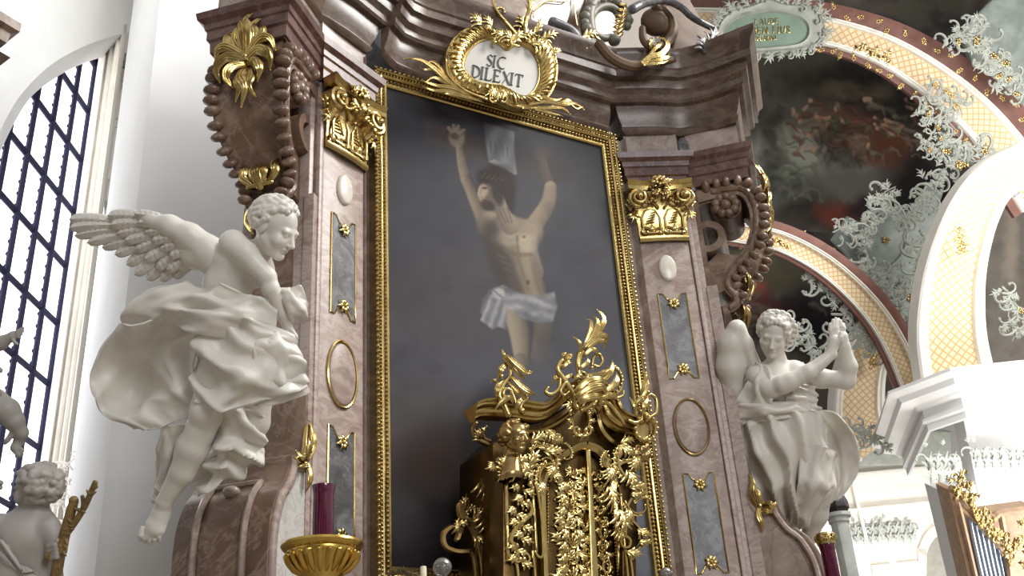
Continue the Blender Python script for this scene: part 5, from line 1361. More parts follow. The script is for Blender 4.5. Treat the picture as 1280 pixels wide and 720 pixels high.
# spandrel fields between the ribs
mb = MB(); sm = at_mp(24.6)
mb.prism([(1110, 380), (1070, 330), (1040, 300), (1060, 270), (1100, 290), (1140, 262), (1160, 230), (1180, 240), (1160, 300), (1152, 380), (1150, 470), (1140, 460)], sm, -8, 0, 2)
mb.prism([(1186, 150), (1215, 166), (1250, 200), (1262, 220), (1230, 210), (1190, 196), (1172, 172)], sm, -8, 0, 2)
mb.prism([(1200, 40), (1240, 0), (1300, -10), (1300, 150), (1260, 124), (1220, 90)], sm, -8, 0, 2)
mb.prism([(1180, 260), (1166, 300), (1160, 380), (1150, 470), (1180, 480), (1180, 400)], sm, -9, -1, 2)
struct('trim_7', mb, M['celadon'])
for i_, (ox, oy, rx, ry, ro, lb) in enumerate(((1106, 300, 26, 36, .25, 'celadon oval cartouche with stucco rim on the spandrel above the narrow rib'), (1136, 372, 16, 26, .2, 'small celadon cartouche with stucco rim low on the spandrel beside the broad rib'))):
    om_ = at_mp(24.3); ov = [(ox + rx * math.cos(t) * math.cos(ro) - ry * math.sin(t) * math.sin(ro), oy + rx * math.cos(t) * math.sin(ro) + ry * math.sin(t) * math.cos(ro)) for t in np.linspace(0, 2 * PI, 29)[:-1]]
    SC_ = thing('spandrel_cartouche', lb, 'cartouche', om_(ox, oy), 'spandrel cartouches'); mb = MB(); mb.prism(ov, om_, -4, 2, 1.0); mb.build('oval_field', M['celadon'], SC_)
    mb = MB(); o_line(mb, om_, ov, 2.6, n=2, h=3, closed=True); rnd = random.Random(40 + i_)
    for k in range(18):
        a = 2 * PI * k / 18; j = int(k / 18 * 28); x, y = ov[j]; an = math.atan2(y - oy, x - ox)
        o_scroll(mb, om_, x, y, an + rnd.uniform(-1, 1), rx * .8, rnd.choice((-1, 1)) * 2 / rx, rnd.choice((-1, 1)) * 9 / rx, rx * .06, rx * .035, h=4, n=16, seg=5); o_leaf(mb, om_, x, y, an + rnd.uniform(-.7, .7), rx * .55, rx * .25, bend=rnd.uniform(-1, 1), h=3, nu=8)
    mb.build('stucco_rim', M['stuccogreen'], SC_, angle=60)
    mb = MB(); o_flower(mb, om_, ox, oy, 6, h=4, petals=5); mb.build('gilt_flower', M['golddark'], SC_)
# stucco ornament in countable sprays
SG = 'stucco rocaille sprays on the painted vault'
def spray(cx, cy, ang, size, seed, label, c=23.4, mat='stuccogreen', gold=0, n=9, asp=.5):
    rnd = random.Random(seed); mb = MB(); m_ = at_mp(c); ca, sa = math.cos(ang), math.sin(ang)
    P = lambda u, v: (cx + (ca * u - sa * v) * size, cy + (sa * u + ca * v) * size)
    for k in range(n):
        u = (k + .5) / n * 1.6 - .8; v = rnd.uniform(-.5, .5) * asp; s = 1 if k % 2 else -1; x, y = P(u, v)
        o_scroll(mb, m_, x, y, ang + s * rnd.uniform(.3, 1.5), size * rnd.uniform(.6, 1.0), s * 1.0 / size, s * rnd.uniform(6, 10) / size, size * .062, size * .034, h=3, n=18, seg=5)
        for j in range(3):
            x, y = P(u + rnd.uniform(-.15, .15), v + rnd.uniform(-.5, .5) * asp); o_leaf(mb, m_, x, y, ang + rnd.uniform(-1.6, 1.6), size * rnd.uniform(.22, .42), size * .15, bend=rnd.uniform(-1.4, 1.4), h=2, nu=8, lobes=3)
    o_line(mb, m_, [P(-.9, .25 * asp), P(-.4, -.35 * asp), P(.1, .2 * asp), P(.55, -.25 * asp), P(1.0, .1)], size * .05, h=2, r1=size * .02)
    o = mb.build('stucco_rocaille', M[mat], None, angle=60); tag(o, label, 'stucco ornament', SG)
    for k in range(gold):
        mb = MB(); x, y = P((k + .5) / gold * 1.4 - .7 + rnd.uniform(-.1, .1), rnd.uniform(-.7, .7) * asp); o_flower(mb, m_, x, y, size * .12, h=5, petals=5, rot=k); o_leaf(mb, m_, x, y, rnd.uniform(0, 6), size * .25, size * .1, h=4, nu=6)
        mb.build('gilt_flower', M['golddark'], o)
    return o

for q in ((1165, 150, .3, 30, 1, 'pale stucco scroll ring projecting over the dark fresco below the wide rib', 2), (1180, 122, .7, 32, 2, 'stucco spray with gilt flowers just under the wide lattice rib', 4), (1168, 180, -.2, 26, 3, 'stucco leaf spray pointing left over the fresco, second below the wide rib', 2),
          (1210, 196, .35, 44, 4, 'long stucco leaf garland under the grey spandrel at right', 5), (1172, 226, -.8, 36, 5, 'curled stucco crest at the head of the white upright rib', 0), (1096, 262, -1.0, 36, 6, 'tall curled stucco crest standing above the celadon spandrel', 0), (1140, 268, -.6, 30, 7, 'stucco scroll right of the tall crest, against the dark fresco', 0),
          (1064, 292, .2, 26, 8, 'stucco scroll left of the celadon spandrel, over the red border', 0), (1086, 350, .85, 40, 9, 'stucco leaf edging along the lower side of the celadon spandrel', 0), (1150, 330, 1.7, 46, 10, 'upright stucco leaf edging on the right side of the celadon spandrel', 0), (1126, 390, 1.2, 40, 11, 'stucco leaves tapering to the foot of the celadon spandrel', 0),
          (1030, 360, .55, 34, 12, 'stucco leaf spray under the narrow rib, over the lower fresco', 0), (1070, 412, .7, 40, 13, 'stucco leaf spray behind the praying hands of the right angel', 0), (1000, 425, .6, 34, 14, 'stucco scroll spray between head and hands of the right angel', 0), (1192, 446, .0, 44, 15, 'stucco leaf cluster at the foot of the broad upright rib', 0),
          (1080, 545, .1, 34, 16, 'stucco leaf cluster at the foot of the small lattice rib', 0), (1236, 70, .9, 44, 17, 'stucco scroll edging left of the grey blue field at top right', 3), (1262, 100, .6, 36, 18, 'stucco scroll with gilt flowers on the right edge above the wide rib', 3), (1204, 44, -.4, 34, 19, 'curled stucco spray at top right over the upper fresco', 2),
          (1262, 390, 1.4, 36, 20, 'stucco scroll on the right edge beside the small painted field', 1), (1090, 430, .5, 26, 21, 'stucco cap of leaves over the small lattice rib', 0), (1150, 480, 1.2, 26, 22, 'stucco leaves at the foot of the narrow rib', 0), (1240, 232, -.4, 36, 23, 'stucco and celadon cap on the head of the broad upright rib', 0)):
    spray(*q[:5], q[5], gold=q[6], c=22.6 if q[0] > 1180 and q[1] > 220 else 23.2)

mb = MB(); m_ = at_mp(23.6); rnd = random.Random(9)
for k in range(46):
    i = int((.12 + .8 * k / 46) * (len(R1[1]) - 1)); o = 1.5 + rnd.uniform(-.3, .3) if k % 2 else -1.3
    x, y = R1[1][i] + R1[2][i] * R1[3][i] * o; o_flower(mb, m_, x, y, 4, h=4, petals=5, rot=k); o_leaf(mb, m_, x, y, k * 1.3, 9, 4, h=3, nu=6)
for k in range(30):
    i = int((.1 + .85 * k / 30) * (len(R2[1]) - 1)); o = 1.55 if k % 2 else -1.3
    x, y = R2[1][i] + R2[2][i] * R2[3][i] * o; o_flower(mb, m_, x, y, 2.6, h=4, petals=5, rot=k); o_leaf(mb, m_, x, y, k * 1.3, 6, 3, h=3, nu=6)
tag(mb.build('gilt_sprigs', M['golddark'], None), 'gilt leaf sprigs scattered along the red rib borders', 'gilt ornament', kind='stuff')
for (x, y, l) in ((1088, 66, 'gilt bronze leaf garland at the upper end of the wide lattice rib'), (960, 299, 'gilt leaf garland on the narrow lattice rib behind the right bracket'), (1198, 300, 'dark leaf drop hanging on the broad upright rib'), (1086, 440, 'dark leaf drop hanging on the small lattice rib')):
    mb = MB(); rnd = random.Random(x); up_ = x in (1198, 1086); mq = at_mp(20.7 if x == 1198 else (25.2 if x == 1086 else 22.7)); a = 1.5 if up_ else .35
    for k in range(16):
        t = k / 15 - .5; o_leaf(mb, mq, x + math.cos(a) * t * 46 * (.7 if up_ else 1), y + math.sin(a) * t * 46 * (.7 if up_ else 1), a + rnd.uniform(-1.8, 1.8), rnd.uniform(7, 13), 5, bend=rnd.uniform(-1, 1), h=4, nu=6)
    tag(mb.build('leaf_garland', M['golddark'], None), l, 'garland', 'leaf garlands on the vault ribs')
# vault cartouche with green plaque
VC = thing('vault_cartouche', 'pale stucco cartouche with green plaque and faint gold lettering above the right cornice', 'cartouche', at(966, 66, 22.6))
vm = at_mp(22.6); mb = MB()
pl = spline([(908, 42), (916, 28), (936, 20), (962, 16), (990, 20), (1006, 30), (1008, 44), (998, 54), (974, 58), (944, 60), (920, 56)], 5, True)
mb.prism(pl, vm, -2, 1); mb.build('green_plaque', M['celadonsign'], VC)
mb = MB(); ol = spline([(892, 44), (898, 26), (914, 12), (936, 6), (960, -2), (984, 4), (1010, 6), (1026, 20), (1030, 42), (1018, 60), (996, 66), (968, 68), (940, 70), (908, 66), (894, 56)], 5, True)
ii = np.linspace(0, len(pl) - 1, len(ol)).astype(int)
mb.grid([[vm(*(pl[ii[i]] + (ol[i] - pl[ii[i]]) * t), h) for t, h in ((0, 0), (.1, 4), (.4, 2), (.7, 5), (1, 2), (1, -10))] for i in range(len(ol))], cu=True)
rnd = random.Random(6)
for k in range(44):
    i = int(k / 44 * len(ol)); x, y = ol[i] - (ol[i] - pl[ii[i]]) * .2; a = math.atan2(y - 40, x - 962)
    o_leaf(mb, vm, x, y, a + rnd.uniform(-.9, .9), rnd.uniform(10, 20), 6, bend=rnd.uniform(-1.2, 1.2), h=4, nu=8)
    if k % 2: o_scroll(mb, vm, x, y, a + rnd.uniform(-1, 1), 18, .1, .5, 1.6, 1, h=5, n=16, seg=5)
mb.build('stucco_border', M['stuccogreen'], VC, angle=60)
mb = MB(); cm2 = lambda x, y, h=0.0: vm(x, y, h + 1.2)
GL = {'N': ([[(0, 0), (0, 1)], [(0, 1), (.6, 0)], [(.6, 0), (.6, 1)]], .6), 'M': ([[(0, 0), (.1, 1)], [(.1, 1), (.4, .1)], [(.4, .1), (.7, 1)], [(.7, 1), (.8, 0)]], .8), 'E': ([[(0, 0), (0, 1)], [(0, 1), (.45, 1)], [(0, .5), (.38, .5)], [(0, 0), (.48, 0)]], .48), 'I': ([[(0, 0), (0, 1)]], .05),
      'U': ([[(0, 1), (.02, .25), (.28, 0), (.54, .25), (.56, 1)]], .56), 'D': ([[(0, 0), (0, 1)], [(0, 1), (.4, .9), (.55, .5), (.4, .1), (0, 0)]], .55), 'L': ([[(0, 1), (0, 0)], [(0, 0), (.45, 0)]], .45), 'A': ([[(0, 0), (.32, 1)], [(.32, 1), (.64, 0)], [(.12, .35), (.52, .35)]], .64), 'S': ([[(.42, .85), (.22, 1), (.02, .8), (.22, .52), (.42, .25), (.2, 0), (0, .15)]], .42),
      'O': ([[(.35 + .35 * math.cos(q), .5 + .5 * math.sin(q)) for q in np.linspace(0, 6.28, 14)]], .7)}
for text, x, y, s_, wt in (('LAUDE', 944, 31, 7.5, .42), ('NOMEN EIUS', 922, 42.5, 8.5, .6), ('DOMINI', 944, 51, 6, .36)):
    xx = x
    for ch in text:
        if ch == ' ': xx += s_ * .55; continue
        for st in GL[ch][0]: o_line(mb, vm, [(xx + a * s_, y - b * s_ - .03 * (xx - 960)) for a, b in st], wt, n=2, h=2, seg=5)
        xx += s_ * (GL[ch][1] + .3)
mb.build('gold_lettering', M['gold'], VC)

# ------------------------------------------------------------------ right: bright nave pier, far wall, organ
nm = at_mp(20.0)
def block(mb, m_, x0, y0, x1, y1, h0, h1, sl=-.12, lean=.22, bev=1.0):
    f = lambda x, y: (x + (y - 500) * lean, y + (x - 1200) * sl)
    mb.prism([f(x0, y0), f(x1, y0), f(x1, y1), f(x0, y1)], m_, h0, h1, bev)
PIER = thing('nave_pier', 'overexposed white nave pier with leafy grey capital and projecting cornice at right', 'pier', at(1200, 1400, 20)); PIER['kind'] = 'structure'
del PIER['label'], PIER['category']
PIER.name = 'wall_nave'
mb = MB()
# entablature: stepped profile round a corner that projects to the left
cz = at(1114, 500, 19.0)
prof = [(0, -1.25), (.05, -1.22), (.05, -1.0), (.12, -.95), (.12, -.85), (.06, -.83), (.06, -.55), (.14, -.5), (.2, -.4), (.45, -.3), (.5, -.12), (.62, -.05), (.68, .0), (.68, .1), (0, .12)]
b0 = at(1172, 500, 20)
b0[0] += .5
d1 = np.array([1.0, .0]); pth = [b0[:2] + np.array([2.2, 3.2]), b0[:2] + np.array([0, .7]), b0[:2] + np.array([.1, -.1]), b0[:2] + np.array([.9, -.7]), b0[:2] + np.array([4.2, -.9])]
mb.sweep(pth, [(o, b0[2] + z * .62 + .42) for o, z in prof], side=1)
mb.build('entablature', M['plaster'], PIER, angle=30)
mb = MB(); block(mb, nm, 1146, 606, 1180, 1200, -40, 0, sl=-.1, lean=.24); block(mb, nm, 1184, 606, 1196, 1200, -40, -6, sl=-.1, lean=.24)
block(mb, nm, 1210, 480, 1500, 640, -60, -26, sl=.0, lean=.2)
mb.build('shaft', M['plaster'], PIER, angle=30)
def corinth(m_, x0, y0, x1, y1, lean, parent, mat, seed):
    mb = MB(); rnd = random.Random(seed); f = lambda u, v: (x0 + (x1 - x0) * u + (y1 - y0) * v * lean, y0 + (y1 - y0) * v)
    s = (x1 - x0)
    for row, (v, n) in enumerate(((.95, 4), (.62, 4))):
        for k in range(n):
            x, y = f((k + .5) / n, v); o_leaf(mb, m_, x, y, -PI / 2 + rnd.uniform(-.15, .15), (y1 - y0) * .5, s / n * 1.1, lift=.2, h=2, tip=.3, nu=8)
    for k in range(4):
        x, y = f(.12 + k * .25, .3); o_scroll(mb, m_, x, y, -PI / 2 + (.6 if k % 2 else -.6), s * .5, (.1 if k % 2 else -.1), (9 / s if k % 2 else -9 / s), s * .035, s * .02, h=4, n=16, seg=5)
    for k in range(10):
        x, y = f(rnd.random(), rnd.uniform(0, .9)); o_leaf(mb, m_, x, y, rnd.uniform(-3, 0), s * .22, s * .1, bend=rnd.uniform(-1, 1), h=3, nu=6)
    return mb.build('capital', M[mat], parent, angle=60)
corinth(nm, 1148, 556, 1186, 606, .22, PIER, 'stuccogrey', 1); corinth(nm, 1206, 552, 1250, 586, .22, PIER, 'stuccogrey', 2); corinth(nm, 1252, 556, 1290, 586, .22, PIER, 'stuccogrey', 3)
# far bay wall with paired pilasters and an arched opening
fm = at_mp(29.0)
mb = MB(); mb.prism([(1000, 590), (1250, 566), (1250, 1200), (1000, 1200)], fm, -20, 0); struct('wall_right', mb, M['plasterwarm'])
mb = MB()
for (y0, y1, h) in ((586, 592, 16), (592, 598, 12), (598, 604, 8), (604, 632, 2), (632, 637, 8), (637, 641, 5), (641, 654, 3)):
    mb.prism([(1000, y0 + 8), (1190, y0 - 10), (1190, y1 - 10), (1000, y1 + 8)], fm, -4, h, .8)
block(mb, fm, 1042, 690, 1066, 1200, 0, 4, sl=-.1, lean=.24); block(mb, fm, 1074, 690, 1100, 1200, 0, 4, sl=-.1, lean=.24)
mb.prism([(1058, 590), (1062, 590), (1082, 672), (1078, 672)], fm, 0, 10, .5)
ao = [(1140, 1100), (1146, 722), (1146, 690), (1154, 668), (1168, 656), (1182, 654)]; ai = [(1150, 1100), (1156, 722), (1156, 694), (1163, 676), (1174, 666), (1184, 664)]
mb.grid([[fm(*p, 0) for p in spline(ao, 5)], [fm(*p, 5) for p in spline(ao, 5)], [fm(*p, 5) for p in spline(ai, 5)], [fm(*p, -3) for p in spline(ai, 5)]])
struct('trim_8', mb, M['plasterwarm'], angle=30)
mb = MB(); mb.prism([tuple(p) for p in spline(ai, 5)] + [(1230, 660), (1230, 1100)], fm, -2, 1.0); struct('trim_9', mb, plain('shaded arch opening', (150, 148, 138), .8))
for x0_, x1_, sd_, lb_ in ((1060, 1096, 4, 'grey leafy pilaster capital on the far white wall, nearer the right ruby lamp'), (1099, 1136, 5, 'grey leafy pilaster capital on the far white wall, nearer the arched opening')):
    o = corinth(fm, x0_, 648 - (x0_ > 1080) * 2, x1_, 682 - (x0_ > 1080) * 2, .2, None, 'stuccogrey', sd_); o.name = 'pilaster_capital'; tag(o, lb_, 'capital', 'far pilaster capitals')
mb = MB(); mb.prism([(1040, 584), (1060, 540), (1120, 536), (1190, 540), (1190, 580)], at_mp(27.5), -20, 0, 2); struct('trim_10', mb, M['stuccogreen'])
# organ case
om = at_mp(17.0)
ORG = thing('organ_case', 'brown organ case with gilt carving and tin pipes in the lower right corner', 'organ', at(1250, 900, 17))
mb = MB(); mb.prism([(1280, 1000), (1196, 640), (1190, 614), (1196, 612), (1206, 628), (1222, 640), (1240, 644), (1300, 636), (1300, 1000)], om, -50, -12, 1); ob = mb.build('case', M['oak'], ORG, angle=30)
mb = MB()
for pts, r in (([(1188, 610), (1196, 616), (1206, 630), (1222, 642), (1240, 646), (1252, 640), (1300, 634)], 5), ([(1192, 622), (1204, 638), (1220, 650), (1240, 654)], 2.5), ([(1250, 642), (1258, 690), (1266, 760)], 4), ([(1197, 626), (1212, 690), (1228, 760)], 3)): o_line(mb, om, pts, r, h=2)
mb.build('cornice', M['oak'], ORG)
for k in range(7):
    x = 1213 + k * 7.2; mb = MB(); y0 = 648 + k * 8
    o_line(mb, om, [(x, y0), (x + 6, y0 + 30), (x + 20, y0 + 95), (x + 40, y0 + 200)], 3.2, h=-3, seg=10); mb.build('pipe', M['steel'], ORG)
for rng, nm_ in ((range(60), 'gilt_garland'), (range(60, 79), 'gilt_carving'), (range(79, 90), 'gilt_finial')):
    mb = MB(); rnd = random.Random(3 + rng[0])
    for k in rng:
        t = k / 90; x, y = (1196 + 62 * t * 1.4, 606 + 86 * t * 1.3 + 6 * math.sin(k)) if k < 60 else (1262 + rnd.uniform(-6, 14), 660 + rnd.uniform(-10, 60))
        if k > 78: x, y = 1200 + rnd.uniform(-8, 8), 600 + rnd.uniform(-10, 18)
        o_leaf(mb, om, x + rnd.uniform(-4, 4), y + rnd.uniform(-6, 6), rnd.uniform(0, 6.2), rnd.uniform(8, 15), 5, bend=rnd.uniform(-1.5, 1.5), h=5, nu=8)
        if k % 4 == 0: o_scroll(mb, om, x, y, rnd.uniform(0, 6), 16, .1, .5, 1.5, 1, h=6, n=14, seg=5)
    mb.build(nm_, M['golddark'], ORG, angle=60)
# ------------------------------------------------------------------ figures: sculpted in a local frame (x right, y down, h towards the viewer, in photo pixels at their distance)
def head_axes(f, u):
    f = _n(f); u = np.asarray(u, float); u = _n(u - f * np.dot(f, u)); r = np.cross(f, u)
    return np.array([r, f, u])
def head(S, c, A, s, k=.07, neck=True, child=0.0):
    c = np.asarray(c, float); W = lambda p: c + (np.asarray(p, float) * s) @ A
    B = lambda p, r, kk=k, op='add': S.ball(W(p), np.asarray(r) * s, kk * s, op, A)
    Cn = lambda a, b, ra, rb, kk=k, op='add': S.cone(W(a), W(b), ra * s, rb * s, kk * s, op)
    B((0, -.07, .13), (.335, .42, .37)); B((0, .1, -.12), (.265, .3, .35))
    for q in (-1, 1):
        Cn((q * .21, .0, -.2), (q * .06, .25, -.39), .1, .085); B((q * .165, .25, -.13), (.115 + child * .03, .11, .12 + child * .03), .06)
    B((0, .3, -.40), (.085, .085, .08), .05)
    Cn((-.17, .325, .07), (.17, .325, .07), .05, .05, .05)
    for q in (-1, 1):
        B((q * .135, .41, -.01), (.08, .065, .045), .04, 'sub')
        B((q * .13, .322, -.012), (.05, .05, .04), .02)
        Cn((q * .185, .338, .022), (q * .085, .362, .028), .014, .015, .02)
    Cn((0, .36, .05), (0, .455, -.13), .03, .05, .035); B((0, .47, -.15), (.042, .045, .036), .025)
    for q in (-1, 1): B((q * .05, .43, -.155), (.03, .035, .026), .02)
    Cn((-.085, .365, -.25), (0, .40, -.235), .014, .024, .02); Cn((.085, .365, -.25), (0, .40, -.235), .014, .024, .02)
    Cn((-.06, .365, -.29), (.06, .365, -.29), .022, .022, .02); Cn((-.1, .4, -.267), (.1, .4, -.267), .011, .011, .012, 'sub')
    for q in (-1, 1): B((q * .33, -.04, -.02), (.035, .08, .12), .03)
    if neck: Cn((0, -.08, -.28), (0, -.16, -.72), .17, .19)
    return W
def locks(S, c, A, s, n, seed, flow=(0, -.7, -.5), L=.34, r=.06, face=.28, wave=.07, top=.2, curl=0):
    rnd = random.Random(seed); c = np.asarray(c, float); fl = np.asarray(flow, float); ctr = np.array([0, -.07, .13]); rad = np.array([.36, .45, .40])
    k = 0; tries = 0
    S.ball(c + (ctr * s) @ A, rad * s * .99, .02 * s, 'add', A) if False else None
    while k < n and tries < 4000:
        tries += 1
        d = _n([rnd.gauss(0, 1), rnd.gauss(0, 1), rnd.gauss(0, 1)])
        if d[1] > face and d[2] < .55: continue
        if d[2] < -.45 or (d[1] > .75): continue
        if abs(d[0]) > .8 and d[1] > .1 and d[2] < .1: continue
        p = ctr + rad * d; pts = []; ph = rnd.uniform(0, 6)
        t = fl - d * np.dot(fl, d); t = _n(t + np.array([rnd.gauss(0, .25), rnd.gauss(0, .25), rnd.gauss(0, .25)])); sd = np.cross(d, t)
        m = 6
        for i in range(m):
            q = p + t * L * i / (m - 1) + sd * wave * math.sin(ph + i * 1.5)
            e = (q - ctr) / rad; q = ctr + rad * e / np.linalg.norm(e) * (1.02 + .05 * math.sin(ph + i))
            if curl: q = q + d * curl * abs(math.sin(i * 1.2))
            pts.append(c + (q * s) @ A)
        S.chain(pts, [r * s * v for v in (.8, 1, 1, .9, .75, .45)], .018 * s); k += 1
def sdf_part(S, fmap, name, mat, parent):
    V, Q = S.mesh(); mb = MB(); mb.add(fmap(V), Q)
    return mb.build(name, mat, parent, angle=180)
def vmap(mp): return lambda V: np.array([mp(x, y, h) for x, y, h in V])
def fast_map(c):                              # vectorised at_mp
    k = c / F
    def f(V):
        V = np.asarray(V, float)
        cc = np.stack([V[:, 0] - 640, 360 - V[:, 1], np.full(len(V), -F)], 1) * (c / F)
        return cc @ R.T - FWD * (V[:, 2:3] * k)
    return f
def drape(mb, grid, n=18, th=3.0, A=5, seed=1, nf=3.0, rot=0.0, B=4):
    o = seed * 13.7
    def folds(u, v):
        a = u * math.cos(rot) + v * math.sin(rot); b = -u * math.sin(rot) + v * math.cos(rot)
        w = fbm(a * 1.8 + o, b * 2.2 + o, 3) * 4.0
        f1 = np.sqrt(np.sin(b * PI * nf + w) ** 2 + .035); f2 = ridge(a * 3.1 + o + w * .3, b * 2.3 + w * .4)
        return A * (.5 - f1 ** .75) * (.4 + .6 * vnoise(a * 2 + o, b * 2 + 3)) * 2.3 + B * 1.7 * ((1 - np.sqrt((1 - f2) ** 2 + .012)) ** 1.5 - .4)
    s = sheet(grid, n, th, folds); mb.merge(s)
def feather(mb, b, t, w, h0, h1, bend=.1):
    b = np.asarray(b, float); t = np.asarray(t, float); d = t - b; L = np.linalg.norm(d); d /= L; nr = np.array([-d[1], d[0]])
    nu, nv = 26, 7; G = []
    for i in range(nu + 1):
        u = i / nu
        ww = w * .5 * min(1, (.45 + u * 1.4)) * (math.sqrt(max(0, 1 - max(0, (u - .78) / .22) ** 2)) if u > .78 else 1) + .05
        c = b + d * L * u + nr * bend * L * math.sin(PI * u) * .5; h = h0 + (h1 - h0) * u + 3 * math.sin(PI * u)
        top = []; bot = []
        for j in range(nv):
            v = j / (nv - 1) * 2 - 1; p = c + nr * ww * v
            g = .9 * math.cos(abs(v) * 6 - u * L * .9) * (.15 < abs(v) < .97) + 1.6 * (abs(v) < .1)
            top.append([p[0], p[1], h + 3.0 * (1 - v * v) + g]); bot.append([p[0], p[1], h - 2])
        G.append(top + bot[::-1])
    b0 = mb.n; mb.grid(G, cv=True); k = nv * 2
    mb.Fs.append(list(range(b0, b0 + k))); mb.Fs.append(list(range(mb.n - k, mb.n))[::-1])

# ---------------- left angel
cL = 6.35; fL = fast_map(cL)
LA = thing('angel_statue', 'large white winged angel statue leaning in billowing drapery before the left pilaster', 'statue', at(270, 600, cL))
HA = head_axes((.84, .42, .36), (.46, -.84, .1)); HC = (347, 287, 12); HS = 70
S = SDF((165, 240, -75), (405, 690, 95), 1.15)
head(S, HC, HA, HS, neck=False)
S.chain([(336, 300, 8), (322, 316, 2), (308, 326, -4)], [13, 13.5, 20], 8)
S.ball((300, 326, -4), (30, 24, 26), 8); S.ball((278, 322, -8), (24, 22, 24), 10); S.ball((322, 338, -6), (20, 22, 20), 10)
S.chain([(300, 330, -4), (282, 355, -6), (276, 390, 0), (284, 430, 0)], [30, 27, 29, 36], 10)
S.chain([(295, 305, 14), (312, 318, 24), (340, 346, 26)], [17.5, 15, 11], 5)
S.chain([(340, 346, 26), (345, 362, 27), (358, 392, 20), (363, 408, 14)], [11, 10.5, 8, 6.5], 4)
S.ball((362, 418, 12), (8, 11, 6), 4)
for i, (dx, dy, l) in enumerate(((-6, 10, 11), (-2, 12, 13), (3, 12, 13), (7, 10, 11))):
    S.chain([(362 + dx * .7, 424, 13), (362 + dx, 424 + dy * .6, 14), (360 + dx, 424 + dy, 10)], [3, 2.7, 2.2], 1)
S.chain([(368, 412, 16), (373, 420, 17), (373, 428, 15)], [3.2, 3, 2.4], 1.5)
S.chain([(290, 430, 6), (284, 470, 26), (270, 508, 34)], [38, 30, 21], 8); S.ball((268, 512, 38), (18, 20, 17), 8)
S.chain([(266, 520, 32), (250, 556, 28), (236, 586, 26), (213, 622, 22)], [19, 18.5, 15, 9.5], 5); S.ball((242, 562, 20), (16, 26, 18), 8)
S.chain([(212, 624, 20), (207, 640, 18), (203, 656, 22)], [10, 10.5, 11], 5); S.ball((209, 634, 13), (9, 10, 10), 5); S.cone((200, 652, 20), (195, 664, 22), 11, 8, 4)
for i, (x, y, l, r) in enumerate(((207.5, 666, 8, 2.5), (202, 669, 8, 2.6), (196, 670, 8, 2.7), (190, 668, 8, 2.8), (185, 664, 9, 3.3))):
    S.chain([(x + 1.5, y - 9, 24), (x, y - 1, 26), (x - .8, y + 4.5, 23)], [r, r, r * .85], .6)
S.chain([(300, 440, -6), (312, 490, -2), (316, 525, 6)], [34, 28, 23], 8); S.chain([(316, 528, 4), (290, 562, -16), (250, 590, -24), (206, 604, -18)], [20, 17, 13, 8.5], 6); S.chain([(206, 604, -18), (198, 614, -14), (190, 626, -10)], [8.5, 8, 5.5], 4)
bodyL = sdf_part(S, fL, 'body', M['statue'], LA)
S = SDF((305, 238, -40), (392, 330, 65), .85)
locks(S, HC, HA, HS, 80, 3, flow=(0, -1, .15), L=.5, r=.062, wave=.07, face=.3)
S.ball(np.array(HC) + (np.array([0, -.1, .16]) * HS) @ HA, np.array([.335, .415, .365]) * HS, 2, 'add', HA)
sdf_part(S, fL, 'hair', M['statue'], LA)
mb = MB()
for tips, bs, be, w, h in (([(79, 273), (80, 284), (86, 294), (103, 303), (121, 309), (138, 318), (152, 331), (163, 344), (178, 350), (195, 351), (211, 347)], (150, 279), (246, 322), 15, -16),
                           ([(131, 269), (134, 281), (142, 292), (153, 301), (165, 312), (178, 325), (192, 336), (206, 338), (220, 337)], (192, 274), (252, 322), 15, -8),
                           ([(168, 267), (172, 278), (181, 290), (190, 301), (200, 311), (212, 321), (226, 328), (240, 332)], (214, 278), (258, 322), 13, 0)):
    n = len(tips)
    for i in reversed(range(n)):
        q = i / (n - 1); b = (bs[0] + (be[0] - bs[0]) * q, bs[1] + (be[1] - bs[1]) * q); feather(mb, b, tips[i], w, h, h - 2 + (i % 2) * 2, .08)
mb.xform(fL); mb.build('wing', M['statue'], LA, angle=70)
S = SDF((165, 250, -50), (310, 360, 50), 1.3); S.chain([(280, 330, -6), (258, 314, -4), (236, 296, -2), (212, 282, 0), (188, 275, -2), (172, 272, -6)], [22, 19, 16, 12, 8, 4], 10); S.chain([(262, 330, -8), (240, 322, -6), (220, 312, -6)], [16, 12, 6], 10)
sdf_part(S, fL, 'wing_arm', M['statue'], LA)
mb = MB()
drape(mb, [[(160, 404, 22), (195, 399, 32), (235, 399, 42), (275, 398, 45)], [(133, 432, 18), (172, 430, -4), (215, 424, 12), (262, 430, 38)], [(121, 466, 18), (160, 464, -22), (205, 456, 2), (255, 462, 38)], [(126, 498, 22), (168, 496, -12), (214, 482, 16), (256, 488, 34)],
           [(150, 520, 30), (188, 514, 22), (224, 505, 26), (262, 502, 32)], [(176, 533, 26), (204, 533, 25), (230, 522, 24), (258, 514, 26)]], A=7, seed=2, nf=2.0, rot=.5, B=9)
drape(mb, [[(222, 346, 12), (262, 354, 32), (305, 364, 38), (352, 384, 26)], [(192, 359, 20), (240, 372, 44), (295, 382, 50), (354, 400, 34)], [(168, 383, 18), (225, 390, 46), (285, 398, 56), (352, 416, 38)], [(157, 406, 14), (212, 406, 38), (275, 418, 52), (346, 436, 40)]], A=10, seed=5, nf=3.0, rot=-.25, B=11)
drape(mb, [[(258, 400, 46), (298, 394, 56), (335, 400, 48), (366, 412, 22)], [(256, 430, 48), (298, 430, 62), (342, 430, 52), (376, 436, 20)], [(250, 466, 46), (292, 470, 66), (344, 466, 56), (383, 462, 18)], [(262, 492, 60), (292, 506, 60), (334, 498, 54), (386, 482, 16)]], A=9, seed=9, nf=3.2, rot=.9, B=10)
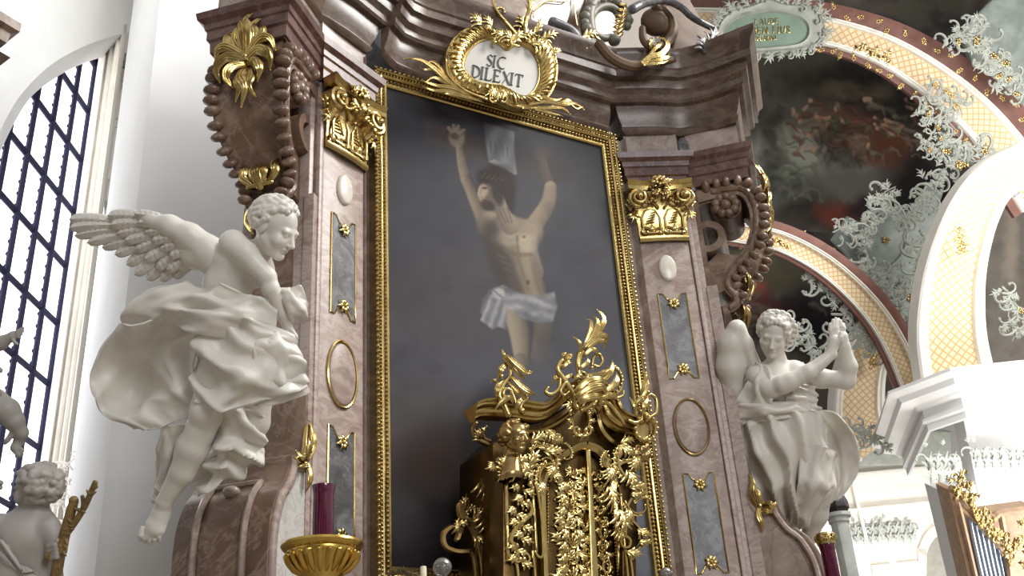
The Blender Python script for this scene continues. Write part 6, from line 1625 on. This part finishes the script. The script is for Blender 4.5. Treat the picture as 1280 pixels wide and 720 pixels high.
drape(mb, [[(330, 410, 44), (352, 412, 40), (372, 420, 24)], [(330, 445, 52), (356, 446, 48), (380, 450, 20)], [(326, 478, 50), (352, 484, 46), (387, 478, 12)], [(322, 505, 42), (346, 500, 38), (386, 488, 4)]], A=6, seed=19, nf=2.6, rot=1.5, B=6)
drape(mb, [[(262, 522, 14), (286, 508, 44), (312, 506, 42), (334, 516, 20)], [(262, 556, 8), (286, 546, 36), (314, 546, 30), (334, 556, 4)], [(254, 590, 4), (280, 578, 30), (304, 574, 20), (326, 574, 0)], [(238, 618, 0), (258, 612, 15), (282, 600, 14), (304, 588, -4)]], A=11, seed=12, nf=3.4, rot=1.1, B=10)
drape(mb, [[(206, 528, 20), (222, 530, 28), (240, 528, 20)], [(200, 560, 6), (214, 562, 16), (228, 558, 12)], [(193, 590, -2), (206, 594, 6), (220, 590, 4)], [(190, 612, -8), (200, 614, 0), (212, 610, -2)]], A=4, seed=15, nf=2.0, rot=1.4, B=4)
drape(mb, [[(350, 366, 6), (362, 356, 14), (376, 358, 8)], [(354, 378, 20), (370, 372, 30), (385, 376, 8)], [(356, 392, 22), (372, 392, 28), (384, 390, 4)], [(356, 404, 12), (368, 404, 12), (378, 400, -2)]], A=4, seed=21, nf=1.6, rot=.6, B=5)
mb.xform(fL); mb.build('drapery', M['statue'], LA, angle=70)

# ---------------- right angel
cR = 9.4; fR = fast_map(cR)
RA = thing('angel_statue', 'white angel statue with raised praying hands in front of the painted vault', 'statue', at(985, 640, cR))
HA = head_axes((-.30, .34, .9), (.06, -1, .3)); HC = (964, 418, 12); HS = 52
S = SDF((885, 375, -50), (1075, 700, 75), 1.05)
head(S, HC, HA, HS, neck=False)
S.chain([(968, 436, 4), (971, 450, 0), (970, 462, -2)], [10.5, 11, 16], 5)
S.ball((968, 476, 0), (32, 22, 20), 8); S.chain([(968, 476, -2), (974, 505, 0), (980, 535, 0), (985, 570, 0)], [24, 20, 24, 28], 8)
S.ball((948, 466, 4), (14, 13, 14), 6); S.ball((992, 462, 0), (14, 12, 13), 6)
S.chain([(944, 470, 8), (956, 484, 22), (978, 474, 36)], [13, 12, 10.5], 5); S.chain([(970, 478, 34), (1000, 462, 40), (1028, 441, 36)], [11, 9.5, 6.5], 4)
S.chain([(994, 466, 2), (1022, 472, 10), (1051, 474, 20)], [13, 12, 10.5], 5); S.chain([(1052, 474, 20), (1054, 456, 22), (1048, 432, 24)], [11, 10, 7], 4)
for (w0, pm, tips, s) in (((1028, 440, 36), (1032, 424, 34), [(1027, 404, 34), (1031, 399, 33), (1035, 397, 31), (1038, 399, 29)], 1), ((1048, 432, 24), (1045, 420, 24), [(1047, 404, 22), (1043, 400, 24), (1040, 398, 26), (1037, 400, 27)], -1)):
    S.cone(w0, pm, 6.5, 7, 3); S.ball(pm, (6, 8, 5), 3)
    for t in tips:
        mid = tuple((a + b) / 2 + o for a, b, o in zip((pm[0] + (t[0] - pm[0]) * .6, pm[1] - 5, pm[2]), t, (s * -1.0, 0, 1))); S.chain([(pm[0] + (t[0] - pm[0]) * .6, pm[1] - 5, pm[2]), mid, t], [2.7, 2.5, 1.9], .8)
    S.chain([(pm[0] + s * 2, pm[1] + 4, pm[2] + 4), (pm[0] + s * 6, pm[1] - 4, pm[2] + 5), (pm[0] + s * 7, pm[1] - 10, pm[2] + 4)], [3, 2.7, 2], 1.2)
S.chain([(985, 560, 4), (1006, 585, 20), (1018, 606, 24)], [28, 22, 16], 8); S.chain([(1018, 606, 22), (1016, 640, 14), (1008, 676, 4)], [16, 14, 9], 5); S.chain([(980, 570, -4), (970, 620, -4), (985, 660, -10)], [26, 20, 12], 8)
sdf_part(S, fR, 'body', M['statue'], RA)
S = SDF((925, 376, -30), (1005, 460, 55), .75)
locks(S, HC, HA, HS, 60, 8, flow=(.3, -.5, -.6), L=.3, r=.062, wave=.1, face=.42)
S.ball(np.array(HC) + (np.array([0, -.1, .15]) * HS) @ HA, np.array([.335, .41, .365]) * HS, 2, 'add', HA)
rnd = random.Random(3)
for (x, y, h) in ((958, 395, 22), (964, 392, 22), (971, 393, 22), (977, 396, 22), (982, 402, 20), (987, 409, 16), (989, 416, 12), (986, 422, 8), (953, 399, 22), (948, 407, 14), (985, 428, 4), (980, 433, -2)):
    a0 = rnd.uniform(0, 6); S.chain([(x + 3.4 * math.cos(a0 + t), y + 3.4 * math.sin(a0 + t), h + .6 * t) for t in np.linspace(0, 5.5, 8)], [2.6] * 7 + [2], .6)
sdf_part(S, fR, 'hair', M['statue'], RA)
mb = MB()
drape(mb, [[(940, 452, 8), (950, 456, 16), (962, 468, 20)], [(932, 470, 14), (946, 472, 24), (960, 482, 30)], [(924, 490, 8), (942, 494, 24), (958, 500, 28)], [(918, 512, 2), (942, 514, 18), (962, 516, 22)]], A=3, seed=4, nf=2, rot=.3, B=4, th=2.4)
drape(mb, [[(978, 476, 22), (1000, 478, 26), (1016, 482, 10)], [(976, 492, 26), (1000, 494, 28), (1018, 496, 8)], [(974, 512, 26), (1000, 512, 28), (1020, 512, 8)]], A=3, seed=6, nf=3, rot=1.4, B=3, th=2.4)
drape(mb, [[(918, 506, 6), (950, 498, 26), (985, 498, 32), (1015, 506, 18)], [(918, 518, 10), (952, 512, 32), (988, 510, 36), (1022, 514, 20)], [(924, 530, 8), (958, 520, 28), (992, 518, 34), (1030, 520, 18)]], A=4, seed=7, nf=1.5, rot=.1, B=4, th=2.4)
drape(mb, [[(926, 530, 8), (958, 514, 26), (995, 510, 34), (1032, 516, 24)], [(922, 560, 8), (953, 556, 32), (990, 550, 44), (1030, 552, 30)], [(926, 592, 6), (953, 596, 30), (985, 600, 42), (1016, 604, 32)], [(942, 622, 0), (960, 636, 20), (982, 648, 24), (1002, 650, 14)]], A=9, seed=8, nf=4.5, rot=.35, B=8, th=2.4)
drape(mb, [[(1004, 508, 32), (1036, 513, 26), (1058, 534, 14)], [(1022, 538, 28), (1046, 548, -8), (1069, 556, 10)], [(1030, 574, 22), (1048, 580, -12), (1068, 590, 8)], [(1034, 604, 20), (1046, 610, 4), (1052, 616, 8)], [(1030, 622, 14), (1036, 626, 8), (1044, 624, 6)]], A=3, seed=10, nf=1.6, rot=.5, B=4, th=2.4)
drape(mb, [[(990, 548, 46), (1020, 552, 46), (1040, 566, 20)], [(984, 596, 48), (1008, 600, 52), (1034, 604, 34)], [(982, 632, 32), (998, 640, 34), (1010, 640, 24)], [(980, 660, 10), (990, 666, 12), (998, 664, 4)]], A=6, seed=14, nf=2.2, rot=1.4, B=5, th=2.4)
mb.xform(fR); mb.build('drapery', M['statue'], RA, angle=70)
S = SDF((880, 385, -60), (965, 520, 40), 1.1); S.chain([(922, 412, -10), (916, 430, -12), (916, 460, -12), (922, 500, -14)], [11, 16, 18, 14], 6); S.chain([(924, 410, -8), (934, 430, -6), (944, 456, -6)], [9, 8, 9], 6)
sdf_part(S, fR, 'wing', M['statue'], RA)

# ---------------- cherubs at the left edge
cP = 5.6; fP = fast_map(cP)
PU = thing('putto_statue', 'stucco cherub toned dark as backlit, seen from behind grasping a thorny branch, lower left corner', 'statue', at(45, 800, cP))
HA = head_axes((-.86, -.05, -.1), (-.12, -1, .1)); HC = (45, 612, 0); HS = 60
S = SDF((-60, 570, -60), (110, 860, 60), 1.3)
head(S, HC, HA, HS, neck=False, child=1)
S.chain([(46, 634, 0), (44, 650, 0)], [15, 20], 6); S.ball((34, 672, 0), (42, 34, 30), 10); S.chain([(34, 676, 0), (36, 730, 0), (38, 790, 0)], [40, 38, 40], 10)
S.chain([(64, 660, 10), (80, 672, 18), (84, 682, 22)], [17, 12, 9.5], 5); S.chain([(74, 668, 14), (78, 684, 22)], [12, 11], 4); S.chain([(0, 655, 10), (-24, 680, 14), (-30, 700, 20)], [16, 13, 11], 5)
S.ball((82, 682, 26), (10, 9, 8), 4)
for k in range(4): S.chain([(74 + k * 1.0, 676 + 4.6 * k, 30), (84 + k * .6, 673 + 4.8 * k, 34), (91, 675 + 4.6 * k, 27)], [3.2, 3.2, 2.6], 1)
S.chain([(80, 672, 30), (86, 668, 32), (92, 668, 28)], [3.4, 3.2, 2.6], 1)
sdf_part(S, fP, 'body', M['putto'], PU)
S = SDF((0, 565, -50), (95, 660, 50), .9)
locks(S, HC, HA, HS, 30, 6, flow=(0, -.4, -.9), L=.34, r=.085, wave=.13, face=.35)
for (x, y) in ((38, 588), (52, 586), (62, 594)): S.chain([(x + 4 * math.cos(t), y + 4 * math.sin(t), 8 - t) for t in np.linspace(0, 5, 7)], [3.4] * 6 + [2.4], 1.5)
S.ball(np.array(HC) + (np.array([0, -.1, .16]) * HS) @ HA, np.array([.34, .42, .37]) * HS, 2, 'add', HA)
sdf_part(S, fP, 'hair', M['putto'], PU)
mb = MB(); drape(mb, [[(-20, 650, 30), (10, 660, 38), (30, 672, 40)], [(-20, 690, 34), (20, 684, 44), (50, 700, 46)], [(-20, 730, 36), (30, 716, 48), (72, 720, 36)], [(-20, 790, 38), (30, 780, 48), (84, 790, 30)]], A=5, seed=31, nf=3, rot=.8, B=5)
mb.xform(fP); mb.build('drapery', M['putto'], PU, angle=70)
BR = thing('thorn_branch', 'gnarled brown gilded branch with two prongs held by the lower left cherub', 'branch', at(75, 760, cP - .1))
bmx = at_mp(cP - .12); mb = MB()
o_line(mb, bmx, [(66, 790), (70, 720), (78, 680), (86, 648), (92, 628)], 8, r1=6, seg=9); o_line(mb, bmx, [(60, 696), (76, 676), (92, 656), (106, 634), (116, 612), (120, 602)], 5, r1=3.4, seg=9, h=2)
o_line(mb, bmx, [(96, 650), (104, 634), (103, 620)], 4, r1=2.4); mb.sphere(bmx(119, 608), 3.6 * bmx.k, 8); mb.sphere(bmx(92, 626), 6.4 * bmx.k, 8)
rnd = random.Random(12)
for k in range(26):
    t = rnd.random(); x, y = (68 + 22 * t, 740 - 100 * t) if k % 2 else (70 + 46 * t, 686 - 70 * t)
    a = rnd.uniform(0, 6.2); mb.tube([bmx(x, y, 3), bmx(x + 5 * math.cos(a), y + 5 * math.sin(a), 6), bmx(x + 8 * math.cos(a), y + 8 * math.sin(a), 6)], np.array([3, 2, .6]) * bmx.k, 6)
mb.build('stem', M['wood'], BR, angle=70)
cF = 6.0; fF = fast_map(cF)
FP = thing('putto_statue', 'flying cherub toned dark as backlit, cut by the left edge, arm and bent leg against the window', 'statue', at(5, 480, cF))
S = SDF((-90, 395, -50), (50, 640, 50), 1.2)
S.chain([(-40, 470, 0), (-34, 500, 0)], [32, 30], 8); S.chain([(-30, 446, 4), (-10, 434, 10), (8, 428, 14), (22, 420, 16)], [13, 11, 8.5, 5.5], 4); S.ball((25, 418, 16), (6, 5, 4.5), 3)
for k, (x, y) in enumerate(((37, 409), (37, 413), (35, 417), (32, 421))): S.chain([(25, 416 + k * 1.6, 16), (31, (y + 418) / 2, 18), (x, y, 17)], [2.5, 2.3, 1.8], .8)
S.chain([(24, 420, 18), (27, 426, 20), (31, 429, 20)], [2.6, 2.3, 1.8], 1)
S.chain([(-30, 500, 0), (-6, 504, 8), (14, 512, 12), (24, 524, 12)], [22, 19, 15, 12], 6); S.chain([(24, 526, 12), (30, 540, 8), (27, 550, 6)], [11, 8.5, 6.5], 4); S.chain([(27, 550, 6), (24, 558, 10), (29, 566, 12)], [6.5, 5.5, 4], 3)
for k in range(4): S.cone((28 + k * 1.2, 562 - k, 12), (30 + k * 1.5, 569 - k * 2.5, 12), 2.4, 1.9, .8)
S.chain([(22, 540, 14), (17, 548, 16), (14, 552, 16)], [4, 3, 2], 2); S.ball((-30, 440, -2), (24, 26, 24), 6)
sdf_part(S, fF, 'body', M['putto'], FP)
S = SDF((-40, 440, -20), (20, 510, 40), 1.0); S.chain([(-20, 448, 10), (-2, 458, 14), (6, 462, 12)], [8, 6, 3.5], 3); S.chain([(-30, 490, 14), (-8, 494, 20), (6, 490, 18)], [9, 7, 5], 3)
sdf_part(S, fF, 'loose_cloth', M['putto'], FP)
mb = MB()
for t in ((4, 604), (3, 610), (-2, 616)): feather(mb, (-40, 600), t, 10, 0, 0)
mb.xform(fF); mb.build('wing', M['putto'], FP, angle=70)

# ---------------- child head on the tabernacle herm (a part of the tabernacle)
tcm = px_mp(5.96)
HA = head_axes((.28, .16, .95), (-.06, -1, .1)); HC = (641, 549, 6); HS = 38
S = SDF((612, 515, -30), (672, 600, 40), .75)
head(S, HC, HA, HS, neck=True, child=.6); S.chain([(640, 578, -2), (638, 594, 0)], [11, 14], 5)
locks(S, HC, HA, HS, 34, 5, flow=(.3, -.5, -.7), L=.3, r=.075, wave=.1, face=.35)
sdf_part(S, vmap(tcm), 'herm_head', M['golddark'], TAB)
HA = head_axes((.9, .1, .35), (0, -1, 0)); HC = (803, 566, 0); HS = 24
S = SDF((780, 545, -25), (825, 600, 25), .7); head(S, HC, HA, HS, neck=True, child=.6); locks(S, HC, HA, HS, 20, 6, L=.3, r=.08, wave=.1, face=.35)
sdf_part(S, vmap(px_mp(6.15)), 'profile_head', M['golddark'], TAB)

# ------------------------------------------------------------------ lamps, candle and silver ware along the bottom edge
def lamp(px, py, c, rpx, label, gcap=False):
    b = at(px, py, c); r = rpx * c / F
    L = thing('sanctuary_lamp', label, 'lamp', (b[0], b[1], -1.65), 'ruby glass sanctuary lamps')
    ax = (b[0], b[1], 0); z = b[2]
    mb = MB(); mb.lathe([(.10, -1.65), (.2, -1.65), (.2, -1.6), (.08, -1.5), (.035, -1.35), (.03, z - .75), (.06, z - .7), (.03, z - .62), (.04, z - .4)], ax, 24); mb.build('stand', M['brass'], L)
    k = r / .19
    mb = MB(); mb.lathe([(.03 * k, z - .42 * k), (.1 * k, z - .36 * k), (.085 * k, z - .3 * k), (.06 * k, z - .22 * k), (.075 * k, z - .16 * k), (.13 * k, z - .11 * k), (.165 * k, z - .06 * k), (.172 * k, z - .035 * k), (.17 * k, z - .025 * k), (.19 * k, z - .015 * k), (.2 * k, z + .0), (.195 * k, z + .012 * k), (.12 * k, z + .0), (.04 * k, z + .015)], ax, 40); bo = mb.build('bowl', M['brass'], L)
    mb = MB()
    for q in range(22):
        a = 2 * PI * q / 22; d = np.array([math.cos(a), math.sin(a)])
        mb.tube([(b[0] + d[0] * rr * k, b[1] + d[1] * rr * k, z + zz * k) for rr, zz in ((.1, -.135), (.135, -.105), (.16, -.07), (.172, -.045))], np.array([.006, .016, .019, .015]) * k, 6)
    mb.build('gadroon_band', M['brass'], bo)
    g = .052 * k
    mb = MB(); mb.lathe([(.012, z + .012), (g * .9, z + .015), (g, z + .03), (g, z + .25 * k), (g * 1.02, z + .265 * k), (g * 1.14, z + .295 * k), (g * 1.12, z + .3 * k), (g * .96, z + .27 * k), (g * .92, z + .25 * k), (g * .9, z + .05), (.01, z + .045)], ax, 32); mb.build('ruby_glass', M['ruby'], L)
    mb = MB(); mb.lathe([(.004, z + .05), (g * .6, z + .05), (g * .6, z + .16 * k), (.005, z + .165 * k)], ax, 16); mb.build('candle', M['wax'], L)
    if gcap:
        mb = MB(); zz = z + .3 * k
        mb.lathe([(g * .9, zz), (g * 1.25, zz + .0), (g * 1.3, zz + .02), (g * 1.1, zz + .03), (g * 1.2, zz + .06), (g * 1.35, zz + .07), (g * 1.2, zz + .085), (g * .6, zz + .09)], ax, 24)
        for q in range(9):
            a = 2 * PI * q / 9; f_ = frame((b[0] + g * 1.2 * math.cos(a), b[1] + g * 1.2 * math.sin(a), zz + .02), (-math.sin(a), math.cos(a), 0), (0, 0, 1)); o_leaf(mb, f_, 0, 0, PI / 2, .06, .04)
        mb.build('gilt_crown', M['gold'], L)
    return L
lamp(403, 683, 5.0, 49, 'ruby glass lamp on a wide brass bowl in front of the left pilaster')
lamp(1044, 735, 7.6, 34, 'ruby glass lamp with gilt crown beside the right wing scroll, lower right', True)
POST = thing('stone_post', 'grey stone post with black cap standing behind the right ruby lamp', 'post', (*at(1062, 700, 12.0)[:2], -1.65))
b = at(1046, 638, 12.0); mb = MB(); mb.lathe([(.10, b[2] - .05), (.13, b[2]), (.145, b[2] + .02), (.14, b[2] + .1), (.115, b[2] + .16), (.07, b[2] + .18)], (b[0], b[1], 0), 8); mb.build('cap', M['ironblack'], POST, angle=30)
mb = MB(); mb.lathe([(.1, -1.65), (.1, b[2] - .16), (.12, b[2] - .14), (.12, b[2] - .1), (.15, b[2] - .08), (.15, b[2] - .04), (.1, b[2] - .03)], (b[0], b[1], 0), 12); mb.build('shaft', M['stuccogrey'], POST, angle=30)
# altar shelf in front of the picture: a candle, silver bosses, a dry sprig
sh_z = at(530, 745, 6.3)[2]
SHF = thing('altar_shelf', 'stone altar shelf below the painting just under the picture edge', 'shelf', (4.2, 6.5, -1.65))
mb = MB(); mb.box((2.95, 6.05, -1.65), (3.35, 6.8, sh_z)); mb.build('slab', M['brown2'], SHF)
b = hitZ(530, 742, sh_z)
CN = thing('altar_candle', 'short cream candle stub standing just left of the silver scroll boss', 'candle', (b[0], b[1], sh_z)); mb = MB()
zt = at(530, 704, np.dot(b, FWD))[2]; mb.lathe([(.018, sh_z), (.019, zt - .01), (.017, zt - .002), (.004, zt - .006)], (b[0], b[1], 0), 16); mb.build('wax', M['wax'], CN); mb = MB(); mb.tube([(b[0], b[1], zt - .008), (b[0], b[1], zt + .01)], .0015, 5); mb.build('wick', M['black'], CN)
def boss(px, py, c, r, label):
    m_ = at_mp(c); b = at(px, py, c); S_ = thing('silver_scroll_boss', label, 'silver ornament', (b[0], b[1], sh_z), 'silver bosses at the foot of the painting')
    mb = MB(); mb.sphere(m_(px, py), r * .8 * m_.k, 14)
    for k in range(5):
        a = k * 1.26; o_scroll(mb, m_, px + r * .4 * math.cos(a), py + r * .4 * math.sin(a), a + 1, r * 2.2, 2.2 / r, 5.0 / r, r * .14, r * .1, h=r * .55, n=20)
    mb.build('scrolled_head', M['silver'], S_); mb = MB(); mb.lathe([(r * .7 * m_.k, sh_z), (r * .7 * m_.k, sh_z + .01), (r * .25 * m_.k, sh_z + .03), (r * .2 * m_.k, b[2])], (b[0], b[1], 0), 14); mb.build('stem', M['silver'], S_)
boss(553, 709, 6.2, 15, 'silver scroll boss between the candle stub and the tabernacle'); boss(832, 718, 7.3, 11, 'silver scroll boss at the right foot of the gilt frame')
mb = MB(); sm_ = at_mp(6.25); rnd = random.Random(7)
for k in range(16): o_leaf(mb, sm_, 488 + k * 2.2, 720 - 5 * math.sin(k * .3) + rnd.uniform(-1, 3), rnd.uniform(-2.6, -.4), rnd.uniform(6, 11), 4, bend=rnd.uniform(-1, 1), nu=6)
o_line(mb, sm_, [(484, 745), (490, 722), (500, 714), (516, 717), (526, 721)], 1.4)
tag(mb.build('dry_sprig', plain('dry brown leaves', (92, 78, 48), .7, .3, 20), None), 'dry brown green leaf sprig along the bottom edge of the gilt frame', 'sprig')
# ------------------------------------------------------------------ lights, world, camera
cam = bpy.data.cameras.new('camera'); cam.sensor_width = 36; cam.lens = F / 1280 * 36; cam.clip_end = 200
co = bpy.data.objects.new('camera', cam); COL.objects.link(co)
m4 = Matrix(((CR[0], CU[0], -FWD[0], 0), (CR[1], CU[1], -FWD[1], 0), (CR[2], CU[2], -FWD[2], 0), (0, 0, 0, 1)))
co.matrix_world = m4
bpy.context.scene.camera = co
def area(name, loc, target, size, power, color=(1, 1, 1), sy=None):
    l = bpy.data.lights.new(name, 'AREA'); l.energy = power; l.color = color; l.size = size
    if sy: l.shape = 'RECTANGLE'; l.size_y = sy
    o = bpy.data.objects.new(name, l); COL.objects.link(o)
    o.location = loc; o.rotation_euler = (Vector(target) - Vector(loc)).to_track_quat('-Z', 'Y').to_euler()
    return o
area('nave_window_light', (11.5, 1.5, 12.5), (3.5, 7, 3), 3.2, 1500, (1, .98, .95), 4.5)
area('west_window_light', (2, -7, 7), (4, 7, 3), 4, 700, (.97, .98, 1), 5)
a_ = at(1620, 760, 15.0); area('nave_fill', tuple(a_), tuple(at(1180, 620, 22.0)), 4, 650, (1, .98, .95), 5)  # added light that overexposes the white nave pier
a_ = at(1500, 120, 17.0); area('nave_fill', tuple(a_), tuple(at(1000, 200, 30.0)), 4, 750, (1, .97, .93), 4)  # added fill beyond the right edge to brighten the vault fresco
a_ = at(1250, 1000, 24.0); area('nave_fill', tuple(a_), tuple(at(1090, 630, 29.0)), 4, 700, (1, .98, .95), 4)  # added fill from below the view to whiten the far wall
for (px_, py_, c_) in ((100, -520, 9.0), ):
    a_ = at(px_, py_, c_)
    area('bay_fill', tuple(a_), tuple(at(60, 100, 13.0)), 2, 130, (1, 1, 1), 2).data.spread = math.radians(125)  # added lamp above the view, brightens left wall and pier; no window there
w = bpy.data.worlds.new('world'); bpy.context.scene.world = w; w.use_nodes = True
nt = w.node_tree; nt.nodes.clear()
o_ = nt.nodes.new('ShaderNodeOutputWorld'); bg = nt.nodes.new('ShaderNodeBackground'); nt.links.new(bg.outputs[0], o_.inputs[0])
tc = nt.nodes.new('ShaderNodeTexCoord'); mpn = nt.nodes.new('ShaderNodeMapping'); nt.links.new(tc.outputs['Generated'], mpn.inputs[0]); mpn.inputs['Scale'].default_value = (2.2, 2.2, 1.6)
no = nt.nodes.new('ShaderNodeTexNoise'); no.inputs['Scale'].default_value = 1.4; no.inputs['Detail'].default_value = 2; nt.links.new(mpn.outputs[0], no.inputs[0])
rp = nt.nodes.new('ShaderNodeValToRGB'); e = rp.color_ramp.elements
e[0].position = .40; e[0].color = (.10, .095, .09, 1); e[1].position = .62; e[1].color = (1.3, 1.28, 1.25, 1)
sx = nt.nodes.new('ShaderNodeSeparateXYZ'); nt.links.new(tc.outputs['Generated'], sx.inputs[0])
mr = nt.nodes.new('ShaderNodeMapRange'); mr.inputs[1].default_value = -.5; mr.inputs[2].default_value = .7; mr.inputs[3].default_value = .25; mr.inputs[4].default_value = 1.5; nt.links.new(sx.outputs[2], mr.inputs[0])
vm_ = nt.nodes.new('ShaderNodeVectorMath'); vm_.operation = 'SCALE'; nt.links.new(mr.outputs[0], vm_.inputs['Scale'])
nt.links.new(no.outputs[0], rp.inputs[0]); nt.links.new(rp.outputs[0], vm_.inputs[0]); nt.links.new(vm_.outputs[0], bg.inputs[0]); bg.inputs[1].default_value = .5
sc = bpy.context.scene
sc.view_settings.view_transform = 'Standard'; sc.view_settings.look = 'None'; sc.view_settings.exposure = .15; sc.view_settings.gamma = 1
sc.cycles.max_bounces = 6
# stand everything on a floor at height zero (it was laid out from the camera's eye level)
for o in list(bpy.data.objects):
    if o.parent is None: o.location.z += 1.65
